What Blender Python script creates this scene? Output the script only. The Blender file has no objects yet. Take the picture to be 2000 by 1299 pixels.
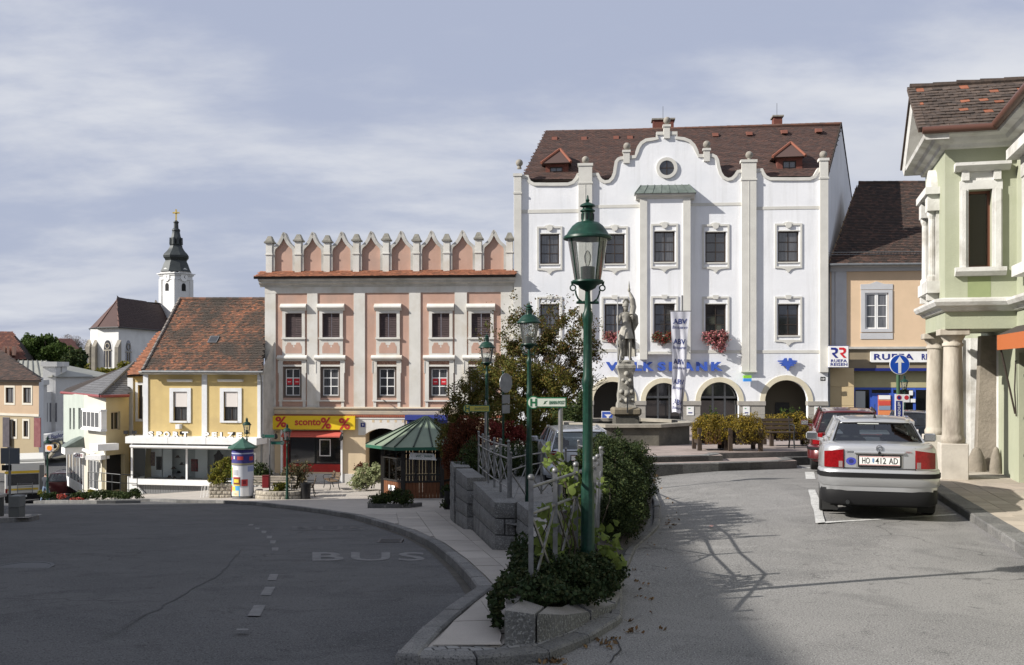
import bpy,bmesh,math,random
import numpy as np
from mathutils import Vector,Matrix,noise as mnoise
random.seed(7)
SC=bpy.context.scene
COL=SC.collection
PI=math.pi
EYE=2.25
FPX=2000.0
cam_d=bpy.data.cameras.new("camera")
cam_d.sensor_width=36.0
cam_d.lens=36.0
cam_d.shift_y=0.03525
cam_d.clip_start=0.1
cam_d.clip_end=6000
cam=bpy.data.objects.new("camera",cam_d)
COL.objects.link(cam)
cam.location=(0,0,EYE)
cam.rotation_euler=(PI/2,0,0)
SC.camera=cam
SUN=Vector((-1.0,-0.31,0.64)).normalized()
SUN_EL=math.asin(SUN.z)
SUN_AZ=math.atan2(SUN.x,SUN.y)
sun_d=bpy.data.lights.new("sun",'SUN')
sun_d.energy=5.0
sun_d.angle=math.radians(0.53)
sun_d.color=(1.0,0.95,0.88)
sun=bpy.data.objects.new("sun",sun_d)
COL.objects.link(sun)
sun.location=(-30,-10,30)
sun.rotation_euler=(-SUN).to_track_quat('-Z','Y').to_euler()
world=bpy.data.worlds.new("World")
SC.world=world
world.use_nodes=True
nt=world.node_tree
nt.nodes.clear()
N=nt.nodes.new
L=nt.links.new
w_out=N('ShaderNodeOutputWorld')
w_bg=N('ShaderNodeBackground')
w_bg.inputs['Strength'].default_value=0.1
sky=N('ShaderNodeTexSky')
sky.sky_type='NISHITA'
sky.sun_disc=False
sky.sun_elevation=SUN_EL
sky.sun_rotation=SUN_AZ
sky.altitude=400
sky.air_density=1.2
sky.dust_density=1.5
tc=N('ShaderNodeTexCoord')
sep=N('ShaderNodeSeparateXYZ')
L(tc.outputs['Generated'],sep.inputs[0])
zz=N('ShaderNodeMath');zz.operation='MAXIMUM'
L(sep.outputs['Z'],zz.inputs[0]);zz.inputs[1].default_value=0.0
za=N('ShaderNodeMath');za.operation='ADD'
L(zz.outputs[0],za.inputs[0]);za.inputs[1].default_value=0.22
dx=N('ShaderNodeMath');dx.operation='DIVIDE'
L(sep.outputs['X'],dx.inputs[0]);L(za.outputs[0],dx.inputs[1])
dy=N('ShaderNodeMath');dy.operation='DIVIDE'
L(sep.outputs['Y'],dy.inputs[0]);L(za.outputs[0],dy.inputs[1])
cmb=N('ShaderNodeCombineXYZ')
L(dx.outputs[0],cmb.inputs[0]);L(dy.outputs[0],cmb.inputs[1])
mp=N('ShaderNodeMapping')
mp.inputs['Scale'].default_value=(0.66,1.0,1.0)
mp.inputs['Rotation'].default_value=(0,0,math.radians(9))
mp.inputs['Location'].default_value=(1.9,0.7,0.0)
L(cmb.outputs[0],mp.inputs[0])
n1=N('ShaderNodeTexNoise')
n1.inputs['Scale'].default_value=1.55
n1.inputs['Detail'].default_value=7
n1.inputs['Roughness'].default_value=0.58
n1.inputs['Distortion'].default_value=0.15
L(mp.outputs[0],n1.inputs['Vector'])
r1=N('ShaderNodeMapRange')
r1.interpolation_type='SMOOTHSTEP'
r1.inputs['From Min'].default_value=0.41
r1.inputs['From Max'].default_value=0.66
L(n1.outputs['Fac'],r1.inputs['Value'])
n2=N('ShaderNodeTexNoise')
n2.inputs['Scale'].default_value=2.1
n2.inputs['Detail'].default_value=4
L(mp.outputs[0],n2.inputs['Vector'])
skm=N('ShaderNodeMix');skm.data_type='RGBA';skm.blend_type='MULTIPLY'
skm.inputs[0].default_value=1.0
L(sky.outputs[0],skm.inputs[6])
SKY_TINT=(0.62,0.62,0.70,1)
skm.inputs[7].default_value=SKY_TINT
veil=N('ShaderNodeMix');veil.data_type='RGBA'
veil.inputs[0].default_value=0.9
L(skm.outputs[2],veil.inputs[6])
veil.inputs[7].default_value=(3.1,3.42,4.4,1)
ccol=N('ShaderNodeMix');ccol.data_type='RGBA'
L(n2.outputs['Fac'],ccol.inputs[0])
ccol.inputs[6].default_value=(3.5,3.75,4.45,1)
ccol.inputs[7].default_value=(5.8,5.9,6.1,1)
skc=N('ShaderNodeMix');skc.data_type='RGBA'
L(r1.outputs[0],skc.inputs[0])
L(veil.outputs[2],skc.inputs[6])
L(ccol.outputs[2],skc.inputs[7])
L(skc.outputs[2],w_bg.inputs['Color'])
L(w_bg.outputs[0],w_out.inputs['Surface'])
SC.view_settings.view_transform='Standard'
SC.view_settings.look='None'
SC.view_settings.exposure=0.55
SC.view_settings.gamma=1.0
SC.view_settings.use_curve_mapping=False
SC.render.engine='CYCLES'
try:
 SC.cycles.max_bounces=6
 SC.cycles.diffuse_bounces=3
 SC.cycles.glossy_bounces=3
 SC.cycles.transmission_bounces=4
 SC.cycles.transparent_max_bounces=10
 SC.cycles.use_denoising=True
except Exception:
 pass
def lin(r,g,b):
 f=lambda c:(c/255/12.92) if c/255<=0.04045 else((c/255+0.055)/1.055)**2.4
 return(f(r),f(g),f(b))
MATS={}
def mat(name,c,c2=None,scale=2.0,rough=0.8,bump=0.0,bscale=60.0,metal=0.0,spec=0.4,rand=0.0,island=None,speck=None,speck_scale=90.0,fac=1.0,stretch=None,coat=0.0,transl=0.0,emit=0.0,c3=None,scale3=0.4,streak=None):
 if name in MATS:
  return MATS[name]
 m=bpy.data.materials.new(name)
 m.use_nodes=True
 t=m.node_tree
 b=t.nodes['Principled BSDF']
 out=t.nodes['Material Output']
 b.inputs['Roughness'].default_value=rough
 b.inputs['Metallic'].default_value=metal
 b.inputs['Specular IOR Level'].default_value=spec
 if coat:
  b.inputs['Coat Weight'].default_value=coat
  b.inputs['Coat Roughness'].default_value=0.05
 g=t.nodes.new('ShaderNodeNewGeometry')
 vec=g.outputs['Position']
 if stretch:
  mpn=t.nodes.new('ShaderNodeMapping')
  mpn.inputs['Scale'].default_value=stretch
  t.links.new(vec,mpn.inputs[0])
  vec=mpn.outputs[0]
 def rgba(c):
  return(c[0],c[1],c[2],1.0)
 def noise(sc,det=5,ro=0.6):
  n=t.nodes.new('ShaderNodeTexNoise')
  n.inputs['Scale'].default_value=sc
  n.inputs['Detail'].default_value=det
  n.inputs['Roughness'].default_value=ro
  t.links.new(vec,n.inputs['Vector'])
  return n
 def mix(fsock,a,bb):
  x=t.nodes.new('ShaderNodeMix')
  x.data_type='RGBA'
  if hasattr(fsock,'links'):
   t.links.new(fsock,x.inputs[0])
  else:
   x.inputs[0].default_value=fsock
  for i,v in((6,a),(7,bb)):
   if isinstance(v,tuple):
    x.inputs[i].default_value=rgba(v)
   else:
    t.links.new(v,x.inputs[i])
  return x.outputs[2]
 def rng(sock,a,bb):
  r=t.nodes.new('ShaderNodeMapRange')
  r.inputs['From Min'].default_value=a
  r.inputs['From Max'].default_value=bb
  t.links.new(sock,r.inputs['Value'])
  return r.outputs[0]
 cur=c
 if island:
  ramp=t.nodes.new('ShaderNodeValToRGB')
  el=ramp.color_ramp.elements
  k=len(island)
  while len(el)<k:
   el.new(0.5)
  for i,cc in enumerate(island):
   el[i].position=i/max(1,k-1)
   el[i].color=rgba(cc)
  t.links.new(g.outputs['Random Per Island'],ramp.inputs[0])
  cur=ramp.outputs[0]
  if c2:
   n=noise(scale)
   cur=mix(rng(n.outputs['Fac'],0.42,0.62),cur,c2)
 elif c2:
  n=noise(scale)
  cur=mix(rng(n.outputs['Fac'],0.36,0.66),c,c2)
 if c3:
  n=noise(scale3,4)
  cur=mix(rng(n.outputs['Fac'],0.5,0.68),cur,c3)
 if streak:
  ms=t.nodes.new('ShaderNodeMapping')
  ms.inputs['Scale'].default_value=(2.6,2.6,0.16)
  t.links.new(g.outputs['Position'],ms.inputs[0])
  ns=t.nodes.new('ShaderNodeTexNoise')
  ns.inputs['Scale'].default_value=1.0
  ns.inputs['Detail'].default_value=6
  ns.inputs['Roughness'].default_value=0.65
  t.links.new(ms.outputs[0],ns.inputs['Vector'])
  mr=t.nodes.new('ShaderNodeMapRange')
  mr.inputs['From Min'].default_value=0.50
  mr.inputs['From Max'].default_value=0.78
  mr.inputs['To Max'].default_value=streak[1]
  t.links.new(ns.outputs['Fac'],mr.inputs['Value'])
  cur=mix(mr.outputs[0],cur,streak[0])
 if speck:
  n=noise(speck_scale,2,0.7)
  cur=mix(rng(n.outputs['Fac'],0.52,0.64),cur,speck)
 if rand:
  oi=t.nodes.new('ShaderNodeObjectInfo')
  hs=t.nodes.new('ShaderNodeHueSaturation')
  mr=t.nodes.new('ShaderNodeMapRange')
  mr.inputs['To Min'].default_value=1-rand
  mr.inputs['To Max'].default_value=1+rand
  t.links.new(oi.outputs['Random'],mr.inputs['Value'])
  t.links.new(mr.outputs[0],hs.inputs['Value'])
  if isinstance(cur,tuple):
   hs.inputs['Color'].default_value=rgba(cur)
  else:
   t.links.new(cur,hs.inputs['Color'])
  cur=hs.outputs[0]
 if isinstance(cur,tuple):
  b.inputs['Base Color'].default_value=rgba(cur)
 else:
  t.links.new(cur,b.inputs['Base Color'])
 if bump:
  n=noise(bscale,3,0.6)
  bp=t.nodes.new('ShaderNodeBump')
  bp.inputs['Strength'].default_value=min(1.0,bump)
  bp.inputs['Distance'].default_value=0.02
  t.links.new(n.outputs['Fac'],bp.inputs['Height'])
  t.links.new(bp.outputs[0],b.inputs['Normal'])
 if emit:
  b.inputs['Emission Color'].default_value=rgba(c)
  b.inputs['Emission Strength'].default_value=emit
 if transl:
  tr=t.nodes.new('ShaderNodeBsdfTranslucent')
  if isinstance(cur,tuple):
   tr.inputs[0].default_value=rgba(cur)
  else:
   t.links.new(cur,tr.inputs[0])
  mx=t.nodes.new('ShaderNodeMixShader')
  mx.inputs[0].default_value=transl
  t.links.new(b.outputs[0],mx.inputs[1])
  t.links.new(tr.outputs[0],mx.inputs[2])
  t.links.new(mx.outputs[0],out.inputs['Surface'])
 MATS[name]=m
 return m
def glass_mat(name,tint=(0.9,0.95,0.95),gloss=0.12,rough=0.02,opac=0.0,dark=(0.02,0.02,0.02)):
 if name in MATS:
  return MATS[name]
 m=bpy.data.materials.new(name)
 m.use_nodes=True
 t=m.node_tree
 t.nodes.clear()
 out=t.nodes.new('ShaderNodeOutputMaterial')
 tr=t.nodes.new('ShaderNodeBsdfTransparent')
 tr.inputs[0].default_value=(*tint,1)
 gl=t.nodes.new('ShaderNodeBsdfGlossy')
 gl.inputs['Roughness'].default_value=rough
 fr=t.nodes.new('ShaderNodeFresnel')
 fr.inputs[0].default_value=1.5
 ad=t.nodes.new('ShaderNodeMath');ad.operation='ADD'
 ad.inputs[1].default_value=gloss*0.5
 t.links.new(fr.outputs[0],ad.inputs[0])
 mx=t.nodes.new('ShaderNodeMixShader')
 t.links.new(ad.outputs[0],mx.inputs[0])
 t.links.new(tr.outputs[0],mx.inputs[1])
 t.links.new(gl.outputs[0],mx.inputs[2])
 last=mx
 if opac:
  df=t.nodes.new('ShaderNodeBsdfDiffuse')
  df.inputs[0].default_value=(*dark,1)
  m2=t.nodes.new('ShaderNodeMixShader')
  m2.inputs[0].default_value=opac
  t.links.new(mx.outputs[0],m2.inputs[1])
  t.links.new(df.outputs[0],m2.inputs[2])
  last=m2
 t.links.new(last.outputs[0],out.inputs['Surface'])
 MATS[name]=m
 return m
def asphalt_mat(name,base,light,dark):
 m=bpy.data.materials.new(name)
 m.use_nodes=True
 t=m.node_tree
 b=t.nodes['Principled BSDF']
 b.inputs['Roughness'].default_value=0.88
 b.inputs['Specular IOR Level'].default_value=0.3
 g=t.nodes.new('ShaderNodeNewGeometry')
 def nz(sc,det,lo,hi,dist=0.0):
  n=t.nodes.new('ShaderNodeTexNoise')
  n.inputs['Scale'].default_value=sc
  n.inputs['Detail'].default_value=det
  n.inputs['Distortion'].default_value=dist
  t.links.new(g.outputs['Position'],n.inputs['Vector'])
  r=t.nodes.new('ShaderNodeMapRange')
  r.inputs['From Min'].default_value=lo
  r.inputs['From Max'].default_value=hi
  t.links.new(n.outputs['Fac'],r.inputs['Value'])
  return r.outputs[0],n
 def mix(f,a,bb):
  x=t.nodes.new('ShaderNodeMix');x.data_type='RGBA'
  t.links.new(f,x.inputs[0])
  for i,v in((6,a),(7,bb)):
   if isinstance(v,tuple):
    x.inputs[i].default_value=(*v,1)
   else:
    t.links.new(v,x.inputs[i])
  return x.outputs[2]
 f1,_=nz(0.30,7,0.38,0.62,1.0)
 c=mix(f1,base,light)
 f2,_=nz(1.1,7,0.52,0.70,0.8)
 c=mix(f2,c,dark)
 f5,_=nz(3.4,4,0.62,0.74,0.6)
 c=mix(f5,c,tuple(0.72*k for k in dark))
 f6,_=nz(0.75,3,0.55,0.75,2.0)
 c=mix(f6,c,tuple(1.12*k for k in light))
 f3,n3=nz(75,2,0.48,0.66)
 c=mix(f3,c,tuple(min(1,1.55*k) for k in light))
 f4,_=nz(48,2,0.58,0.70)
 c=mix(f4,c,tuple(0.45*k for k in dark))
 vo=t.nodes.new('ShaderNodeTexVoronoi')
 vo.feature='DISTANCE_TO_EDGE'
 vo.inputs['Scale'].default_value=0.33
 wn=t.nodes.new('ShaderNodeTexNoise')
 wn.inputs['Scale'].default_value=1.4
 wn.inputs['Detail'].default_value=6
 t.links.new(g.outputs['Position'],wn.inputs['Vector'])
 mv=t.nodes.new('ShaderNodeVectorMath');mv.operation='MULTIPLY_ADD'
 mv.inputs[1].default_value=(0.8,0.8,0.8)
 t.links.new(wn.outputs['Color'],mv.inputs[0])
 t.links.new(g.outputs['Position'],mv.inputs[2])
 t.links.new(mv.outputs[0],vo.inputs['Vector'])
 cr=t.nodes.new('ShaderNodeMapRange')
 cr.inputs['From Min'].default_value=0.0
 cr.inputs['From Max'].default_value=0.006
 cr.inputs['To Min'].default_value=0.7
 cr.inputs['To Max'].default_value=0.0
 t.links.new(vo.outputs['Distance'],cr.inputs['Value'])
 z,_=nz(0.22,2,0.52,0.56)
 mu=t.nodes.new('ShaderNodeMath');mu.operation='MULTIPLY'
 t.links.new(cr.outputs[0],mu.inputs[0]);t.links.new(z,mu.inputs[1])
 c=mix(mu.outputs[0],c,tuple(0.3*k for k in dark))
 t.links.new(c,b.inputs['Base Color'])
 bp=t.nodes.new('ShaderNodeBump')
 bp.inputs['Strength'].default_value=0.5
 bp.inputs['Distance'].default_value=0.006
 t.links.new(n3.outputs['Fac'],bp.inputs['Height'])
 t.links.new(bp.outputs[0],b.inputs['Normal'])
 MATS[name]=m
 return m
def link(o,parent=None):
 COL.objects.link(o)
 if parent is not None:
  o.parent=parent
 return o
def finish(me,mats,smooth=None):
 for m in(mats if isinstance(mats,(list,tuple)) else[mats]):
  me.materials.append(m)
 if smooth is not None:
  me.polygons.foreach_set('use_smooth',[True]*len(me.polygons))
  if smooth<179:
   me.set_sharp_from_angle(angle=math.radians(smooth))
class MB:
 def __init__(s):
  s.v=[];s.f=[];s.mi=[]
 def add(s,vs,fs,mi=0):
  o=len(s.v)
  s.v+=[tuple(p) for p in vs]
  for f in fs:
   s.f.append(tuple(i+o for i in f));s.mi.append(mi)
  return s
 def box(s,x0,x1,y0,y1,z0,z1,mi=0):
  if x0>x1:x0,x1=x1,x0
  if y0>y1:y0,y1=y1,y0
  if z0>z1:z0,z1=z1,z0
  return s.add([(x0,y0,z0),(x1,y0,z0),(x1,y1,z0),(x0,y1,z0),(x0,y0,z1),(x1,y0,z1),(x1,y1,z1),(x0,y1,z1)],[(0,3,2,1),(4,5,6,7),(0,1,5,4),(1,2,6,5),(2,3,7,6),(3,0,4,7)],mi)
 def hexa(s,p,mi=0):
  return s.add(p,[(0,3,2,1),(4,5,6,7),(0,1,5,4),(1,2,6,5),(2,3,7,6),(3,0,4,7)],mi)
 def cbox(s,x0,x1,y0,y1,z0,z1,c=0.01,mi=0):
  o=[]
  for X,sx in((x0,1),(x1,-1)):
   for Y,sy in((y0,1),(y1,-1)):
    for Z,sz in((z0,1),(z1,-1)):
     o+=[(X,Y+sy*c,Z+sz*c),(X+sx*c,Y,Z+sz*c),(X+sx*c,Y+sy*c,Z)]
  bm=bmesh.new()
  vs=[bm.verts.new(p) for p in o]
  bmesh.ops.convex_hull(bm,input=vs)
  bm.verts.index_update()
  s.add([v.co[:] for v in bm.verts],[[v.index for v in f.verts] for f in bm.faces],mi)
  bm.free()
  return s
 def prism(s,poly,axis,a,b,mi=0):
  n=len(poly)
  def P(p,t):
   return(p[0],t,p[1]) if axis=='y' else((p[0],p[1],t) if axis=='z' else(t,p[0],p[1]))
  ar=sum(poly[i][0]*poly[(i+1)%n][1]-poly[(i+1)%n][0]*poly[i][1] for i in range(n))
  pl=list(poly) if ar>0 else list(reversed(poly))
  vs=[P(p,a) for p in pl]+[P(p,b) for p in pl]
  fs=[tuple(range(n)),tuple(range(2*n-1,n-1,-1))]
  fs+=[(i,i+n,(i+1)%n+n,(i+1)%n) for i in range(n)]
  return s.add(vs,fs,mi)
 def tube(s,pts,r,n=8,mi=0,caps=True):
  pts=[Vector(p) for p in pts]
  rs=r if isinstance(r,(list,tuple)) else[r]*len(pts)
  base=len(s.v)
  up=Vector((0,0,1))
  prev=None
  for i,p in enumerate(pts):
   d=(pts[min(i+1,len(pts)-1)]-pts[max(i-1,0)])
   if d.length<1e-9:d=Vector((0,0,1))
   d.normalize()
   if prev is None:
    a=d.cross(up)
    if a.length<1e-3:a=d.cross(Vector((1,0,0)))
   else:
    a=prev-d*prev.dot(d)
    if a.length<1e-6:a=d.cross(up)
   a.normalize();prev=a
   b=d.cross(a)
   for k in range(n):
    t=2*PI*k/n
    s.v.append(tuple(p+(a*math.cos(t)+b*math.sin(t))*rs[i]))
  for i in range(len(pts)-1):
   for k in range(n):
    q=base+i*n
    s.f.append((q+k,q+n+k,q+n+(k+1)%n,q+(k+1)%n));s.mi.append(mi)
  if caps:
   s.f.append(tuple(base+k for k in range(n)));s.mi.append(mi)
   q=base+(len(pts)-1)*n
   s.f.append(tuple(q+k for k in reversed(range(n))));s.mi.append(mi)
  return s
 def bar(s,p,q,w,h=None,mi=0):
  h=h or w
  p=Vector(p);q=Vector(q)
  d=(q-p).normalized()
  a=d.cross(Vector((0,0,1)))
  if a.length<1e-3:a=Vector((1,0,0))
  a.normalize();b=a.cross(d)
  a=a*w/2;b=b*h/2
  return s.hexa([p-a-b,p+a-b,q+a-b,q-a-b,p-a+b,p+a+b,q+a+b,q-a+b],mi)
 def lathe(s,prof,n=16,c=(0,0,0),mi=0,sq=None,rot=0.0):
  base=len(s.v)
  for r,z in prof:
   for k in range(n):
    t=2*PI*(k+0.5)/n+rot
    s.v.append((c[0]+r*math.cos(t),c[1]+r*math.sin(t),c[2]+z))
  for i in range(len(prof)-1):
   for k in range(n):
    q=base+i*n
    s.f.append((q+k,q+(k+1)%n,q+n+(k+1)%n,q+n+k));s.mi.append(mi)
  if prof[0][0]>1e-4:
   s.f.append(tuple(base+k for k in reversed(range(n))));s.mi.append(mi)
  if prof[-1][0]>1e-4:
   q=base+(len(prof)-1)*n
   s.f.append(tuple(q+k for k in range(n)));s.mi.append(mi)
  return s
 def ball(s,c,r,n=10,mi=0,sz=1.0):
  m=max(5,n//2+1)
  return s.lathe([(max(1e-5,r*math.sin(PI*i/m)),-r*sz*math.cos(PI*i/m)) for i in range(m+1)],n,c,mi)
 def mesh(s,name):
  me=bpy.data.meshes.new(name)
  me.from_pydata(s.v,[],s.f)
  if any(s.mi):
   me.polygons.foreach_set('material_index',s.mi)
  me.update()
  return me
 def build(s,name,mats,parent=None,smooth=None,recalc=False):
  me=s.mesh(name)
  if recalc:
   bm=bmesh.new();bm.from_mesh(me)
   bmesh.ops.recalc_face_normals(bm,faces=bm.faces)
   bm.to_mesh(me);bm.free()
  finish(me,mats,smooth)
  return link(bpy.data.objects.new(name,me),parent)
 def split(s,name,mats,parent=None,smooth=None,tol=0.006):
  """One object per group of touching shapes."""
  n=len(s.v)
  par=list(range(n))
  def find(i):
   while par[i]!=i:
    par[i]=par[par[i]];i=par[i]
   return i
  for f in s.f:
   a=find(f[0])
   for k in f[1:]:
    par[find(k)]=a
  isl={}
  for i in range(n):
   isl.setdefault(find(i),[]).append(i)
  keys=list(isl)
  co=np.array(s.v)
  lo=np.array([co[isl[k]].min(0) for k in keys])-tol
  hi=np.array([co[isl[k]].max(0) for k in keys])+tol
  g=list(range(len(keys)))
  def fg(i):
   while g[i]!=i:
    g[i]=g[g[i]];i=g[i]
   return i
  for i in range(len(keys)):
   ov=np.all((lo[i]<=hi)&(hi[i]>=lo),axis=1)
   for j in np.nonzero(ov)[0]:
    if j>i:g[fg(int(j))]=fg(i)
  root_of={k:fg(i) for i,k in enumerate(keys)}
  groups={}
  for f,m in zip(s.f,s.mi):
   groups.setdefault(root_of[find(f[0])],[]).append((f,m))
  out=[]
  for k in sorted(groups):
   q=MB();idx={}
   for f,m in groups[k]:
    nf=[]
    for i in f:
     if i not in idx:
      idx[i]=len(q.v);q.v.append(s.v[i])
     nf.append(idx[i])
    q.f.append(tuple(nf));q.mi.append(m)
   out.append(q.build(name,mats,parent,smooth))
  return out
def tag(o,label=None,cat=None,group=None,kind=None):
 if label:o['label']=label
 if cat:o['category']=cat
 if group:o['group']=group
 if kind:o['kind']=kind
 return o
def thing(name,label,cat,loc=(0,0,0),rz=0.0,group=None,kind=None):
 o=bpy.data.objects.new(name,None)
 o.empty_display_size=0.3
 link(o)
 o.location=loc
 o.rotation_euler=(0,0,rz)
 return tag(o,label,cat,group,kind)
def setting(name,loc=(0,0,0)):
 return thing(name,None,None,loc,kind='structure')
def copy_tree(o,parent=None):
 c=o.copy()
 link(c,parent)
 for ch in list(o.children):
  copy_tree(ch,c)
 return c
def piece(name,me,loc,parent,rot=None,scale=None):
 o=bpy.data.objects.new(name,me)
 link(o,parent)
 o.location=loc
 if rot:o.rotation_euler=rot
 if scale:o.scale=scale
 return o
def text_mesh(s,size=1.0,bold=0.0,depth=0.02,shear=0.0,space=1.0):
 cu=bpy.data.curves.new('lettering','FONT')
 cu.body=s
 cu.size=size
 cu.offset=bold*size
 cu.extrude=depth/2
 cu.shear=shear
 cu.space_character=space
 cu.resolution_u=3
 cu.align_x='LEFT'
 ob=bpy.data.objects.new('lettering',cu)
 COL.objects.link(ob)
 dg=bpy.context.evaluated_depsgraph_get()
 dg.update()
 me=bpy.data.meshes.new_from_object(ob.evaluated_get(dg))
 bpy.data.objects.remove(ob)
 bpy.data.curves.remove(cu)
 return me
def text_on(name,s,parent,u0,u1,z0,z1,v,mats,bold=0.02,depth=0.02,shear=0.0,space=1.0,warp=None,side=None):
 """Lettering filling u0..u1 x z0..z1 on the plane y=v of the parent (front towards -y)."""
 me=text_mesh(s,1.0,bold,1.0,shear,space)
 me.materials.clear()
 n=len(me.vertices)
 co=np.empty(n*3);me.vertices.foreach_get('co',co);co=co.reshape(n,3)
 mn=co.min(0);mx=co.max(0)
 out=np.empty_like(co)
 out[:,0]=u0+(co[:,0]-mn[0])/max(1e-6,mx[0]-mn[0])*(u1-u0)
 out[:,2]=z0+(co[:,1]-mn[1])/max(1e-6,mx[1]-mn[1])*(z1-z0)
 out[:,1]=v-(co[:,2]-mn[2])/max(1e-6,mx[2]-mn[2])*depth
 if warp:
  out=np.array([warp(*p) for p in out])
 me.vertices.foreach_set('co',out.ravel())
 me.update()
 finish(me,mats)
 if side:
  me.materials.append(side)
  for p in me.polygons:
   if p.normal.y>-0.7:p.material_index=1
 me.name=name
 return link(bpy.data.objects.new(name,me),parent)
def P(px,py,d):
 return Vector(((px-1000)/FPX*d,d,EYE+(720-py)/FPX*d))
class Fac:
 """A facade plane between two measured corners; local x along it, y into the building, z up."""
 def __init__(s,pl,dl,pr,dr,zb):
  xl=(pl-1000)/FPX*dl;xr=(pr-1000)/FPX*dr
  s.o=Vector((xl,dl,zb))
  s.A=math.atan2(dr-dl,xr-xl)
  s.c=math.cos(s.A);s.s=math.sin(s.A)
  s.w=math.hypot(xr-xl,dr-dl)
 def u(s,px,v=0.0):
  k=(px-1000)/FPX
  return(k*(s.o.y+v*s.c)-s.o.x+v*s.s)/(s.c-k*s.s)
 def z(s,px,py,v=0.0):
  d=s.o.y+s.u(px,v)*s.s+v*s.c
  return EYE+(720-py)/FPX*d-s.o.z
 def rect(s,p0,p1,y0,y1,v=0.0):
  m=(p0+p1)/2
  return(s.u(p0,v),s.u(p1,v),s.z(m,y1,v),s.z(m,y0,v))
 def pt(s,px,py,v=0.0):
  return(s.u(px,v),s.z(px,py,v))
 def root(s,name,label,cat):
  return thing(name,label,cat,s.o,s.A)
def wall(mb,u0,u1,z0,z1,holes=(),v=0.0,depth=0.2,mi=0):
 us=sorted({u0,u1,*[h[0] for h in holes],*[h[1] for h in holes]})
 zs=sorted({z0,z1,*[h[2] for h in holes],*[h[3] for h in holes]})
 us=[u for u in us if u0-1e-6<=u<=u1+1e-6];zs=[z for z in zs if z0-1e-6<=z<=z1+1e-6]
 for i in range(len(us)-1):
  for j in range(len(zs)-1):
   cu=(us[i]+us[i+1])/2;cz=(zs[j]+zs[j+1])/2
   if any(h[0]<cu<h[1] and h[2]<cz<h[3] for h in holes):
    continue
   mb.add([(us[i],v,zs[j]),(us[i+1],v,zs[j]),(us[i+1],v,zs[j+1]),(us[i],v,zs[j+1])],[(0,1,2,3)],mi)
 for a,b,c,d in holes:
  e=v+depth
  mb.add([(a,v,c),(a,v,d),(a,e,d),(a,e,c)],[(0,1,2,3)],mi)
  mb.add([(b,v,c),(b,e,c),(b,e,d),(b,v,d)],[(0,1,2,3)],mi)
  mb.add([(a,v,d),(b,v,d),(b,e,d),(a,e,d)],[(0,1,2,3)],mi)
  mb.add([(a,v,c),(a,e,c),(b,e,c),(b,v,c)],[(0,1,2,3)],mi)
 return mb
def window(parent,r,v,fm,gm,nx=2,ny=2,fr=0.06,bar=0.035,dep=0.05,name='window',rows=None,label=None):
 """Frame mesh plus one pane object per light; r = (u0,u1,z0,z1), v = front plane of the frame."""
 a,b,c,d=r
 mb=MB()
 e=v+dep
 mb.box(a,a+fr,v,e,c,d).box(b-fr,b,v,e,c,d)
 mb.box(a+fr,b-fr,v,e,c,c+fr).box(a+fr,b-fr,v,e,d-fr,d)
 xs=[a+fr+(b-a-2*fr)*i/nx for i in range(nx+1)]
 ys=[c+fr+(d-c-2*fr)*(rows[i] if rows else i/ny) for i in range(ny+1)]
 for x in xs[1:-1]:
  mb.box(x-bar/2,x+bar/2,v+0.004,e-0.004,c+fr,d-fr)
 for y in ys[1:-1]:
  for i in range(nx):
   mb.box(xs[i]+(bar/2 if i else 0),xs[i+1]-(bar/2 if i<nx-1 else 0),v+0.006,e-0.006,y-bar/2,y+bar/2)
 if gm is MATS.get('window_glass') and len(mb.v) and random.random()<.45:
  gm=mat('window_glass_net',(0.03,0.032,0.035),(0.10,0.10,0.105),4.5,rough=0.07,spec=0.9,coat=0.5,stretch=(4,4,.15))
 w=mb.build(name,fm,parent)
 if label:w['label']=label
 for i in range(nx):
  for j in range(ny):
   x0=xs[i]+(bar/2 if i else 0);x1=xs[i+1]-(bar/2 if i<nx-1 else 0)
   y0=ys[j]+(bar/2 if j else 0);y1=ys[j+1]-(bar/2 if j<ny-1 else 0)
   t=random.uniform(-0.004,0.004)
   g=MB().add([(x0,v+0.03+t,y0),(x1,v+0.03-t,y0),(x1,v+0.03-t,y1),(x0,v+0.03+t,y1)],[(0,1,2,3)])
   g.build('pane',gm,w)
 return w
def tiles(parent,o,eu,ev,nu,nv,wu,lv,m,name='roof_tiles',clip=None,th=0.018,seed=1,rag=0.012):
 """Rows of overlapping roof tiles on the plane o + a*eu + b*ev (b up the slope)."""
 rnd=random.Random(seed)
 eu=Vector(eu).normalized();ev=Vector(ev).normalized()
 nn=eu.cross(ev).normalized()
 mb=MB()
 for j in range(nv):
  for i in range(-1,nu+1):
   a0=(i+(0.5 if j%2 else 0))*wu
   b0=j*lv+rnd.uniform(-rag,rag)
   if clip and not clip(a0+wu/2,b0+lv/2):
    continue
   a1=a0+wu*0.96
   b1=b0+lv*1.25
   h=th+0.02+rnd.uniform(0,rag*0.8)
   tw=rnd.uniform(-rag,rag)*0.4
   q=lambda a,b,z:o+eu*a+ev*b+nn*z
   p=[q(a0,b0,h-th+tw),q(a1,b0,h-th-tw),q(a1,b1,0.001),q(a0,b1,0.001),q(a0,b0,h+tw),q(a1,b0,h-tw),q(a1,b1,0.012),q(a0,b1,0.012)]
   mb.add(p,[(4,5,6,7),(0,1,5,4),(1,2,6,5),(3,0,4,7)])
 ob=mb.build(name,m,parent)
 ob['kind']='stuff'
 return ob
asph=asphalt_mat('asphalt_shaded',(0.060,0.061,0.063),(0.085,0.085,0.086),(0.042,0.043,0.045))  # darker copy for the lower road; deeper shade put into the colour
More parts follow.
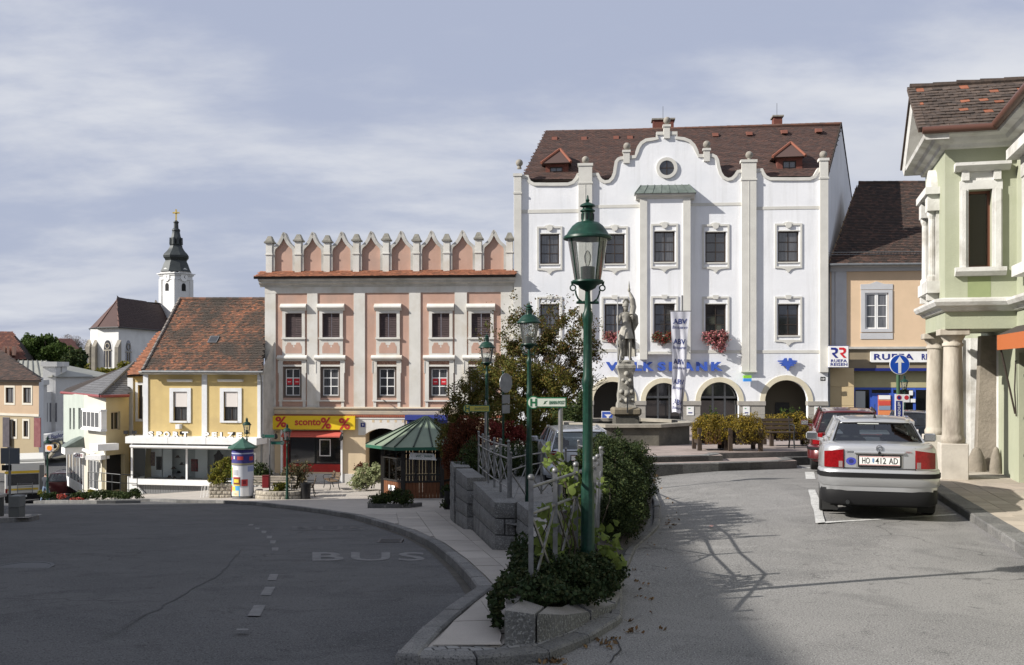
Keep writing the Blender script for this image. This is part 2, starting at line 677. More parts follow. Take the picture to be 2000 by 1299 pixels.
asph2=asphalt_mat('asphalt_pale',(0.150,0.147,0.142),(0.195,0.190,0.182),(0.115,0.113,0.11))
m_slab=mat('slab_concrete',(0.40,0.365,0.325),(0.33,0.305,0.275),1.3,rough=0.85,bump=0.25,bscale=120,rand=0.10,speck=(0.29,0.27,0.24),speck_scale=130)
m_gap=mat('joint_dirt',(0.06,0.055,0.05),rough=0.95)
m_paver=mat('paver_sandstone',(0.40,0.345,0.28),(0.33,0.29,0.24),2.0,rough=0.85,bump=0.25,rand=0.13)
m_plaza=mat('paver_pinkish',(0.30,0.245,0.22),(0.25,0.21,0.19),2.0,rough=0.85,bump=0.2,rand=0.12)
m_granite=mat('granite_rough',(0.155,0.155,0.15),(0.10,0.10,0.098),3.0,rough=0.85,bump=1.0,bscale=28,speck=(0.27,0.27,0.262),speck_scale=48,rand=0.12)
m_granite_top=mat('granite_sawn',(0.27,0.255,0.24),(0.20,0.19,0.178),3.0,rough=0.8,bump=0.3,bscale=90,speck=(0.12,0.12,0.12),speck_scale=110,rand=0.08)
m_kerb=mat('kerb_granite',(0.135,0.135,0.132),(0.20,0.195,0.185),3.5,rough=0.8,bump=0.8,bscale=36,speck=(0.07,0.07,0.068),speck_scale=60,rand=0.2)
m_sett=mat('sett_stone',(0.19,0.19,0.19),(0.24,0.235,0.23),5,rough=0.8,bump=0.6,bscale=50,rand=0.2)
m_soil=mat('soil',(0.045,0.035,0.026),(0.03,0.025,0.02),5,rough=0.95,bump=0.8,bscale=30)
m_marking=mat('road_paint',(0.62,0.62,0.60),(0.40,0.40,0.39),7,rough=0.7,speck=(0.30,0.30,0.29),speck_scale=38)
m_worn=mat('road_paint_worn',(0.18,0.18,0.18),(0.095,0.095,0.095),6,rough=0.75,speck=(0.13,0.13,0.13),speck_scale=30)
m_land=mat('far_land',(0.09,0.09,0.07),(0.12,0.11,0.09),0.05,rough=0.95)
m_dark=mat('dark_interior',(0.012,0.012,0.012),rough=0.9)
m_metal_grey=mat('galvanised_steel',(0.26,0.26,0.26),(0.19,0.19,0.19),12,rough=0.5,metal=0.75)
m_iron=mat('dark_iron',(0.03,0.032,0.034),rough=0.5,metal=0.3)
m_green_paint=mat('lamp_green',(0.0065,0.038,0.024),(0.0045,0.026,0.017),9,rough=0.42,spec=0.3,c3=(0.010,0.048,0.031),scale3=20)
m_white=mat('white_paint',(0.80,0.80,0.79),(0.72,0.72,0.70),3,rough=0.55)
m_black=mat('black_paint',(0.015,0.015,0.016),rough=0.4)
m_rubber=mat('rubber',(0.018,0.018,0.018),rough=0.85)
m_glass=glass_mat('lamp_glass',(0.93,0.95,0.94),gloss=0.10,opac=0.10,dark=(0.6,0.6,0.6))
m_shopglass=glass_mat('shop_glass',(0.86,0.90,0.90),gloss=0.03)
m_darkglass=mat('window_glass',(0.014,0.015,0.018),(0.03,0.03,0.033),1.3,rough=0.05,spec=0.9,coat=0.6)
m_glass_soft=mat('window_glass_curtained',(0.06,0.065,0.07),(0.16,0.16,0.17),3.5,rough=0.10,spec=0.8,stretch=(3,3,0.2))
def sstep(a,b,x):
 t=min(1,max(0,(x-a)/(b-a)))
 return t*t*(3-2*t)
def zU(x,y):
 a=-0.037*max(0,y-10);b=-0.045*max(0,y-20)
 t=sstep(1,4,x)
 return max(-1.75,a*(1-t)+b*t)
def zL(x,y):
 if y<45:
  z=min(0,0.85-0.1*y)
  if 7.5<y<9.5:
   z=min(z,-0.02*(y-7.5)**2)
 else:
  z=-3.65-0.04*(y-45)
 z-=0.08*max(0,-x-12)*sstep(44,52,y)
 return max(-6.5,z)
def zLp(x,y):
 return zL(x,y)+0.12
def Lpt(px,py,h=0.0):
 d=(2.25-0.85-h)*FPX/(py-920.0)
 if d>45:
  d=(2.25+3.65-h-0.04*45)*FPX/(py-720-80)
 return((px-1000)/FPX*d,d)
def sheet(name,poly,zf,step,m,parent=None,dz=0.0,y_steps=None):
 bm=bmesh.new()
 vs=[bm.verts.new((p[0],p[1],0)) for p in poly]
 bm.faces.new(vs)
 bmesh.ops.triangulate(bm,faces=bm.faces[:])
 xs=[p[0] for p in poly];ys=[p[1] for p in poly]
 def cuts(lo,hi,st):
  k=math.ceil(lo/st)*st
  while k<hi:
   yield k
   k+=st
 for x in cuts(min(xs),max(xs),step):
  bmesh.ops.bisect_plane(bm,geom=bm.verts[:]+bm.edges[:]+bm.faces[:],plane_co=(x,0,0),plane_no=(1,0,0))
 for y in cuts(min(ys),max(ys),step):
  bmesh.ops.bisect_plane(bm,geom=bm.verts[:]+bm.edges[:]+bm.faces[:],plane_co=(0,y,0),plane_no=(0,1,0))
 for v in bm.verts:
  v.co.z=zf(v.co.x,v.co.y)+dz
 bmesh.ops.recalc_face_normals(bm,faces=bm.faces)
 if sum(f.normal.z for f in bm.faces)<0:
  bmesh.ops.reverse_faces(bm,faces=bm.faces)
 me=bpy.data.meshes.new(name)
 bm.to_mesh(me);bm.free()
 finish(me,m)
 return link(bpy.data.objects.new(name,me),parent)
def paving(parent,poly,ang,w,l,zf,m,name,gap=0.006,h=0.012,origin=(0,0),stagger=False,limit=300):
 """Cut a polygon along a rotated grid; every cell becomes a slab object of its own."""
 bm=bmesh.new()
 bm.faces.new([bm.verts.new((p[0],p[1],0)) for p in poly])
 ca,sa=math.cos(ang),math.sin(ang)
 e1=(ca,sa);e2=(-sa,ca)
 def along(e):
  q=[(p[0]-origin[0])*e[0]+(p[1]-origin[1])*e[1] for p in poly]
  return min(q),max(q)
 cells=[]
 a0,a1=along(e1);b0,b1=along(e2)
 for b in range(math.floor(b0/l),math.ceil(b1/l)):
  off=(w/2 if(stagger and b%2) else 0)
  for a in range(math.floor((a0-off)/w),math.ceil((a1-off)/w)):
   c=bm.copy()
   for e,k,sg in((e1,a*w+off,-1),(e1,(a+1)*w+off,1),(e2,b*l,-1),(e2,(b+1)*l,1)):
    co=(origin[0]+e[0]*k,origin[1]+e[1]*k,0)
    bmesh.ops.bisect_plane(c,geom=c.verts[:]+c.edges[:]+c.faces[:],plane_co=co,plane_no=(sg*e[0],sg*e[1],0),clear_outer=True)
    if not c.faces:break
   for f in c.faces:
    if f.calc_area()>0.06*w*l:
     cells.append([v.co.copy() for v in f.verts])
   c.free()
 bm.free()
 cells.sort(key=lambda q:sum(p.y for p in q)/len(q))
 rest=MB()
 for idx,q in enumerate(cells):
  cx=sum(p.x for p in q)/len(q);cy=sum(p.y for p in q)/len(q)
  r=max(1e-3,min(w,l)/2)
  k=1-gap/r
  hh=h+random.uniform(-0.002,0.002)
  n=len(q)
  pts=[(cx+(p.x-cx)*k,cy+(p.y-cy)*k) for p in q]
  ar=sum(pts[i][0]*pts[(i+1)%n][1]-pts[(i+1)%n][0]*pts[i][1] for i in range(n))
  if ar<0:pts.reverse()
  top=[(x,y,zf(x,y)+hh) for x,y in pts];bot=[(x,y,zf(x,y)+0.001) for x,y in pts]
  fs=[tuple(range(n))]+[(i,i+n,(i+1)%n+n,(i+1)%n) for i in range(n)]
  if idx<limit:
   MB().add(top+bot,fs).build(name,m,parent)
  else:
   rest.add(top+bot,fs)
 if rest.v:
  rest.build(name,m,parent)['kind']='stuff'
def resample(pl,L_):
 out=[Vector((*pl[0],0))]
 acc=0.0
 pts=[Vector((p[0],p[1],0)) for p in pl]
 for i in range(len(pts)-1):
  a,b=pts[i],pts[i+1]
  seg=(b-a).length
  t=L_-acc
  while t<=seg:
   out.append(a+(b-a)*(t/seg));t+=L_
  acc=seg-(t-L_)
 if(out[-1]-pts[-1]).length>0.15*L_:
  out.append(pts[-1])
 else:
  out[-1]=pts[-1]
 return out
def kerb(parent,pl,side,width,zf,lo,hi,L_,m,name='kerb_stone',gap=0.012,jag=0.004):
 """Row of kerb stones along a polyline; side=+1 puts the stone to the left of travel."""
 pts=resample(pl,L_)
 nn=[]
 for i,p in enumerate(pts):
  d=(pts[min(i+1,len(pts)-1)]-pts[max(0,i-1)]).normalized()
  nn.append(Vector((-d.y,d.x,0))*side)
 for i in range(len(pts)-1):
  a,b=pts[i],pts[i+1]
  t=(b-a);g=gap/max(t.length,0.01)
  a2=a+t*g/2;b2=b-t*g/2
  na=nn[i]*width;nb=nn[i+1]*width
  j=random.uniform(-jag,jag)
  def q(p,z):return(p.x,p.y,zf(p.x,p.y)+z)
  c=0.018
  mb=MB()
  bot=[q(a2,lo),q(b2,lo),q(b2+nb,lo),q(a2+na,lo)]
  mid=[q(a2,hi-c+j),q(b2,hi-c+j),q(b2+nb,hi-c+j),q(a2+na,hi-c+j)]
  s=c/width
  tp=[q(a2+na*s+t*0.01,hi+j),q(b2+nb*s-t*0.01,hi+j),q(b2+nb*(1-s)-t*0.01,hi+j),q(a2+na*(1-s)+t*0.01,hi+j)]
  vs=bot+mid+tp
  fs=[]
  for k in range(4):
   k2=(k+1)%4
   fs+=[(k,k2,k2+4,k+4),(k+4,k2+4,k2+8,k+8)]
  fs.append((8,9,10,11))
  mb.add(vs,fs).build(name,m,parent,recalc=False)
K=[(-0.87,7.60)]+[Lpt(*p) for p in((932,1168),(915,1142),(885,1108),(845,1073),(795,1047),(740,1028),(690,1013),(630,1003),(570,995),(500,987),(430,983),(345,981))]
NOSE=[(-0.87,7.60),(-0.45,7.55),(0.0,7.68),(0.28,7.86),(0.79,8.62),(0.98,9.1),(1.18,10.98),(1.59,13.2),(2.23,15.4),(2.6,18.0),(2.95,22.0),(3.2,24.4)]
WALLB=[(-0.06,8.0),(0.05,10.5),(0.22,12.6),(0.28,14.1),(0.05,16.42),(-0.29,16.5),(-0.86,22.3),(-1.02,22.4),(-1.40,25.2),(-1.55,27.0),(-2.0,33.0),(-1.3,50.0),(0.0,55.0)]
RK=[(5.2,-12),(5.2,8.2),(6.1,12.2),(6.98,16.1),(8.4,22.4),(10.2,30.4),(12.4,40.0),(15.2,52.0)]
def zg(x,y):
 r=math.hypot(x,y)
 base=min(zL(x,y),zU(x,y),0)-0.35
 if r>90:
  base=-6.6
 return base
gx=[-4000,-1500,-600,-250,-120,-80]+list(range(-60,61,4))+[80,120,250,600,1500,4000]
gy=[-4000,-1000,-200,-60,-20]+list(range(-10,101,3))+[130,180,260,400,800,1600,4000]
gm=MB()
gm.v=[(x,y,zg(x,y)) for y in gy for x in gx]
w_=len(gx)
gm.f=[(j*w_+i,j*w_+i+1,(j+1)*w_+i+1,(j+1)*w_+i) for j in range(len(gy)-1) for i in range(w_-1)]
gm.mi=[0]*len(gm.f)
tag(gm.build('ground',m_land),kind='structure')
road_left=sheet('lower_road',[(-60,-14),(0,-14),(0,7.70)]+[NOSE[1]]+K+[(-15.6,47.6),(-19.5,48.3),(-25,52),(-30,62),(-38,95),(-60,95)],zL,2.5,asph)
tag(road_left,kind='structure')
up_poly=[(0.0,-14.0),(5.2,-14)]+RK[1:]+[(17.5,54.5),(0.3,55.5)]+[(p[0]+0.14,p[1]) for p in reversed(WALLB[5:])]+[(0.2,16.0),(0.6,12.0),(0.45,9.0),(0.0,7.72)]
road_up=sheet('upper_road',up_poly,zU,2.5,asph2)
tag(road_up,kind='structure')
pave_poly=[(-0.66,7.85)]+K[1:]+[(-16.5,46.9),(-19.5,47.3),(-22.5,51.5),(-23.5,57.5),(-14,60),(0.2,57.5)]+list(reversed(WALLB))+[(-0.10,7.88)]
kin=[]
for i,p in enumerate(K):
 kin.append(p)
pavement=sheet('pavement',pave_poly,zLp,2.0,m_slab,dz=-0.012)
tag(pavement,kind='structure')
def inset(pl,dist,side):
 out=[]
 for i in range(len(pl)):
  a=Vector((*pl[max(0,i-1)],0));b=Vector((*pl[min(len(pl)-1,i+1)],0))
  d=(b-a).normalized()
  n=Vector((-d.y,d.x,0))*side
  out.append((pl[i][0]+n.x*dist,pl[i][1]+n.y*dist))
 return out
KI=inset(K,0.19,-1)
KI[0]=(-0.62,7.87);KI[1]=(-0.17,11.15)
near=KI[:8]
slab_poly=near+[(-2.3,33.2)]+[(p[0]-0.03,p[1]) for p in reversed(WALLB[:11])]+[(-0.08,7.89)]
paving(pavement,slab_poly,math.radians(97),1.25,0.62,zLp,m_slab,'paving_slab',gap=0.007,h=0.01,origin=(-0.3,10),stagger=False,limit=170)
kerb_low=setting('lower_kerb')
kerb(kerb_low,K[1:],-1,0.18,zL,-0.1,0.135,0.95,m_kerb)
kerb(kerb_low,[K[-1],(-16.5,46.9),(-19.5,47.3),(-22.5,51.5),(-23.3,57)],-1,.18,zL,-.2,.135,1.2,m_kerb)
kerb(kerb_low,K[:2],-1,0.18,zL,-0.1,0.135,0.9,m_kerb)
kerb_nose=setting('island_kerb')
def zsett(x,y):return zU(x,y)+.105-.05*min(1,max(0,(x+.5)/1.1))
kerb(kerb_nose,NOSE[:6],1,0.17,zsett,-0.25,0.015,0.62,m_kerb)
kerb(kerb_nose,NOSE[5:],1,0.11,zU,-0.1,0.065,0.7,m_kerb,jag=.012)
sett_bed=sheet('sett_strip',[(-0.72,7.76),(-0.45,7.72),(-0.05,7.83),(0.18,7.98),(0.65,8.69),(0.82,9.1),(0.74,9.15),(0.44,8.5),(0.18,8.1),(-0.06,7.97),(-0.40,7.89),(-0.64,7.88)],zsett,1.0,m_gap,dz=-0.004)
tag(sett_bed,kind='structure')
paving(sett_bed,[(-0.72,7.765),(-0.45,7.725),(-0.05,7.835),(0.18,7.985),(0.65,8.695),(0.81,9.08),(0.74,9.13),(0.44,8.48),(0.18,8.09),(-0.06,7.96),(-0.40,7.88),(-0.62,7.87)],math.radians(20),0.105,0.085,zsett,m_sett,'sett',gap=0.006,h=0.014,stagger=True)
RKI=inset(RK[1:],0.30,-1)
rp=sheet('right_pavement',RK[1:6]+[(14.5,40.0),(14.0,30),(11.5,22),(10.2,19.2),(9.6,17.0),(7.9,8.2)],zU,2.0,m_gap,dz=0.10)
tag(rp,kind='structure')
paving(rp,RKI[0:4]+[(10.3,22.2),(10.0,18.6),(9.35,15.5),(8.5,12.0),(7.2,9.0)],math.radians(77),0.42,0.30,lambda x,y:zU(x,y)+0.10,m_paver,'paver',gap=0.005,h=0.012,origin=(6,12),stagger=True)
kerb_r=setting('right_kerb')
kerb(kerb_r,RK[1:4],-1,0.30,zU,-0.1,0.125,0.75,m_kerb)
kerb(kerb_r,RK[3:7],-1,0.30,zU,-0.1,0.125,1.2,m_kerb)
isl=sheet('corner_pavement',[(-21,26),(-14.6,26.6),(-13.3,28.2),(-13.9,30.3),(-16,31.0),(-22,31)],zLp,1.5,m_slab,dz=0.0)
tag(isl,kind='structure')
kerb_l=setting('corner_kerb')
kerb(kerb_l,[(-21,26),(-14.6,26.6),(-13.3,28.2),(-13.9,30.3),(-16,31.0),(-22,31)],1,0.2,zL,-0.1,0.128,0.9,m_kerb)
def zP(x,y):return zU(4.5,y)*0.6-0.02
plat_lo=[(3.15,23.9),(4.9,24.5),(7.15,25.7),(7.3,27.2),(9.9,28.4),(12.2,30.5),(14.6,50),(14.6,51),(2.6,51),(2.0,33),(2.9,26)]
plat_up=[(3.1,24.7),(5.25,25.5),(5.35,26.6),(8.2,27.7),(9.9,28.7),(11.8,30.5),(14.2,49),(2.7,49),(2.2,33),(2.95,26)]
def zpl(x,y):return zU(5,y)*0.75+0.13
def zpu(x,y):return zU(5,y)*0.62+0.24
def solid(name,poly,zt,m,thick=0.5):
 o=sheet(name,poly,zt,2.0,m)
 tag(o,kind='structure')
 mb=MB()
 n=len(poly)
 for i in range(n):
  a=poly[i];b=poly[(i+1)%n]
  mb.add([(a[0],a[1],zt(*a)-thick),(b[0],b[1],zt(*b)-thick),(b[0],b[1],zt(*b)),(a[0],a[1],zt(*a))],[(0,1,2,3)])
 mb.build('riser',m_kerb,o)
 return o
plo=solid('lower_step',plat_lo,zpl,m_plaza)
pup=solid('plaza_platform',plat_up,zpu,m_plaza)
paving(plo,inset([(3.25,24.15),(4.9,24.75),(6.95,25.8),(7.1,27.25),(5.5,26.5),(5.4,25.45),(3.2,24.6)],0.0,1),math.radians(25),0.5,0.5,zpl,m_plaza,'paver',h=0.012,origin=(5,25))
paving(pup,[(3.3,25.05),(5.0,25.7),(5.1,26.7),(8.2,28.0),(9.6,28.95),(8.0,30.3),(3.2,30.3)],math.radians(25),0.55,0.55,zpu,m_plaza,'paver',h=0.012,origin=(5,25))
ks=setting('step_kerb')
kerb(ks,plat_lo[:4],1,0.30,zpl,-0.3,0.016,0.95,m_kerb)
kerb(ks,plat_up[:3],1,0.30,zpu,-0.2,0.016,0.95,m_kerb)
kerb(ks,plat_lo[3:6],1,0.25,zpl,-0.3,0.016,0.95,m_kerb)
def mark(name,polys,zf,m,dz=0.006):
 mb=MB()
 for q in polys:
  mb.add([(x,y,zf(x,y)+dz) for x,y in q],[tuple(range(len(q)))])
 o=mb.build(name,m,None,recalc=True)
 for p in o.data.polygons:
  pass
 return tag(o,kind='structure')
def Upt(px,py):
 d=EYE*FPX/(py-720.0)
 for _ in range(6):
  d=(EYE-zU((px-1000)/FPX*d,d))*FPX/(py-720.0)
 return((px-1000)/FPX*d,d)
rag=[]
lft=[(1578,957),(1583,973),(1584,985),(1589,996),(1591,1008),(1593,1022)]
rgt=[(1592,957),(1600,975),(1601,986),(1606,996),(1608,1008),(1612,1021)]
poly=[Upt(*p) for p in lft]+[Upt(*p) for p in reversed(rgt)]
mark('parking_line',[poly,[Upt(1612,1019.5),Upt(1868,1004),Upt(1868,1006.5),Upt(1612,1022)],[Upt(1572,922),Upt(1590,922),Upt(1593,936),Upt(1574,936)],[Upt(1566,914),Upt(1592,913),Upt(1592,914.4),Upt(1566,915.4)]],zU,m_marking)
dash=[]
for x0,y0,x1,y1,w in((508,1147,522,1163,21),(483,1183,500,1204,25),(522,1122,531,1134,17),(531,1070,535,1076,12),(527,1056,532,1062,10),(521,1047,525,1052,9),(511,1037,515,1042,8),(498,1031,502,1034,8),(485,1024,490,1027,8),(462,1229,466,1232,24),(483,1291,525,1312,40)):
 a=Lpt(x1,y0);b=Lpt(x1+w*0.4,y0);c=Lpt(x0+w,y1);d=Lpt(x0,y1)
 dash.append([Lpt(x1-4,y0),Lpt(x1+w*0.75,y0),Lpt(x0+w,y1),Lpt(x0,y1)])
mark('lane_marking',dash,zL,m_worn)
def road_text(s,px0,px1,yt,yb,m):
 me=text_mesh(s,1.0,0.02,0.0,0,1.15)
 n=len(me.vertices)
 co=np.empty(n*3);me.vertices.foreach_get('co',co);co=co.reshape(n,3)
 mn=co.min(0);mx=co.max(0)
 out=[]
 for x,y,z in co:
  fx=(x-mn[0])/(mx[0]-mn[0]);fy=(y-mn[1])/(mx[1]-mn[1])
  yy=yb+(yt-yb)*(1/(1+(1-fy)*0.0))*fy
  xx,dd=Lpt(px0+(px1-px0)*fx,yy)
  out.append((xx,dd,zL(xx,dd)+0.006))
 me.vertices.foreach_set('co',np.array(out).ravel());me.update()
 me.materials.clear();finish(me,m)
 o=link(bpy.data.objects.new('bus_lettering',me))
 return tag(o,kind='structure')
road_text('BUS',610,830,1079,1096,m_worn)
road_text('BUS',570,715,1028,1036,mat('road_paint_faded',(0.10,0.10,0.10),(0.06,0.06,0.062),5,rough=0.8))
m_patch=mat('asphalt_patch',(0.042,0.043,0.046),(0.055,0.056,0.058),2.2,rough=0.9,bump=0.3,bscale=70)
m_patch2=mat('asphalt_patch_pale',(0.115,0.113,0.11),(0.14,0.137,0.132),2.2,rough=0.9,bump=0.3,bscale=70)
m_seam=mat('tar_seam',(0.020,0.020,0.021),(0.035,0.035,0.036),3,rough=0.8)
m_grime=mat('gutter_grime',(0.055,0.05,0.042),(0.085,0.078,0.066),3.5,rough=0.95,bump=0.4,bscale=30)
def strip(pts,w,rnd_=0.0):
 out=[]
 for i in range(len(pts)-1):
  a,b=Vector(pts[i]),Vector(pts[i+1]);d=(b-a).normalized();n=Vector((-d.y,d.x))*w/2
  k=max(1,int((b-a).length/.6))
  for j in range(k):
   p,q=a.lerp(b,j/k),a.lerp(b,(j+1)/k)
   out.append([(p.x+n.x,p.y+n.y),(q.x+n.x,q.y+n.y),(q.x-n.x,q.y-n.y),(p.x-n.x,p.y-n.y)])
 return out
def wob(pts,k,amp,seed):
 r=random.Random(seed);out=[]
 for a,b in zip(pts[:-1],pts[1:]):
  for j in range(k):
   p=Vector(a).lerp(Vector(b),j/k);out.append((p.x+r.uniform(-amp,amp),p.y+r.uniform(-amp,amp)))
 return out+[pts[-1]]
mark('road_seam',strip(wob([Lpt(200,1240),Lpt(330,1180),Lpt(430,1120),Lpt(470,1075)],10,.04,2),.014),zL,m_patch,.006)
mark('road_seam',strip(wob([Upt(1190,1296),Upt(1214,1270),Upt(1200,1245),Upt(1170,1262)],4,.012,6),.012),zU,m_seam,.008)
mark('gutter_grime',strip(inset(K[1:],-.06,-1),.10),zL,m_grime,.005)
dr_=MB();gx0,gy0=Lpt(760,1060)
for k in range(7):dr_.box(gx0-.2,gx0+.2,gy0+k*.06,gy0+k*.06+.035,zL(gx0,gy0)-.05,zL(gx0,gy0)+.008)
for x in(-.24,.2):dr_.box(gx0+x,gx0+x+.04,gy0-.03,gy0+.45,zL(gx0,gy0)-.05,zL(gx0,gy0)+.010)
tag(dr_.build('drain_grate',m_iron),'small iron drain grate by the kerb next to the bus lettering','drain')
mh=MB();cx,cy=Lpt(45,1108)
mh.lathe([(0.42,0.003),(0.42,0.008),(0.37,0.008),(0.365,0.002)],24,(cx,cy,zL(cx,cy)))
mh.lathe([(0.36,0.004),(0.34,0.007),(0.0,0.007)],24,(cx,cy,zL(cx,cy)))
tag(mh.build('manhole_cover',m_iron),'round iron manhole cover in the shaded lower road','manhole cover')
for i,(px,py,c) in enumerate(((1130,1262,(0.35,0.13,0.03)),(1302,1026,(0.08,0.05,0.03)),(1389,1029,(0.6,0.3,0.25)))):
 x,y=Upt(px,py)
 lf=MB().add([(0,-.05,.006),(.04,0,.02),(0,.06,.012),(-.04,0,.004)],[(0,1,2,3)])
 o=lf.build('fallen_leaf',mat('leaf_litter_%d'%i,c,rough=0.7))
 o.location=(x,y,zU(x,y)+0.004)
 tag(o,('orange leaf on the road by the island kerb','dark brown leaf lying by the clipped bush','small pale leaf on the sunlit road')[i],'leaf','fallen leaves')
m_bankwall=mat('bank_render_white',(0.77,0.78,0.80),(0.72,0.73,0.75),0.7,rough=0.85,bump=0.3,bscale=12,c3=(0.67,0.69,0.72),scale3=0.25,streak=((0.47,0.47,0.45),.42))
m_banktrim=mat('bank_trim_stone',(0.60,0.59,0.545),(0.53,0.52,0.48),1.5,rough=0.85,bump=0.15)
m_cream_trim=mat('archivolt_cream',(0.62,0.57,0.43),(0.55,0.50,0.38),2,rough=0.85)
m_pier=mat('pier_granite',(0.36,0.34,0.30),(0.30,0.28,0.25),3,rough=0.8,bump=0.2,rand=0.07,speck=(0.22,0.21,0.2),speck_scale=80)
m_tile_red=mat('roof_tile_brownred',None or(0.2,0.1,0.08),None,rough=0.85,island=[(0.062,0.042,0.037),(0.085,0.053,0.045),(0.10,0.058,0.046),(0.075,0.046,0.04),(0.115,0.062,0.048),(0.07,0.05,0.044)])
m_tile_old=mat('roof_tile_weathered',(0.2,0.1,0.08),(0.052,0.042,0.034),0.55,rough=0.9,island=[(0.05,0.038,0.03),(0.10,0.065,0.045),(0.26,0.105,0.056),(0.07,0.05,0.04),(0.19,0.085,0.05),(0.12,0.075,0.05),(0.29,0.115,0.06)])
m_tile_orange=mat('roof_tile_orange',(0.4,0.15,0.08),None,rough=0.85,island=[(0.26,0.105,0.06),(0.34,0.14,0.075),(0.20,0.09,0.055),(0.37,0.16,0.09)])
m_tile_dark=mat('roof_tile_dark',(0.1,0.06,0.05),None,rough=0.9,island=[(0.030,0.023,0.02),(0.05,0.034,0.027),(0.09,0.05,0.037),(0.04,0.028,0.024),(0.06,0.04,0.03)])
m_tile_grey=mat('roof_tile_grey',(0.1,0.1,0.1),None,rough=0.8,island=[(0.10,0.10,0.105),(0.13,0.13,0.135),(0.085,0.085,0.09)])
m_deck=mat('roof_deck',(0.03,0.022,0.018),rough=0.95)
m_ridge=mat('ridge_tile',(0.16,0.075,0.05),(0.09,0.055,0.042),3,rough=0.85)
m_copper=mat('patina_sheet',(0.17,0.20,0.18),(0.11,0.135,0.12),3,rough=0.55,metal=0.3)
m_brown=mat('brown_frame',(0.035,0.024,0.018),rough=0.5)
m_stoneball=mat('weathered_stone',(0.20,0.185,0.16),(0.30,0.28,0.24),5,rough=0.9,bump=0.4)
m_brick=mat('brick_red',(0.16,0.055,0.038),(0.115,0.042,0.032),9,rough=0.9)
m_blue=mat('sign_blue',(0.045,0.10,0.42),rough=0.4)
m_blue_dk=mat('sign_blue_dark',(0.015,0.025,0.17),rough=0.4)
m_zinc=mat('zinc_gutter',(0.22,0.23,0.235),(0.17,0.175,0.18),5,rough=0.45,metal=0.5)
def roof_quad(parent,FL,FR,R1,R0,wu,lv,m,seed=1,deck=m_deck,name='roof',th=0.018,rag=0.012):
 FL,FR,R1,R0=Vector(FL),Vector(FR),Vector(R1),Vector(R0)
 mid=(R0+R1)/2
 eu=(FR-FL).normalized()
 n=eu.cross((mid-FL)).normalized()
 ev=n.cross(eu).normalized()
 R0=R0-Vector((0,0,(R0-FL).dot(n)/n.z));R1=R1-Vector((0,0,(R1-FL).dot(n)/n.z))
 dk=MB().add([FL,FR,R1,R0]+[p-n*0.12 for p in(FL,FR,R1,R0)],[(0,1,2,3),(7,6,5,4),(0,4,5,1),(1,5,6,2),(2,6,7,3),(3,7,4,0)]).build(name,deck,parent)
 W=(FR-FL).length
 aL,bL=(R0-FL).dot(eu),(R0-FL).dot(ev)
 aR,bR=(R1-FL).dot(eu),(R1-FL).dot(ev)
 B=max(bL,bR)
 amin,amax=min(0,aL),max(W,aR)
 def clip(a,b):
  a+=amin
  if not(aL*b/bL<=a<=W+(aR-W)*b/bR):return False
  t=(a-aL)/max(1e-6,aR-aL)
  return b<=bL+(bR-bL)*t
 t=tiles(dk,FL+eu*amin+n*0.004,eu,ev,int((amax-amin)/wu)+1,int(B/lv)+1,wu,lv,m,clip=clip,seed=seed,th=th,rag=rag)
 return dk,eu,ev,n
def ridge(parent,a,b,r=0.11,m=m_ridge,step=0.4):
 a=Vector(a);b=Vector(b)
 n=max(2,int((b-a).length/step))
 mb=MB()
 for i in range(n):
  p=a+(b-a)*(i/n);q=a+(b-a)*((i+1.06)/n)
  mb.tube([p,q],[r*random.uniform(0.95,1.05),r*0.9],8)
 o=mb.build('ridge_tiles',m,parent,smooth=40)
 o['kind']='stuff'
 return o
def arc(cx,cz,r,a0,a1,n):
 return[(cx+r*math.cos(a0+(a1-a0)*i/n),cz+r*math.sin(a0+(a1-a0)*i/n)) for i in range(n+1)]
def ribbon(mb,line,w,v0,v1,mi=0,closed=False):
 """Moulding of width w following a line in the (u,z) plane (below/right side of travel)."""
 n=len(line)
 off=[]
 for i in range(n):
  a=Vector(line[(i-1)%n] if closed else line[max(0,i-1)]);b=Vector(line[(i+1)%n] if closed else line[min(n-1,i+1)])
  d=(b-a).normalized()
  off.append((line[i][0]+d.y*w,line[i][1]-d.x*w))
 for i in range(n if closed else n-1):
  j=(i+1)%n
  q=[line[i],line[j],off[j],off[i]]
  mb.add([(p[0],v0,p[1]) for p in q]+[(p[0],v1,p[1]) for p in q],[(3,2,1,0),(4,5,6,7),(0,1,5,4),(2,3,7,6),(1,2,6,5),(3,0,4,7)],mi)
 return mb
#the white bank
F=Fac(1003.5,55.0,1617,53.6,-1.6)
bank=F.root('bank_building','tall white gabled bank building with arcade and blue lettering','bank')
W=F.w
arches=[(1159,1234),(1261,1332),(1368,1443),(1494,1578)]
zsp=F.z(1300,783)
z1=F.z(1300,728)
pl=[(0,0)]
arcs=[]
for a,b in arches:
 ua,ub=F.u(a),F.u(b)
 r=(ub-ua)/2
 arcs.append((ua,ub,r))
 pl+=[(ua,0),(ua,zsp)]+arc((ua+ub)/2,zsp,r,PI,0,18)[1:-1]+[(ub,zsp),(ub,0)]
pl+=[(W,0),(W,z1),(0,z1)]
MB().prism(pl,'y',0,0.45).build('arcade_wall',m_bankwall,bank)
rows_u=[(457,515.5),(457,515),(453.5,513),(453,512.5),(451.5,511.5)]
colx=[(1055,1092),(1181,1220),(1277,1317),(1377.5,1418),(1519.5,1560)]
holes=[]
for(a,b),(t,bo) in zip(colx,rows_u):
 holes.append(F.rect(a,b,t,bo))
 holes.append(F.rect(a,b,594,655))
zpar=F.z(1300,361)
orx=(F.u(1249.5),F.u(1347))
hw=[h for i,h in enumerate(holes) if i//2!=2]
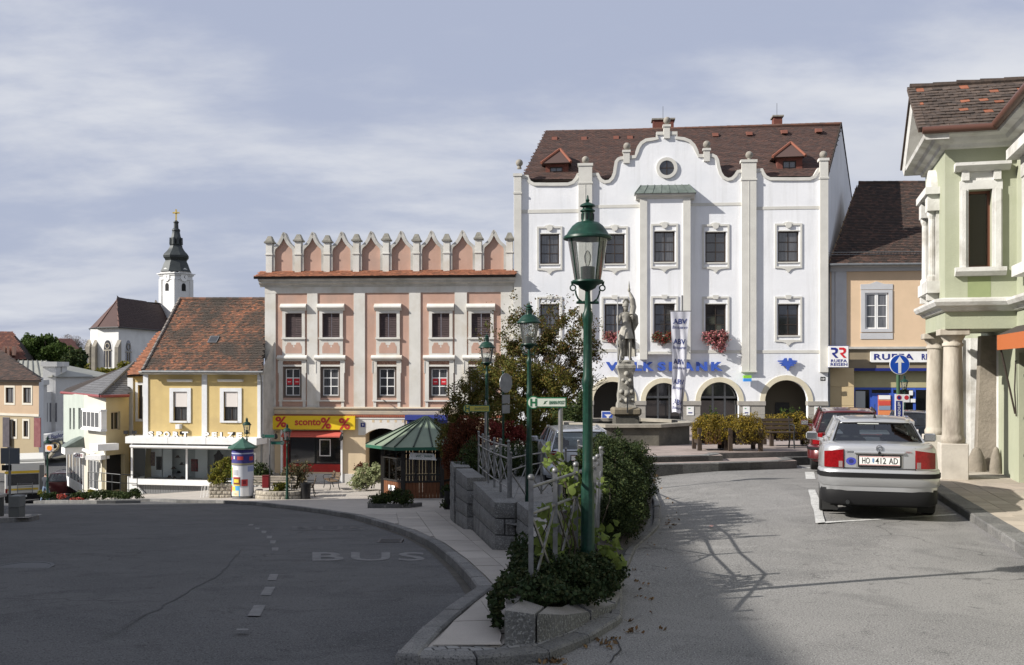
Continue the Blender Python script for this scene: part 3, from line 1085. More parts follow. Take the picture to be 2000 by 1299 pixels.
wall(MB(),0,W,z1,zpar,hw,0,0.22).build('wall',m_bankwall,bank)
zz_=lambda X,Y:F.pt(X/2.899+990,Y/2.899+200)
out=[(88,417),(122,417),(126,432),(136,450),(155,460),(250,461),(345,460),(368,452),(385,432),(397,408),(405,406),(486,405),(520,405),(528,424),(540,440),(556,448),(575,445),(590,430),(600,405),(605,370),(611,338),(625,320),(642,313),(724,305),(727,285),(737,256),(755,230),(785,211),(820,206),(846,204),(846,173),(965,171),(965,200),(1005,204),(1040,218),(1066,244),(1082,276),(1088,300),(1166,297),(1188,308),(1200,330),(1208,370),(1217,402),(1232,424),(1252,434),(1270,430),(1288,412),(1302,390),(1326,386),(1412,382),(1448,380),(1458,402),(1470,420),(1490,430),(1600,431),(1715,430),(1735,420),(1748,400),(1760,377),(1776,374),(1815,374)]
line=[zz_(*p) for p in out]
pl=[(0,zpar),(0,line[0][1])]+line+[(W,line[-1][1]),(W,zpar)]
MB().prism(pl,'y',0,0.34).build('gable_parapet',m_bankwall,bank)
cb=MB()
up=[(p[0],p[1]+0.05) for p in line]
ribbon(cb,up,0.17,-0.07,0.42)
cb.build('coping',m_banktrim,bank)
mb=MB()
for a,b,t,bo in((1004.5,1018.5,345,690),(1130,1156.5,325,690),(1448,1476.5,318,724),(1600.5,1616.5,315,727)):
 u0,u1,zb_,zt=F.rect(a,b,t,bo)
 mb.box(u0,u1,-0.16,0.02 if t<330 else 0.01,zb_,zt)
 mb.box(u0-0.05,u1+0.05,-0.20,-0.002 if False else 0.3,zt+0.001,zt+0.14)
 mb.box(u0-0.04,u1+0.04,-0.19,-0.001,zt-0.95,zt-0.85)
 if b-a>20:
  um=(u0+u1)/2
  mb.box(um-0.012,um+0.012,-0.175,-0.158,zb_,zt-0.96)
  mb.box(u0-0.03,u1+0.03,-0.19,-0.001,zb_-0.08,zb_-0.001)
mb.split('pilaster',m_banktrim,bank)
mb=MB()
for X,Y in((445,325),(1373,297),(1793,295),(70,342)):
 u,z=zz_(X,Y)
 mb.ball((u,0.05,z),0.20,12)
 mb.lathe([(0.13,-0.32),(0.10,-0.16)],8,(u,0.05,z))
for X,Y,pz in((680,248,283),(907,102,140),(1132,237,272)):
 u,z=zz_(X,Y)
 mb.ball((u,0.05,z),0.20,12)
mb.split('stone_ball',m_stoneball,bank,smooth=60)
mb=MB()
for X,w,yt,yb in((677,18,272,345),(905,17,128,205),(1131,17,262,335)):
 u0,zt=zz_(X-w,yt);u1,zb_=zz_(X+w,yb)
 mb.box(u0,u1,-0.12,0.3,zb_,zt-0.12)
 mb.box(u0-0.05,u1+0.05,-0.16,0.33,zt-0.119,zt)
mb.split('ball_pedestal',m_banktrim,bank)
mb=MB()
u0,u1,a,b=F.rect(1018.5,1130,409,416);mb.box(u0,u1,-0.02,0.01,a,b)
u0,u1,a,b=F.rect(1156.5,1249,400,406);mb.box(u0,u1,-0.02,0.01,a,b)
u0,u1,a,b=F.rect(1347,1448,396,402);mb.box(u0,u1,-0.02,0.01,a,b)
u0,u1,a,b=F.rect(1476.5,1600,403,409);mb.box(u0,u1,-0.02,0.01,a,b)
u0,u1,a,b=F.rect(1018.5,1249,682,688);mb.box(u0,u1,-0.02,0.01,a,b)
u0,u1,a,b=F.rect(1347,1448,684,690);mb.box(u0,u1,-0.02,0.01,a,b)
u0,u1,a,b=F.rect(1476.5,1600,684,690);mb.box(u0,u1,-0.02,0.01,a,b)
mb.split('string_course',m_banktrim,bank)
OV=-0.34
ob=bank
_,_,zo0,zo1=F.rect(1249.5,1347,390,692)
h3=[holes[4],holes[5]]
mb=wall(MB(),orx[0],orx[1],zo0,zo1,h3,OV,0.30)
mb.add([(orx[0],OV,zo0),(orx[0],OV,zo1),(orx[0],0,zo1),(orx[0],0,zo0)],[(3,2,1,0)])
mb.add([(orx[1],OV,zo0),(orx[1],OV,zo1),(orx[1],0,zo1),(orx[1],0,zo0)],[(0,1,2,3)])
mb.add([(orx[0],OV,zo0),(orx[1],OV,zo0),(orx[1],0,zo0),(orx[0],0,zo0)],[(3,2,1,0)])
mb.build('oriel',m_bankwall,bank)
mb=MB()
for a,b in((orx[0]-0.01,orx[0]+0.37),(orx[1]-0.37,orx[1]+0.01)):
 mb.box(a,b,OV-0.07,0.0,zo0-0.28,zo1-0.02)
mb.box(orx[0]+0.37,orx[1]-0.37,OV-0.05,OV+0.01,zo0-0.001,zo0+0.14)
mb.prism([(OV-0.02,zo1-0.02),(OV-0.08,zo1+0.08),(OV-0.22,zo1+0.16),(OV-0.22,zo1+0.24),(0,zo1+0.24),(0,zo1-0.02)],'x',orx[0]-0.22,orx[1]+0.22)
mb.split('oriel_trim',m_banktrim,bank)
rt=MB()
za_,zb2=zo1+0.245,zo1+0.78
rt.add([(orx[0]-0.3,OV-0.3,za_),(orx[1]+0.3,OV-0.3,za_),(orx[1]-0.05,0,zb2),(orx[0]+0.05,0,zb2),(orx[0]-0.3,0,za_),(orx[1]+0.3,0,za_)],[(0,1,2,3),(0,3,4),(1,5,2),(0,4,5,1)])
orr=rt.build('oriel_roof',m_copper,bank)
sm=MB()
for i in range(8):
 t=i/7
 a=Vector((orx[0]-0.28+(orx[1]-orx[0]+0.56)*t,OV-0.29,za_+0.01));b=Vector((orx[0]+0.06+(orx[1]-orx[0]-0.12)*t,-0.01,zb2+0.01))
 sm.bar(a,b,0.035,0.04)
sm.split('standing_seam',m_copper,orr)
tr=MB()
def surround(h,v,boss):
 a,b,c,d=h
 L_,R_=a-0.17,b+0.17
 T_=d+0.40;B_=c-0.33
 w=0.10
 tr.box(L_,L_+w,v-0.05,v+0.02,B_,T_)
 tr.box(R_-w,R_,v-0.05,v+0.02,B_,T_)
 um=(a+b)/2
 tr.box(L_+w,R_-w,v-0.05,v+0.02,T_-w,T_)
 tr.prism([(L_+w,B_),(L_+w,B_+w),(R_-w,B_+w),(R_-w,B_),(um+0.32,B_-0.02),(um+0.14,B_-0.08),(um,B_-0.24),(um-0.14,B_-0.08),(um-0.32,B_-0.02)],'y',v-0.05,v+0.02)
 if boss:
  tr.prism([(um-0.28,T_+0.001),(um+0.28,T_+0.001),(um+0.2,T_+0.06),(um,T_+0.1),(um-0.2,T_+0.06)],'y',v-0.05,v+0.02)
  tr.prism([(um+0.16*math.cos(t*PI/6),T_-0.09+0.16*math.sin(t*PI/6)) for t in range(12)],'y',v-0.10,v-0.051)
 else:
  tr.prism([(um-0.12,T_-0.14),(um+0.12,T_-0.14),(um+0.16,T_+0.07),(um-0.16,T_+0.07)],'y',v-0.09,v-0.051)
 tr.box(a+0.0,b-0.0,v-0.035,v+0.02,d+0.001,d+0.05)
 tr.box(a-0.03,b+0.03,v-0.045,v+0.02,c-0.07,c-0.001)
for i,h in enumerate(holes):
 v=OV if i//2==2 else 0.0
 surround(h,v,i%2==0)
 window(bank,h,v+0.12,m_brown,m_darkglass,2,3,fr=0.075,bar=0.04,dep=0.06)
 if v<0:
  MB().add([(h[0],-0.03,h[2]),(h[1],-0.03,h[2]),(h[1],-0.03,h[3]),(h[0],-0.03,h[3])],[(0,1,2,3)]).build('window_backing',m_dark,bank)
tr.split('window_surround',m_banktrim,bank)
u,z=zz_(905,372)
oc=MB()
ribbon(oc,arc(u,z,0.56,0,-2*PI,24)[:-1],0.17,-0.09,0.01,closed=True)
oc=oc.build('oculus',m_banktrim,bank)
MB().prism(arc(u,z,0.395,0,2*PI,24)[:-1],'y',-0.02,0.01).build('pane',m_darkglass,oc)
MB().box(u-0.02,u+0.02,-0.04,-0.021,z-0.38,z+0.38).box(u-0.38,u-0.02,-0.04,-0.021,z-0.02,z+0.02).box(u+0.02,u+0.38,-0.04,-0.021,z-0.02,z+0.02).split('glazing_bar',m_brown,oc)
mb=MB()
for ua,ub,r in arcs:
 ribbon(mb,arc((ua+ub)/2,zsp,r+0.26,PI,0,18),0.26,-0.05,0.02)
mb.split('archivolt',m_cream_trim,bank)
cap=MB()
ped=[(1125,1159),(1234,1261),(1332,1368),(1443,1494),(1578,1616)]
zc0=zsp-0.02
for a,b in ped:
 u0,u1=F.u(a),F.u(b)
 cap.box(u0-0.03,u1+0.03,-0.10,0.48,zsp-0.22,zsp)
 n=4
 for k in range(n):
  za=(zsp-0.22)*k/n;zb_=(zsp-0.22)*(k+1)/n
  nb=2 if(b-a>30 and k%2) else 1
  for q in range(nb):
   MB().cbox(u0+(u1-u0)*q/nb+0.004,u0+(u1-u0)*(q+1)/nb-0.004,-0.05,0.47,za+0.004,zb_-0.004,0.01).build('pier_stone',m_pier,bank)
cap.split('pier_cap',m_pier,bank)
u0,u1=F.u(1150),F.u(1590)
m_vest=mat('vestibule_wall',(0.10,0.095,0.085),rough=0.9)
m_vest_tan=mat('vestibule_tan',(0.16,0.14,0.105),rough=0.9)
inn=MB()
inn.box(u0,F.u(1460),2.6,2.7,0,z1).box(u0-0.1,u0,0.5,2.7,0,z1)
inn.box(u0,F.u(1600),0.46,2.8,z1-0.15,z1).box(u0,F.u(1600),0.46,2.8,-0.1,0.0)
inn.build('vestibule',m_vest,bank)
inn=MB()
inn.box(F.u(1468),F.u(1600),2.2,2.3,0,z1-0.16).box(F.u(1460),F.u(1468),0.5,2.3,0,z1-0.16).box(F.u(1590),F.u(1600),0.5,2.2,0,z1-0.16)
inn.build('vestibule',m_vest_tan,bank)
u_,v_,a,b=F.rect(1528,1556,789,845)
MB().box(u_,v_,2.12,2.19,a-0.6,b).build('cash_machine',m_black,bank)
for(ua,ub,r) in arcs[1:3]:
 n=4
 d=MB()
 m0=(ua+ub)/2
 v=0.75
 for k in(0.0,0.36,0.68,1.0):
  x=ua+(ub-ua)*k
  h=zsp+math.sqrt(max(0.0,r*r-(x-m0)**2))*0.97
  d.box(x-0.05,x+0.05,v,v+0.07,0,max(h,zsp))
 d.box(ua,ub,v+0.002,v+0.068,zsp+0.12,zsp+0.24).box(ua,ub,v+0.002,v+0.068,0.95,1.03)
 dd=d.build('glass_door',m_zinc,bank)
 MB().add([(ua,v+0.03,0),(ub,v+0.03,0),(ub,v+0.03,zsp),(ua,v+0.03,zsp)],[(0,1,2,3)]).build('pane',m_darkglass,dd)
 MB().prism(arc(m0,zsp+0.24,r*0.96,0,PI,12),'y',v+0.025,v+0.035).build('pane',m_darkglass,dd)
for a,b in((1341,1355),(1451,1464),(1590,1603)):
 u0,u1,za,zb_=F.rect(a,b,794,811)
 nb=MB().box(u0,u1,-0.075,-0.052,za,zb_).build('notice',m_white,bank)
 MB().box(u0+0.08,u1-0.08,-0.079,-0.076,za+0.1,za+0.16).build('print',m_blue_dk,nb)
 MB().box(u0+0.08,u1-0.18,-0.079,-0.076,zb_-0.13,zb_-0.08).build('print',mat('print_green',(0.1,0.3,0.15)),nb)
lets=[('V',1183,1208),('O',1212,1234),('L',1237,1254),('K',1256,1277),('S',1284,1300),('B',1306,1326),('A',1333,1355),('N',1359,1381),('K',1388,1411)]
u0,u1,za,zb_=F.rect(1290,1300,707,724.5)
for ch,a,b in lets:
 text_on('letter',ch,bank,F.u(a),F.u(b),za,zb_,-0.10,m_blue,bold=0.055,depth=0.10)
em=MB()
ez=lambda X,Y:F.pt(X/2.899+990,Y/2.897+540)
bird=[(1530,462),(1562,462),(1572,470),(1582,462),(1590,462),(1586,505),(1596,462),(1612,462),(1604,472),(1612,472),(1642,478),(1640,486),(1612,488),(1636,494),(1630,500),(1606,502),(1600,505),(1588,534),(1584,534),(1572,505),(1552,500),(1546,494),(1566,490),(1540,486),(1534,478),(1560,478),(1532,470)]
bird=[(1530,476),(1560,474),(1570,462),(1582,462),(1588,488),(1594,462),(1608,462),(1614,474),(1642,476),(1640,483),(1612,484),(1636,489),(1632,495),(1608,496),(1626,501),(1620,506),(1603,506),(1588,536),(1573,506),(1553,506),(1548,501),(1566,496),(1543,495),(1538,489),(1562,484),(1532,483)]
em.prism([ez(*p) for p in bird],'y',-0.18,-0.08).build('wing_emblem',m_blue,bank)
u0,u1,za,zb_=F.rect(1450,1465.5,733,745)
MB().box(u0,u1,-0.45,-0.17,(za+zb_)/2+0.01,zb_).build('lamp_box',mat('lime_green',(0.25,0.55,0.05),rough=0.4),bank)
MB().box(u0,u1,-0.45,-0.17,za,(za+zb_)/2).build('lamp_box',mat('bright_blue',(0.05,0.25,0.65),rough=0.4),bank)
u0,u1,za,zb_=F.rect(1601,1611,736,744)
npl=MB().box(u0,u1,-0.19,-0.165,za,zb_).build('number_plate',m_black,bank)
text_on('numeral','10',npl,u0+0.06,u1-0.06,za+0.05,zb_-0.05,-0.191,m_white,depth=0.004)
def V3(px,py,v):
 a,b=F.pt(px,py,v);return Vector((a,v,b))
FL,FR,R1,R0=V3(1017,352,0.36),V3(1616.5,344,0.36),V3(1643,242,6.0),V3(1066,260,6.0)
rf,eu,ev,nn=roof_quad(bank,FL,FR,R1,R0,0.19,0.165,m_tile_red,3)
ridge(rf,R0,R1,0.12,m_ridge)
B1=V3(1665,398,12.0);B0=V3(1100,400,12.0)
MB().add([(W,0.02,0),(B1.x,12,0),tuple(B1),tuple(R1-Vector((0.02,0,0.12))),tuple(FR-Vector((0.02,0,0.12)))],[(0,1,2,3,4)]).build('side_wall',m_bankwall,bank)
MB().add([(0.0,0.02,0),(B0.x,12,0),tuple(B0),tuple(R0-Vector((-0.02,0,0.12))),tuple(FL-Vector((-0.02,0,0.12)))],[(4,3,2,1,0)]).build('side_wall',m_bankwall,bank)
MB().add([tuple(R0),tuple(R1),tuple(B1),tuple(B0),(B0.x,12,0),(B1.x,12,0)],[(0,1,2,3),(3,2,5,4)]).build('rear_slope',m_deck,bank)
vg=MB().bar(FR+nn*0.03,R1+nn*0.03,0.06,0.14).bar(R1+nn*0.03,B1,0.06,0.14)
vg.build('verge',m_deck,bank)
def dormer(win,apex,cl,cr,body):
 v=1.1
 a,b=F.u(body[0],v),F.u(body[1],v)
 zb_=F.z(body[0],body[3],v)-0.5;zt=F.z(body[0],body[2],v)
 d=wall(MB(),a,b,zb_,zt,[F.rect(*win,v)],v,0.1)
 d.add([(a,v,zb_),(a,v,zt),(a,v+2.6,zt),(a,v+2.6,zb_)],[(3,2,1,0)])
 d.add([(b,v,zb_),(b,v,zt),(b,v+2.6,zt),(b,v+2.6,zb_)],[(0,1,2,3)])
 d=d.build('dormer',m_brick,bank)
 window(d,F.rect(*win,v),v+0.04,m_brown,m_darkglass,2,2,fr=0.06,bar=0.04)
 A=V3(*apex,v+0.75);A2=A+Vector((0,2.4,0.0))
 CL=V3(*cl,v-0.3);CR=V3(*cr,v-0.3)
 CL2=CL+Vector((0,2.2,0));CR2=CR+Vector((0,2.2,0))
 MB().add([CL,CR,A,A2,CL2,CR2],[(0,1,2),(0,2,3,4),(1,5,3,2),(0,4,5,1)]).build('dormer_roof',m_tile_red,d)
 e=MB()
 for p,q in((CL,A),(CR,A),(A,A2)):
  e.tube([p+Vector((0,0,0.02)),q+Vector((0,0,0.02))],0.08,6)
 e.split('hip_tiles',mat('hip_tile_red',(0.21,0.075,0.045),rough=0.85),d)
dormer((1074,1099,326,352),(1094,292),(1057,319),(1115,317),(1065.5,1110,320,356))
dormer((1529,1555,314,341),(1545,279),(1509,307),(1573.5,304.5),(1518,1567,308,344))
for a,b,t,bo in((1275.5,1316,234,262),(1511.5,1528,228,252)):
 v=6.6
 u0,u1,za,zb_=F.rect(a,b,t,bo,v)
 ch=MB().box(u0,u1,v,v+0.75,za-0.9,zb_).build('chimney',m_brick,bank)
 MB().box(u0-0.08,u1+0.08,v-0.08,v+0.83,zb_+0.001,zb_+0.09).build('chimney_cap',m_stoneball,ch)
 MB().tube([((u0+u1)/2,v+0.4,zb_),((u0+u1)/2,v+0.4,zb_+0.9)],0.012,5).build('lightning_rod',m_iron,ch)
mb=MB()
for X,Y in((270,208),(437,208),(618,203),(697,202),(1180,187),(1372,180),(1570,170),(1765,162)):
 a,b=F.pt(X/2.899+990,Y/2.899+200,5.0)
 mb.prism([(4.75,b-0.10),(4.9,b+0.12),(5.3,b+0.20),(5.3,b-0.1)],'x',a-0.16,a+0.16)
mb.split('vent_tile',mat('vent_tile_red',(0.15,0.056,0.038),rough=0.85),bank)
#the salmon house
m_salmon=mat('render_salmon',(0.50,0.325,0.255),(0.44,0.28,0.215),1.1,rough=0.88,bump=0.3,bscale=22,c3=(0.42,0.285,0.23),scale3=0.7,streak=((0.30,0.22,0.18),.35))
m_stucco=mat('stucco_greywhite',(0.66,0.645,0.605),(0.58,0.565,0.52),1.0,rough=0.88,bump=0.25,bscale=24,c3=(0.54,0.50,0.43),scale3=0.6,streak=((0.36,0.34,0.30),.4))
m_stucco_worn=mat('stucco_weathered',(0.52,0.505,0.47),(0.40,0.39,0.36),1.6,rough=0.9,bump=0.4,bscale=20,c3=(0.33,0.32,0.29),scale3=0.9)
m_creamwall=mat('render_cream',(0.60,0.48,0.32),(0.54,0.43,0.285),1.2,rough=0.88,bump=0.2,bscale=24,streak=((0.34,0.28,0.2),.35))
m_shutter=mat('shutter_brown',(0.085,0.058,0.058),(0.06,0.042,0.042),6,rough=0.6,rand=0.1)
m_redpaint=mat('shop_red',(0.36,0.014,0.012),(0.30,0.012,0.01),4,rough=0.35)
m_yellow=mat('sign_yellow',(0.72,0.50,0.02),rough=0.45)
S=Fac(517.5,56.2,1003.2,55.05,-4.05)
salm=S.root('salmon_house','salmon pink and white town house with scalloped battlement parapet','house')
W2=S.w
zt=S.z(760,572);zg_=S.z(760,800)
upx=[(558,590),(630,664),(741,775),(844,878),(921,958)]
hU=[S.rect(a,b,612,659) for a,b in upx]
hL=[S.rect(a-5,b+2,716,777) for a,b in[(558,588),(631,663),(741.5,773),(843,876),(920,955)]]
wall(MB(),0,W2,zg_,zt,hU+hL,0,0.25).build('wall',m_salmon,salm)
st=MB()
for a,b in((517.6,538.7),(600,620.4),(691,713),(799,821.5),(888,912),(978,1003)):
 st.box(S.u(a)+0.005,S.u(b),-0.05,0.005,zg_,zt)
st.box(0.005,W2,-0.055,0.005,zt+0.001,zt+0.35)
st.split('pilaster_strip',m_stucco,salm)
fr=MB();ap=MB();nich=MB()
for hu,hl in zip(hU,hL):
 a,b,c,d=hu
 fr.box(a-0.17,a-0.001,-0.07,0.01,c,d+0.14).box(b+0.001,b+0.17,-0.07,0.01,c,d+0.14).box(a-0.0005,b+0.0005,-0.07,0.01,d+0.001,d+0.14)
 fr.prism([(-0.09,d+0.141),(-0.16,d+0.24),(-0.27,d+0.30),(-0.27,d+0.36),(-0.10,d+0.52),(0,d+0.52),(0,d+0.141)],'x',a-0.26,b+0.26)
 fr.box(a-0.2,b+0.2,-0.13,0.01,c-0.10,c-0.001)
 top2=hl[3]
 ap.box(a-0.17,b+0.17,-0.055,0.005,top2+0.62,c-0.101)
 zz0,zz1=top2+0.72,c-0.28
 um=(a+b)/2;wv=(b-a)/2
 nich.prism([(um-wv,zz0),(um+wv,zz0),(um+wv,zz1-0.22),(um+wv-0.06,zz1-0.14),(um+wv-0.12,zz1),(um+0.16,zz1),(um+0.12,zz1-0.12),(um+0.02,zz1-0.14),(um+0.06,zz1-0.26),(um-0.06,zz1-0.26),(um-0.02,zz1-0.14),(um-0.12,zz1-0.12),(um-0.16,zz1),(um-wv+0.12,zz1),(um-wv+0.06,zz1-0.14),(um-wv,zz1-0.22)],'y',-0.062,-0.05)
 a,b,c,d=hl
 fr.prism([(-0.10,d+0.36),(-0.17,d+0.40),(-0.25,d+0.44),(-0.25,d+0.50),(-0.10,d+0.62),(0,d+0.62),(0,d+0.36)],'x',a-0.30,b+0.30)
 fr.box(a-0.22,a-0.001,-0.09,0.01,c-0.12,d+0.359).box(b+0.001,b+0.22,-0.09,0.01,c-0.12,d+0.359)
 fr.box(a-0.0005,b+0.0005,-0.08,0.01,d+0.001,d+0.10).box(a-0.0005,b+0.0005,-0.08,0.01,d+0.30,d+0.359)
 fr.box(a-0.26,a-0.221,-0.11,0.005,d-0.35,d+0.30).box(b+0.221,b+0.26,-0.11,0.005,d-0.35,d+0.30)
 fr.box(a-0.24,b+0.24,-0.10,0.005,c-0.20,c-0.121)
 fr.box(a-0.2,a-0.05,-0.05,0.005,zg_,c-0.201).box(b+0.05,b+0.2,-0.05,0.005,zg_,c-0.201)
fr.split('window_surround',m_stucco,salm)
ap.split('apron',m_stucco,salm)
nich.split('apron_niche',m_salmon,salm)
fz=MB()
for a,b,c,d in hL:
 fz.box(a+0.02,b-0.02,-0.03,0.004,d+0.101,d+0.299)
fz.split('frieze_panel',mat('frieze_brown',(0.20,0.10,0.07),(0.40,0.24,0.17),14,rough=0.9),salm)
slat_me={}
for a,b,c,d in hU:
 n=12
 um=(a+b)/2
 for l_,r_ in((a+0.01,um-0.008),(um+0.008,b-0.01)):
  sh=MB().box(l_,l_+0.055,0.06,0.10,c+0.01,d-0.01).box(r_-0.055,r_,0.06,0.10,c+0.01,d-0.01)
  sh.box(l_+0.055,r_-0.055,0.06,0.10,c+0.01,c+0.07).box(l_+0.055,r_-0.055,0.06,0.10,d-0.07,d-0.01)
  sh.box(l_+0.055,r_-0.055,0.095,0.105,c+0.07,d-0.07)
  sh=sh.build('shutter',m_shutter,salm)
  key=round(r_-l_,2)
  if key not in slat_me:
   w_=(r_-l_-0.112)/2
   q=MB().hexa([(-w_,-0.03,-0.045),(w_,-0.03,-0.045),(w_,-0.015,-0.045),(-w_,-0.015,-0.045),(-w_,0.012,0.04),(w_,0.012,0.04),(w_,0.024,0.04),(-w_,0.024,0.04)]).mesh('slat')
   q.materials.append(m_shutter)
   slat_me[key]=q
  for k in range(n):
   piece('slat',slat_me[key],((l_+r_)/2,0.075,c+0.10+(d-c-0.18)*(k+0.4)/n),sh)
m_poster=mat('poster_red',(0.50,0.02,0.03),rough=0.5)
for i,(a,b,c,d) in enumerate(hL):
 MB().box(a,a+0.12,0.03,0.15,c,d).box(b-0.12,b,0.03,0.15,c,d).box(a+0.12,b-0.12,0.03,0.15,c,c+0.12).box(a+0.12,b-0.12,0.03,0.15,d-0.12,d).build('outer_frame',mat('frame_umber',(0.11,0.085,0.07),rough=0.6),salm)
 w=window(salm,(a+0.121,b-0.121,c+0.121,d-0.121),0.10,m_white,m_darkglass,2,3,fr=0.045,bar=0.05)
 if i in(0,3):
  for t in(0.30,0.70):
   x=a+(b-a)*t
   MB().box(x-0.15,x+0.15,0.112,0.116,c+(d-c)*0.42,c+(d-c)*0.62).build('poster',m_poster,w)
   MB().box(x-0.09,x+0.09,0.108,0.111,c+(d-c)*0.50,c+(d-c)*0.52).build('print',m_white,w)
mb=MB()
prof=[(0.02,zt+0.351),(-0.10,zt+0.351),(-0.14,zt+0.46),(-0.30,zt+0.54),(-0.32,zt+0.64),(-0.46,zt+0.70),(-0.50,zt+0.86),(0.02,zt+0.86)]
mb.prism(prof,'x',-0.25,W2+0.1)
mb.build('cornice',m_stucco_worn,salm)
zsk=zt+0.861
skL,skR=Vector((-0.45,-0.58,zsk)),Vector((W2+0.15,-0.58,zsk))
sk,*_=roof_quad(salm,skL,skR,Vector((W2+0.15,0.05,zsk+0.36)),Vector((-0.2,0.05,zsk+0.36)),0.17,0.14,m_tile_orange,5,name='tile_skirt')
zb0=zsk+0.34
pins=[527.5,583.8,640,697,755,814,873,935,995.5]
pu=[S.u(p,0.1) for p in pins]
ht=S.z(760,452.5,0.1)-zb0
hp=S.z(760,457,0.1)-zb0
oge=[(1.0,0.0),(1.0,0.48),(0.96,0.56),(0.86,0.62),(0.70,0.665),(0.53,0.715),(0.38,0.785),(0.26,0.865),(0.15,0.95),(0.07,0.99),(0.0,1.0)]
pan=MB();rim=MB();pinm=MB();capm=MB()
for i in range(8):
 um=(pu[i]+pu[i+1])/2;hw_=(pu[i+1]-pu[i])/2-0.14
 left=[(um-hw_*x,zb0+ht*z) for x,z in oge]
 right=[(um+hw_*x,zb0+ht*z) for x,z in reversed(oge[:-1])]
 ln=left+right
 pan.prism(ln,'y',0.06,0.36)
 ribbon(rim,[(p[0],p[1]+0.02) for p in ln],0.17,-0.08,0.40)
pan.split('battlement_panel',m_salmon,salm)
rim.split('battlement_rim',m_stucco_worn,salm)
for u in pu:
 k=random.uniform(-0.05,0.05)
 pinm.box(u-0.17,u+0.17,-0.12,0.34,zb0-0.10,zb0+hp-0.42+k)
 pinm.box(u-0.21,u+0.21,-0.16,0.38,zb0+ht*0.42,zb0+ht*0.42+0.07)
 t0=zb0+hp-0.419+k
 capm.box(u-0.25,u+0.25,-0.20,0.42,t0,t0+0.09)
 capm.hexa([(u-0.21,-0.16,t0+0.091),(u+0.21,-0.16,t0+0.091),(u+0.21,0.38,t0+0.091),(u-0.21,0.38,t0+0.091),(u-0.09,-0.02,t0+0.40),(u+0.09,-0.02,t0+0.40),(u+0.09,0.24,t0+0.40),(u-0.09,0.24,t0+0.40)])
pinm.split('battlement_pillar',m_stucco,salm)
capm.split('pillar_cap',mat('lichen_stone',(0.27,0.255,0.22),(0.17,0.165,0.14),4,rough=0.95,bump=0.5),salm)
MB().box(0.3,W2,0.5,6.5,zt,zb0-0.15).box(0.02,0.3,0.26,6.5,0,zt+0.3).build('body',m_stucco_worn,salm)
mb=MB()
mb.prism([(0.02,zg_),(-0.10,zg_),(-0.16,zg_+0.05),(-0.16,zg_+0.11),(-0.08,zg_+0.14),(0.02,zg_+0.14)],'x',-0.02,W2)
mb.prism([(0.02,zg_-0.26),(-0.06,zg_-0.26),(-0.09,zg_-0.10),(-0.05,zg_-0.001),(0.02,zg_-0.001)],'x',-0.02,W2)
mb.split('string_course',mat('stucco_tan',(0.56,0.47,0.35),(0.45,0.40,0.33),2,rough=0.88),salm)
dt=MB()
nd=110
for k in range(nd):
 x=0.05+(W2-0.1)*k/nd
 dt.box(x,x+0.075,-0.075,0.0,zg_-0.40,zg_-0.31)
dt=dt.build('dentils',mat('dentil_red',(0.36,0.12,0.07),rough=0.9),salm);dt['kind']='stuff'
MB().box(0.0,W2,-0.04,0.01,zg_-0.45,zg_-0.27).build('dentil_band',mat('band_red',(0.30,0.10,0.065),(0.36,0.16,0.11),5,rough=0.9),salm)
MB().box(0.0,W2,-0.06,0.01,zg_-0.52,zg_-0.451).build('band_edge',m_stucco,salm)
zg2=zg_-0.52
sh=S.rect(553,669,841,922)
um_=S.u(698)
wall(MB(),0,um_,0,zg2,[sh],0.0,0.9).build('ground_wall',m_creamwall,salm)
ga,gb=S.u(714),S.u(782)
gz=S.z(748,848)
seg=[(ga+(gb-ga)*t,gz+0.32*math.sin(PI*t)**0.8) for t in[i/10 for i in range(11)]]
MB().prism([(um_,0),(ga,0)]+seg+[(gb,0),(W2,0),(W2,zg2),(um_,zg2)],'y',0.0,0.9).build('ground_wall',m_creamwall,salm)
gw=MB()
gw.box(S.u(700),ga-0.002,-0.03,0.005,S.z(705,850),S.z(705,813)).prism([(S.u(705),S.z(705,850))]+[(p[0],p[1]+0.001) for p in seg]+[(S.u(790),S.z(790,850)),(S.u(790),S.z(790,813)),(S.u(705),S.z(705,813))],'y',-0.031,0.004)
gw.build('gateway_surround',m_stucco,salm)
dn=MB()
for px in(727,741.5,756,771,785):
 u0,u1,a,b=S.rect(px,px+4.5,820,825)
 dn.box(u0,u1,-0.035,-0.0315,a,b)
dn.split('gateway_notch',m_creamwall,salm)
MB().box(ga-0.6,gb+0.6,3.0,3.1,0,zg2).box(ga-0.1,ga,0.9,3.0,0,zg2).box(gb,gb+0.1,0.9,3.0,0,zg2).box(ga,gb,0.91,3.0,gz+0.4,gz+0.5).build('passage',m_dark,salm)
pn=MB()
u0=0.0
plinth_z=S.z(620,925)
for k in range(9):
 a=W2*0.47*k/9;b=W2*0.47*(k+1)/9
 if b>ga:break
 MB().cbox(a+0.004,min(b,ga-0.02)-0.004,-0.07,0.02,-0.3,plinth_z,0.012).build('plinth_stone',mat('plinth_white',(0.55,0.53,0.49),(0.45,0.43,0.40),2.5,rough=0.9,bump=0.3,rand=0.06),salm)
sf=MB()
a,b,c,d=sh
sf.box(a,a+0.18,0.02,0.5,c,d).box(b-0.10,b,0.02,0.5,c,d).box(a+0.18,b-0.10,0.05,0.5,c,c+0.42)
sf.box(a+0.18,b-0.10,0.03,0.3,c+0.0,c+0.12)
shop=sf.build('shop_front',m_redpaint,salm)
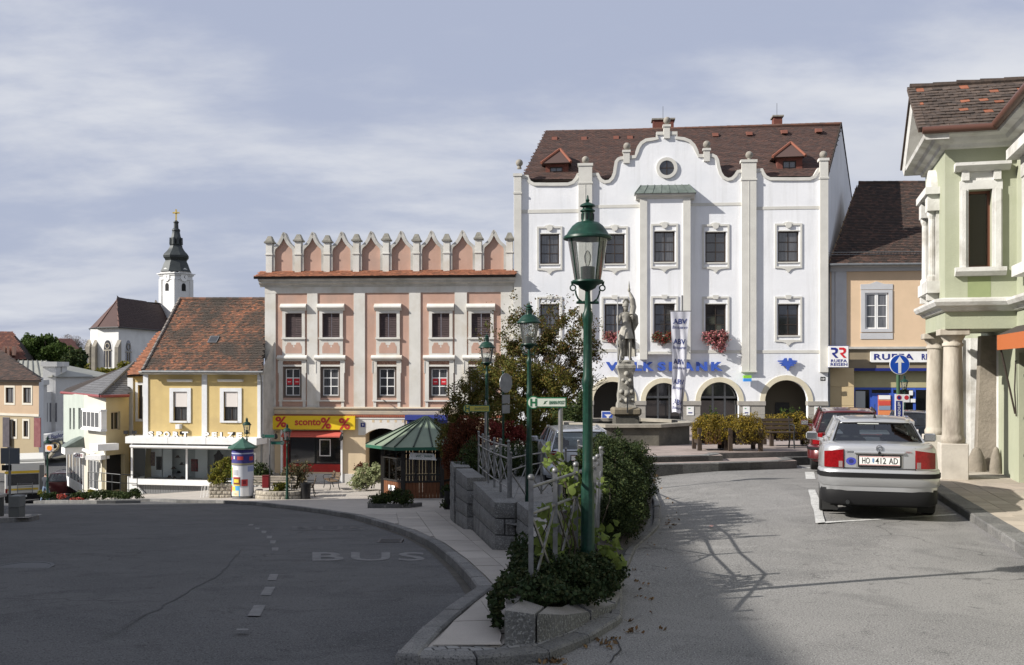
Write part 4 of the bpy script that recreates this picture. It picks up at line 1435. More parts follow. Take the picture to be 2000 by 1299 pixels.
MB().hexa([(a+0.05,-0.55,d-0.33),(b-0.02,-0.55,d-0.33),(b-0.02,0.0,d-0.10),(a+0.05,0.0,d-0.10),(a+0.05,-0.55,d-0.26),(b-0.02,-0.55,d-0.26),(b-0.02,0.0,d-0.01),(a+0.05,0.0,d-0.01)]).build('rolled_awning',mat('awning_red',(0.50,0.10,0.07),(0.42,0.08,0.06),6,rough=0.8),shop)
MB().add([(a+0.18,0.42,c+0.42),(b-0.1,0.42,c+0.42),(b-0.1,0.42,d),(a+0.18,0.42,d)],[(0,1,2,3)]).build('pane',m_darkglass,shop)
u0,u1,za,zb_=S.rect(624,646,858,891,0.4)
pf=MB().box(u0,u0+0.05,0.38,0.41,za,zb_).box(u1-0.05,u1,0.38,0.41,za,zb_).box(u0+0.05,u1-0.05,0.38,0.41,za,za+0.05).box(u0+0.05,u1-0.05,0.38,0.41,zb_-0.05,zb_)
pf.build('white_frame',m_white,shop)
pp=MB()
for px in(551,668):
 x=S.u(px);pp.box(x-0.05,x+0.05,-0.12,-0.02,S.z(px,943),S.z(px,838))
pp.split('shop_post',m_white,salm)
u0,u1,za,zb_=S.rect(528.6,693,812.5,839,-0.25)
sg=MB().box(u0,u1,-0.26,-0.03,za,zb_).build('shop_sign',m_yellow,salm)
m_signred=mat('sign_red',(0.45,0.035,0.03),rough=0.5)
sz=lambda X:S.u(X/3.846+500,-0.26)
def sy(Y):return S.z(610,Y/3.846+740,-0.26)
for t,x0,x1,y0,y1 in(('%',146,230,365,284),('sconto',292,487,350,303),('%',486,564,375,290),('%',622,706,378,293)):
 text_on('lettering',t,sg,sz(x0),sz(x1),sy(y0),sy(y1),-0.262,m_signred,bold=0.025,depth=0.012)
u0,u1,za,zb_=S.rect(705,713,826,834)
npl=MB().box(u0,u1,-0.06,-0.032,za,zb_).build('number_plate',m_blue_dk,salm)
text_on('numeral','9',npl,u0+0.07,u1-0.07,za+0.04,zb_-0.04,-0.061,m_white,depth=0.004)
u0,u1,za,zb_=S.rect(792,872,811,820,-0.5)
aw=MB().box(u0,u1,-0.7,0.0,za,zb_).box(u0+0.1,u0+0.22,-0.6,-0.02,za-0.6,za-0.001).box(u0+0.1,u1,-0.3,-0.02,za-0.25,za-0.002)
aw.build('blue_canopy',mat('canopy_blue',(0.03,0.045,0.22),rough=0.5),salm)
for px,py in((543,848),(670,851)):
 u,z=S.pt(px,py)
 lb=MB().tube([(u,0,z+0.1),(u,-0.3,z+0.15),(u,-0.42,z)],0.02,6).lathe([(0.02,0.12),(0.12,0.0),(0.10,-0.14),(0.02,-0.2)],8,(u,-0.42,z-0.05))
 lb.build('wall_lamp',m_iron,salm)
u,z=S.pt(755,785)
MB().tube([(u,0,z),(u-0.15,-0.25,z+0.12),(u+0.05,-0.4,z)],0.025,6).build('flag_bracket',m_iron,salm)
#yellow shop house
m_yellowwall=mat('render_yellow',(0.58,0.445,0.20),(0.53,0.40,0.175),1.1,rough=0.88,bump=0.2,bscale=26,c3=(0.49,0.37,0.17),scale3=0.8,streak=((0.40,0.30,0.15),.3))
m_whitetrim=mat('trim_white',(0.68,0.69,0.70),(0.60,0.61,0.62),2,rough=0.8,bump=0.1)
m_blind=mat('roller_blind',(0.62,0.58,0.55),rough=0.8)
Y=Fac(281,56.0,514,54.7,-4.55)
yel=Y.root('yellow_shop_house','yellow shop house with mottled red tile roof and wide display window','house')
WY=Y.w
zshop=Y.z(400,862)
zeave=Y.z(400,731)
hY=[Y.rect(339,366,765,822),Y.rect(437.5,465,765,822)]
wall(MB(),0,WY,zshop,zeave,hY,0,0.22).build('wall',m_yellowwall,yel)
mb=MB()
for a,b in((280.5,290),(395,405),(503.5,514)):
 mb.box(Y.u(a),Y.u(b),-0.06,0.005,zshop,zeave-0.001)
mb.split('pilaster',m_whitetrim,yel)
MB().prism([(0.0,zeave-0.02),(-0.12,zeave-0.02),(-0.30,zeave+0.10),(-0.30,zeave+0.18),(0.0,zeave+0.18)],'x',-0.15,WY+0.02).build('eaves_cornice',m_stucco_worn,yel)
fr=MB();hd=MB()
for a,b,c,d in hY:
 fr.box(a-0.22,a-0.001,-0.05,0.01,c-0.1,d+0.2).box(b+0.001,b+0.22,-0.05,0.01,c-0.1,d+0.2).box(a-0.0005,b+0.0005,-0.05,0.01,d+0.001,d+0.2).box(a-0.0005,b+0.0005,-0.07,0.01,c-0.1,c-0.001)
 hd.prism([(0.01,d+0.52),(-0.1,d+0.52),(-0.18,d+0.58),(-0.18,d+0.66),(0.01,d+0.66)],'x',a-0.3,b+0.32)
 w=window(yel,(a,b,c,d),0.10,m_brown,m_darkglass,2,1,fr=0.06,bar=0.05)
 MB().box(a+0.05,b-0.05,0.02,0.05,c+(d-c)*0.48,d-0.005).build('roller_blind',m_blind,w)
fr.split('window_surround',m_whitetrim,yel)
hd.split('hood_strip',m_stucco,yel)
def Y3(px,py,v):
 a,b=Y.pt(px,py,v);return Vector((a,v,b))
FL,FR=Y3(279,724,-0.45),Y3(513,725,-0.45)
R0,R1=Y3(352,584,4.0),Y3(520,584,4.0)
rf,eu,ev,nn=roof_quad(yel,FL,FR,R1,R0,0.165,0.135,m_tile_old,11,th=0.016,rag=0.02)
ridge(rf,R0,R1,0.11,m_tile_old)
vg=MB()
for i in range(22):
 a=FL+(R0-FL)*(i/22);b=FL+(R0-FL)*((i+1.08)/22)
 vg.tube([a+nn*0.05,b+nn*0.03],[0.10,0.085],6)
vg=vg.build('verge_tiles',mat('verge_grey',(0.22,0.20,0.18),(0.12,0.10,0.09),4,rough=0.9),rf);vg['kind']='stuff'
B0,B1=R0+Vector((0.2,4,-3.4)),R1+Vector((0.2,4,-3.4))
MB().add([R0,R1,B1,B0],[(0,1,2,3)]).build('rear_slope',m_deck,yel)
MB().add([(0,0.01,0),(B0.x,8,0),tuple(B0),tuple(R0-Vector((0,0,.1))),(FL.x+0.15,0.01,FL.z+0.25)],[(4,3,2,1,0)]).build('side_wall',m_yellowwall,yel)
MB().add([(WY,0.01,0),(WY,8,0),(WY,8,B1.z),(WY,R1.y,R1.z-0.1),(WY,0.01,FR.z+0.25)],[(0,1,2,3,4)]).build('side_wall',m_stucco_worn,yel)
gt=MB().tube([FL+Vector((0,-0.06,-0.05)),FR+Vector((0.05,-0.06,-0.05))],0.07,8)
dp=Y.u(513)
gt.tube([(dp+0.05,-0.5,FR.z-0.08),(dp+0.05,-0.35,FR.z-0.35),(dp-0.02,-0.12,FR.z-0.6),(dp-0.02,-0.12,0.3)],0.05,8)
gt.build('gutter',m_zinc,yel,smooth=50)
sk=rf
c=Y3(421,672,1.55)
t=(c-FL);aa,bb=t.dot(eu),t.dot(ev)
o=FL+eu*aa+ev*bb+nn*0.09
q=[o-eu*.27-ev*.27,o+eu*.27-ev*.27,o+eu*.27+ev*.27,o-eu*.27+ev*.27]
MB().hexa([p-nn*0.1 for p in q]+q).build('skylight',m_zinc,rf)
MB().add([p*0.85+o*0.15+nn*0.004 for p in q],[(0,1,2,3)]).build('skylight_pane',m_darkglass,rf)
wv=1.9
wu0,wu1=Y.u(250,wv),0.0
wz=Y.z(265,738,wv)
hw_=[Y.rect(270,279,752,818,wv)]
wall(MB(),wu0,wu1,zshop,wz,hw_,wv,0.25).build('wing_wall',m_yellowwall,yel)
MB().box(Y.u(250,wv),Y.u(260.5,wv),wv-0.06,wv+0.005,zshop,wz-0.001).build('pilaster',m_whitetrim,yel)
a,b,c,d=hw_[0]
MB().box(a-0.15,a-.001,wv-0.05,wv+.01,c-0.15,d+0.15).box(b+.001,b+0.2,wv-0.05,wv+.01,c-0.15,d+0.15).box(a,b,wv-0.05,wv+.01,d+.001,d+0.15).box(a,b,wv-0.05,wv+.01,c-0.15,c-.001).build('window_surround',m_whitetrim,yel)
window(yel,hw_[0],wv+0.1,m_brown,m_darkglass,1,2)
FL2,FR2=Y3(246.5,733,wv-0.4),Y3(290,731,wv-0.4)
R02,R12=Y3(307,648,wv+3.6),Y3(345,648,wv+3.6)
rf2,*_=roof_quad(yel,FL2,FR2,R12,R02,0.18,0.15,m_tile_orange,12,name='wing_roof')
MB().add([(wu0+.01,wv,0),(R02.x,wv+3.6,0),(R02.x,wv+3.6,R02.z-0.15),(wu0+.01,wv,wz+0.1)],[(3,2,1,0)]).build('wing_side_wall',m_yellowwall,yel)
cu0,cu1=Y.u(244.6,-1.1),Y.u(501,-1.1)
zc0,zc1=Y.z(400,868,-1.1),Y.z(400,855,-1.1)
cn=MB().hexa([(cu0,-1.1,zc0),(cu1,-1.1,zc0),(cu1,0.2,zc0),(cu0-0.5,0.4,zc0),(cu0,-1.1,zc1),(cu1,-1.1,zc1),(cu1,0.2,zc1),(cu0-0.5,0.4,zc1)])
canopy=cn.build('canopy',m_white,yel)
for t in(0.33,0.62,0.87):
 x=cu0+(cu1-cu0)*t
 MB().box(x-0.006,x+0.006,-1.104,-1.0985,zc0,zc1).build('panel_joint',m_zinc,canopy)
MB().tube([(Y.u(256,-0.9),-0.95,zc0-0.17),(Y.u(452,-0.9),-0.95,zc0-0.17)],0.10,10).build('awning_roll',m_white,yel,smooth=50)
m_letter=mat('letter_white',(0.80,0.80,0.79),rough=0.5)
ly0,ly1=Y.z(330,853.5,-0.75),Y.z(330,842.5,-0.75)
for s_,a,b in(('S',291,301),('P',307,318),('O',321,333),('R',339,351),('T',357,369)):
 text_on('letter',s_,yel,Y.u(a,-.75),Y.u(b,-.75),ly0,ly1,-0.72,m_letter,bold=0.05,depth=0.12,side=m_black)  # black sides: dark outline and side shadow put into the colour
ly0,ly1=Y.z(430,855.5,-0.75),Y.z(430,844,-0.75)
for s_,a,b in(('P',399,410),('E',415,425),('L',431,441),('Z',445,457),('E',463,474)):
 text_on('letter',s_,yel,Y.u(a,-.75),Y.u(b,-.75),ly0,ly1,-0.72,m_letter,bold=0.05,depth=0.12,side=m_black)  # shadowed letter sides coloured black here too
gu0,gu1=Y.u(258,-0.3),Y.u(472,-0.3)
gz0,gz1=Y.z(360,937,-0.3),zc0
sf=MB()
for px,w in((258,0.05),(365,0.05),(470,0.06)):
 x=Y.u(px,-0.3);sf.box(x-w,x+w,-0.34,-0.24,gz0,gz1)
sf.box(gu0-0.05,gu1+0.3,-0.42,-0.0,gz0-0.30,gz0-0.001)
shopf=sf.build('shop_frame',m_white,yel)
for a,b in((258,365),(365,470)):
 MB().add([(Y.u(a,-.3)+.05,-0.29,gz0),(Y.u(b,-.3)-.05,-0.29,gz0),(Y.u(b,-.3)-.05,-0.29,gz1),(Y.u(a,-.3)+.05,-0.29,gz1)],[(0,1,2,3)]).build('pane',m_shopglass,shopf)
m_disp=mat('display_white',(0.78,0.80,0.80),rough=0.8)
m_dispg=mat('display_grey',(0.50,0.53,0.53),rough=0.8)
dsp=MB().box(gu0-0.1,gu1+0.4,1.3,1.4,gz0,gz1).box(gu0-0.1,gu1+0.4,-0.2,1.4,gz0-0.1,gz0-0.002).box(gu1+0.4,gu1+0.5,-0.25,1.4,gz0,gz1)
dsp.build('display_back',m_dispg,yel)
MB().box(gu0,gu1+0.4,-0.2,1.4,gz1-0.06,gz1).build('display_ceiling',m_dispg,yel)
dp2=MB()
for a,b in((270,302),(304,322),(368,392)):
 dp2.box(Y.u(a),Y.u(b),0.75,0.8,gz0,gz1-0.2)
dp2.split('display_panel',m_disp,yel)
m_coat=mat('dark_fabric',(0.02,0.018,0.018),rough=0.9)
for i,(px0,px1,py0,py1,mm) in enumerate(((288,302,883,910,mat('poster_brown',(0.28,0.18,0.12),(0.10,0.05,0.05),9)),(305,315,892,918,m_coat),(373,386,897,921,mat('poster_darkred',(0.05,0.03,0.03),(0.25,0.03,0.04),10)))):
 u0,u1,a,b=Y.rect(px0,px1,py0,py1,0.7)
 MB().box(u0,u1,0.7,0.74,a,b).build('picture',mm,yel)
for i,(px,py) in enumerate(((347,894),(355,908),(339,916),(349,924),(331,933),(341,935),(356,935))):
 u,z=Y.pt(px,py,0.4)
 MB().lathe([(0.16,0),(0.15,0.02),(0.09,0.03),(0.08,0.10),(0.05,0.13),(0.0,0.13)],12,(u,0.4,z)).build('hat',m_coat if i%2 else mat('brown_felt',(0.07,0.045,0.03),rough=0.9),yel,smooth=50)
u,z=Y.pt(427,925,0.4)
MB().lathe([(0.30,-0.1),(0.28,0.4),(0.22,0.8),(0.26,1.0),(0.12,1.12),(0.06,1.25),(0.0,1.27)],10,(u,0.4,z)).build('fur_coat',m_coat,yel,smooth=60)
bu0,bu1=gu0+0.15,gu1+0.3
bz0,bz1=Y.z(360,966,-0.2),gz0-0.301
MB().box(bu0,bu1,-0.18,0.0,bz0,bz1).build('base_panel',mat('base_grey',(0.20,0.205,0.21),rough=0.7),yel)
bl=MB()
n=44
for k in range(n):
 x=bu0+(bu1-bu0)*k/n
 bl.box(x+0.01,x+(bu1-bu0)/n-0.012,-0.20,-0.181,bz0,bz1)
bl.split('base_slat',mat('base_slat_grey',(0.17,0.172,0.175),rough=0.6),yel,tol=0.001)
MB().box(-0.3,WY+0.1,-0.35,0.0,bz0-0.6,bz0-0.002).build('plinth',m_slab,yel)
MB().box(gu1+0.30,WY,-0.05,0.005,0,zshop).build('wall',m_stucco_worn,yel)
u0,u1,a,b=Y.rect(491,500,884,955,-0.06)
dd=MB().box(u0,u1,-0.12,-0.055,a,b).build('side_door',m_white,yel)
MB().box(u0+0.06,u1-0.06,-0.125,-0.121,a+0.3,b-0.1).build('pane',m_darkglass,dd)
er=MB()
e0=Y.u(206,0.6)
er.box(e0,gu0-0.1,2.4,2.5,-0.6,zc0)
er.build('entrance_back',mat('entrance_grey',(0.13,0.14,0.14),rough=0.8),yel)
MB().hexa([(gu0-0.25,-0.35,gz0-0.95),(gu0+0.95,-0.35,gz0-1.0),(gu0+0.95,-0.2,gz0-1.0),(gu0-0.25,-0.2,gz0-0.95),(gu0-0.25,-0.35,gz0+0.12),(gu0-0.2,-0.35,gz0+0.12),(gu0-0.2,-0.2,gz0+0.12),(gu0-0.25,-0.2,gz0+0.12)]).build('ramp_wall',m_white,yel)
for px,zt_,zb_ in((212,915,957),(222,905,957)):
 u,z0=Y.pt(px+4,zb_,1.4);_,z1_=Y.pt(px+4,zt_,1.4)
 MB().lathe([(0.20,0.2),(0.24,0.6),(0.26,1.1),(0.16,1.35),(0.05,1.42),(0,1.45)],9,(u,1.4,z0)).build('hanging_coat',m_coat,yel,smooth=60)
fl=MB()
for px,py in((262,833),(246,836),(356,839),(455,842)):
 u,z=Y.pt(px,py,-0.45)
 fl.box(u-0.12,u+0.12,-0.5,-0.38,zc1+0.10,zc1+0.28).box(u-0.02,u+0.02,-0.46,-0.42,zc1,zc1+0.099)
fl.split('floodlight',m_black,yel)
u,z=Y.pt(350,833,-0.1)
MB().box(u-0.12,u+0.12,-0.3,0,z-0.12,z+0.12).build('alarm_box',m_white,yel)
#corner cafe house
m_palegreen=mat('render_pale_green',(0.38,0.42,0.375),(0.34,0.375,0.335),1.0,rough=0.88)
m_palecream=mat('render_pale_cream',(0.56,0.53,0.45),(0.50,0.47,0.40),1.0,rough=0.88,bump=0.1)
m_caferoof=m_tile_grey
cz=-4.95
def W3(px,d,z=0):
 return Vector(((px-1000)/FPX*d,d,z))
cA,cB,cC,cD=W3(124,64.5),W3(164,58.2),W3(207,55.9),W3(252,57.6)
cafe=thing('cafe_house','low corner cafe house with grey roof, pale green and cream walls','cafe',(cB.x,cB.y,cz))
def wl(v,z):
 return Vector((v.x-cB.x,v.y-cB.y,z-cz))
ce=0.75
class Seg:
 def __init__(s,a,b,zb):
  s.o=Vector((a.x,a.y,zb));s.A=math.atan2(b.y-a.y,b.x-a.x);s.c=math.cos(s.A);s.s=math.sin(s.A);s.w=(Vector((b.x,b.y))-Vector((a.x,a.y))).length
 u=Fac.u;z=Fac.z;rect=Fac.rect;pt=Fac.pt
def sub(parent,name,seg,origin):
 o=bpy.data.objects.new(name,None);link(o,parent)
 o.location=seg.o-Vector(origin);o.rotation_euler=(0,0,seg.A)
 return o
co_=(cB.x,cB.y,cz)
def xf(mb,seg,origin):
 M_=Matrix.Translation(seg.o-Vector(origin))@Matrix.Rotation(seg.A,4,'Z')
 mb.v=[tuple(M_@Vector(p)) for p in mb.v]
 return mb
def seg_window(parent,seg,origin,r,v,fm,gm,nx,ny,**k):
 w=window(parent,r,v,fm,gm,nx,ny,**k)
 M_=Matrix.Translation(seg.o-Vector(origin))@Matrix.Rotation(seg.A,4,'Z')
 w.matrix_local=M_
 return w
s1,s2,s3=Seg(cA,cB,cz),Seg(cB,cC,cz),Seg(cC,cD,cz)
zc=ce-cz
h1=[s1.rect(a,b,797,839) for a,b in((135.5,139),(142.5,146.5),(153,160))]
xf(wall(MB(),0,s1.w,2.6,zc,h1,0,0.2),s1,co_).build('wall',m_palegreen,cafe)
for h in h1:seg_window(cafe,s1,co_,h,0.1,m_white,m_darkglass,1,1,fr=0.05)
h2=[s2.rect(172,192,898,957)]
xf(wall(MB(),0,s2.w,0,zc,h2,0,0.2),s2,co_).build('wall',m_palecream,cafe)
seg_window(cafe,s2,co_,h2[0],0.08,m_white,m_glass_soft,3,1,fr=0.07,bar=0.06)
h3=[s3.rect(217,235,804,840),s3.rect(208,244,888,958)]
xf(wall(MB(),0,s3.w,0,zc,h3,0,0.3),s3,co_).build('wall',mat('render_ochre',(0.44,0.38,0.24),(0.40,0.345,0.22),1,rough=0.9),cafe)
seg_window(cafe,s3,co_,h3[0],0.12,mat('frame_beige',(0.45,0.38,0.28)),m_darkglass,2,1)
xf(MB().box(h3[1][0],h3[1][1],0.28,0.32,0,h3[1][3]),s3,co_).build('doorway',m_dark,cafe)
g0=s1.rect(131,163,893,962)
xf(MB().box(0,s1.w,0.5,0.6,0,2.6),s1,co_).build('cafe_back_wall',mat('cafe_brown',(0.10,0.065,0.04)),cafe)
gl=MB()
for k in range(6):
 x=g0[0]+(g0[1]-g0[0])*k/5
 gl.box(x-0.05,x+0.05,-0.03,0.06,0,2.6)
gl.box(g0[0]-0.05,g0[1]+0.05,-0.028,0.05,0,0.55)
gf=xf(gl,s1,co_).build('glazed_front',m_white,cafe)
xf(MB().add([(g0[0],0.0,0.55),(g0[1],0.0,0.55),(g0[1],0.0,2.6),(g0[0],0.0,2.6)],[(0,1,2,3)]),s1,co_).build('pane',m_glass_soft,gf)
xf(MB().box(s1.w-1.3,s1.w+0.02,-1.0,0.0,2.35,2.75).hexa([(s1.w-1.4,-1.05,2.751),(s1.w+0.08,-1.05,2.751),(s1.w+0.08,0,2.751),(s1.w-1.4,0,2.751),(s1.w-1.0,-0.5,3.15),(s1.w-0.2,-0.3,3.3),(s1.w,0,3.3),(s1.w-1.3,0,3.3)],1),s1,co_).build('entrance_canopy',[m_white,m_copper],cafe)
fa=Seg(W3(145.5,56.6),W3(163.5,56.2),cz)
r=fa.rect(145.5,163.5,885,894)
fb=xf(MB().box(r[0],r[1],-0.05,0.05,r[2],r[3]),fa,co_).build('cafe_fascia',m_white,cafe)
t=text_on('lettering','CAFE',cafe,r[0]+0.05,r[1]-0.03,r[2]+0.05,r[3]-0.04,-0.052,mat('letter_maroon',(0.13,0.015,0.03)),bold=0.02,depth=0.006)
t.matrix_local=Matrix.Translation(fa.o-Vector(co_))@Matrix.Rotation(fa.A,4,'Z')
bw=s2.rect(172,205.5,802,836)
bay=xf(MB().box(bw[0]-0.1,bw[1]+0.25,-0.35,0.0,bw[2]-0.12,bw[2]-0.001).box(bw[0]-0.1,bw[1]+0.25,-0.35,0.0,bw[3]+0.001,bw[3]+0.1),s2,co_).build('bay',m_whitetrim,cafe)
seg_window(cafe,s2,co_,bw,-0.33,m_white,m_glass_soft,4,1,fr=0.08,bar=0.07)
xf(MB().box(bw[1]-0.001,bw[1]+0.2,-0.30,0.0,bw[2],bw[3]).box(bw[0]-0.05,bw[0]-0.001,-0.3,0,bw[2],bw[3]),s2,co_).build('bay_side',m_white,cafe)
for px0,px1,py0,py1,d in((191,232,867,880,55.0),(197,214,889,897,55.4)):
 q=Seg(W3(px0,d),W3(px1,d+0.9),cz)
 rr=q.rect(px0,px1,py0,py1)
 xf(MB().box(rr[0],rr[1],0,0.9,rr[2],rr[3]),q,co_).build('white_canopy',m_white,cafe)
rr=s2.rect(172,194,880,886)
xf(MB().tube([(rr[0],-0.25,rr[3]),(rr[1],-0.25,rr[2])],0.10,8),s2,co_).build('awning_roll',m_white,cafe)
eA,eC,eD=W3(119.5,65.0,ce),W3(195.5,55.4,ce+0.02),W3(252,57.0,ce+0.02)
R_=W3(262,62.5,0);R_.z=EYE+(720-709)/FPX*62.5
eA2=W3(130,78.0,ce)
def tri_roof(FLp,FRp,TOP,seed):
 roof_quad(cafe,wl(FLp,FLp.z),wl(FRp,FRp.z),wl(TOP,TOP.z),wl(TOP,TOP.z)-Vector((0.02,0,0)),0.24,0.26,m_caferoof,seed,rag=0.004)
tri_roof(eA,eC,R_,21)
tri_roof(eC,eD,R_+Vector((0.01,0,0)),22)
MB().add([wl(eA,eA.z),wl(R_,R_.z),wl(eA2,eA2.z)],[(0,1,2)]).build('roof_rear',m_deck,cafe)
gt=MB()
for a,b in((eA,eC),(eC,eD)):
 gt.tube([wl(a,a.z-0.02),wl(b,b.z-0.02)],0.08,8)
gt.build('gutter',mat('gutter_red',(0.22,0.05,0.05),rough=0.5),cafe)
hp=MB().tube([wl(eC,eC.z+0.06),wl(R_,R_.z+0.06)],0.09,6);hp.build('hip_ridge',m_tile_grey,cafe)
#far left row
m_peach=mat('render_peach',(0.42,0.31,0.21),(0.38,0.28,0.19),0.7,rough=0.9)
m_tanlow=mat('render_tan',(0.33,0.27,0.17),(0.30,0.24,0.155),0.7,rough=0.9)
Q=Fac(-60,79.0,76,75.0,-5.6)
pe=Q.root('peach_town_house','peach town house with dark roof at the far left street side','house')
zq,zm=Q.z(40,740),Q.z(40,811)
hq=[Q.rect(a,b,757,787) for a,b in((11.5,27),(46,61))]
hq2=[Q.rect(a,b,822,853) for a,b in((24,31),(46.5,55.5))]
wall(MB(),0,Q.w,zm,zq,hq,0,0.2).build('wall',m_peach,pe)
wall(MB(),0,Q.w,0,zm,hq2,0,0.2).build('ground_wall',m_tanlow,pe)
MB().box(0,Q.w+.05,-0.06,0.005,zm-0.06,zm+0.12).build('string_course',m_palecream,pe)
MB().box(0,Q.w+.05,-0.06,0.005,zq-0.25,zq-.001).build('frieze',m_palecream,pe)
fr=MB()
for h in hq+hq2:
 a,b,c,d=h
 fr.box(a-0.15,a,-0.03,0.01,c-.15,d+.15).box(b,b+0.15,-0.03,0.01,c-.15,d+.15).box(a+.001,b-.001,-0.03,0.01,d,d+.15).box(a+.001,b-.001,-0.03,0.01,c-.15,c)
 window(pe,(a,b,c,d),0.08,m_brown,m_glass_soft,2,1,fr=0.06)
fr.split('window_surround',m_palecream,pe)
for px0,px1,nm,mm in((11,24,'dark_banner',mat('banner_dark',(0.05,0.045,0.055),(0.08,0.07,0.08),3)),(72,85,'maroon_banner',mat('banner_maroon',(0.15,0.045,0.05),(0.20,0.08,0.08),3))):
 a,b,c,d=Q.rect(px0,px1,873,816)
 c,d=min(c,d),max(c,d)
 MB().box(a,b,-0.25,-0.2,c,d).build(nm,mm,pe)
 MB().tube([(a,-0.22,d+.02),(b,-0.22,d+.02)],0.03,6).build('banner_rod',m_iron,pe)
a0,z0=Q.pt(-60,742,-0.4);a1,z1_=Q.pt(80,741,-0.4)
r0=Vector((*[Q.u(-40,5)],5,Q.z(0,675,5)));
FLq,FRq=Vector((a0,-0.4,z0)),Vector((a1,-0.4,z0))
T1=Vector((Q.u(0,5),5,Q.z(0,683,5)));T0=Vector((Q.u(-60,5),5,T1.z))
roof_quad(pe,FLq,FRq,T1,T0,0.25,0.22,m_tile_dark,31,name='roof')
qe=Q.u(85,9)
MB().add([(Q.w,0,0),(qe,9,0),(qe,9,zq),(Q.w,0,zq)],[(0,1,2,3)]).build('side_wall',m_whitetrim,pe)
MB().add([FRq,T1,Vector((qe,9,z0))],[(0,2,1)]).build('roof_end',m_deck,pe)
MB().box(0,Q.w,-2.0,-1.9,2.2,2.5) if False else None
Q2=Fac(74,92.0,126,100.0,-5.9)
gc=Q2.root('pinnacled_house','narrow grey house with square pinnacles and slit windows down the street','house')
zg2_=Q2.z(100,765)
m_greyh=mat('render_grey',(0.60,0.595,0.58),(0.52,0.515,0.50),0.6,rough=0.9)
MB().box(0,Q2.w,0,8,0,zg2_).build('wall',m_greyh,gc)
mb=MB()
for p0,p1,t in((74,84,752),(101,111,716),(113.5,123.5,716),(127,135,752)):
 a,b=Q2.u(p0),Q2.u(p1)
 mb.box(a,b,-0.35,0.8,0,Q2.z(p0,t)).box(a-.15,b+.15,-0.5,0.95,Q2.z(p0,t)+.001,Q2.z(p0,t)+0.45)
mb.split('pinnacle',m_greyh,gc)
mb=MB()
for p in(90,97,108.5,115.5):
 u0,u1,a,b=Q2.rect(p,p+2.5,787,824,-0.36 if p>101 else 0)
 mb.box(u0,u1,(-0.38 if p>101 else-0.03),(-0.345 if p>101 else 0.01),a,b)
mb.split('slit_window',mat('slit_dark',(0.12,0.12,0.13)),gc,tol=0.001)
u0,u1,a,b=Q2.rect(88,124,845,858,-1.0)
sg=MB().box(u0,u1,-1.2,-0.6,a,b).build('shop_sign',m_white,gc)
text_on('lettering','Basler',sg,Q2.u(100,-1.2),Q2.u(124,-1.2),a+0.1,b-0.1,-1.201,m_blue_dk,bold=0.02,depth=0.01)
u,z=(Q2.u(94,-1.2),(a+b)/2)
ribbon(MB(),[(u,z+.2),(u+.25,z),(u,z-.2),(u-.25,z)],0.08,-1.21,-1.2,closed=True).build('diamond_mark',m_blue_dk,sg)
u0,u1,a,b=Q2.rect(88,124,862,940,-0.8)
MB().box(u0,u1,-0.8,0.0,0,b).build('shop_front',mat('shop_dim',(0.16,0.16,0.17),(0.25,0.24,0.23),2),gc)
Q3=Fac(36,98.0,104,96.0,-5.9)
mr=Q3.root('metal_roof_house','house with pale standing seam metal roof behind the peach house','house')
ez_=Q3.z(70,736)
MB().box(0,Q3.w,0,7,0,ez_).build('wall',m_greyh,mr)
q=[(-.3,-.3,ez_),(Q3.w+.3,-.3,ez_),(Q3.u(90,4),4,Q3.z(90,705,4)),(Q3.u(36,4),4,Q3.z(40,704,4))]
m_palemetal=mat('pale_metal_roof',(0.30,0.30,0.26),(0.25,0.25,0.22),0.8,rough=0.5,metal=0.2)
r3=MB().add(q+[(Q3.w+.3,8,ez_)],[(0,1,2,3),(1,4,2)]).build('roof',m_palemetal,mr)
sm=MB()
for i in range(7):
 t=i/6
 sm.bar(Vector(q[0]).lerp(Vector(q[1]),t)+Vector((0,0,.05)),Vector(q[3]).lerp(Vector(q[2]),t)+Vector((0,0,.05)),0.07,0.09)
sm.split('standing_seam',mat('seam_dark',(0.14,0.14,0.12),rough=0.5),r3,tol=0.0)
def simple_house(name,label,px0,px1,d,ytop,yeave,zb,wallm,tilem,depth=8,rx0=None,rx1=None,seed=5):
 f=Fac(px0,d,px1,d+1.5,zb)
 h=f.root(name,label,'house')
 ze=f.z((px0+px1)/2,yeave)
 MB().box(0,f.w,0,depth,0,ze).build('wall',wallm,h)
 v=depth/2
 rx0=px0 if rx0 is None else rx0;rx1=px1 if rx1 is None else rx1
 zr=f.z((px0+px1)/2,ytop,v)
 T0,T1=Vector((f.u(rx0,v),v,zr)),Vector((f.u(rx1,v),v,zr))
 FL,FR=Vector((-.3,-.4,ze)),Vector((f.w+.3,-.4,ze))
 roof_quad(h,FL,FR,T1,T0,0.35,0.3,tilem,seed)
 BL,BR=Vector((-.3,depth+.4,ze)),Vector((f.w+.3,depth+.4,ze))
 MB().add([T0,T1,BR,BL,FL,FR],[(0,1,2,3),(1,5,2),(0,3,4)]).build('rear_roof',m_deck,h)
 return f,h,ze
f,h,ze=simple_house('red_roof_house','house with red tiled roof behind the dark roof at the left edge',-40,48,125,649,702,-6,m_peach,mat('roof_tile_rust',(.2,.1,.06),None,island=[(0.16,0.06,0.04),(0.10,0.045,0.035),(0.2,0.08,0.05)]),rx1=25,seed=7)
for p in(6,14,24):
 u0,u1,a,b=f.rect(p,p+5,680,694,-0.5)
 MB().box(u0,u1,-0.8,0.8,a,b+.2).build('chimney',mat('chimney_pink',(0.5,0.3,0.22)),h)
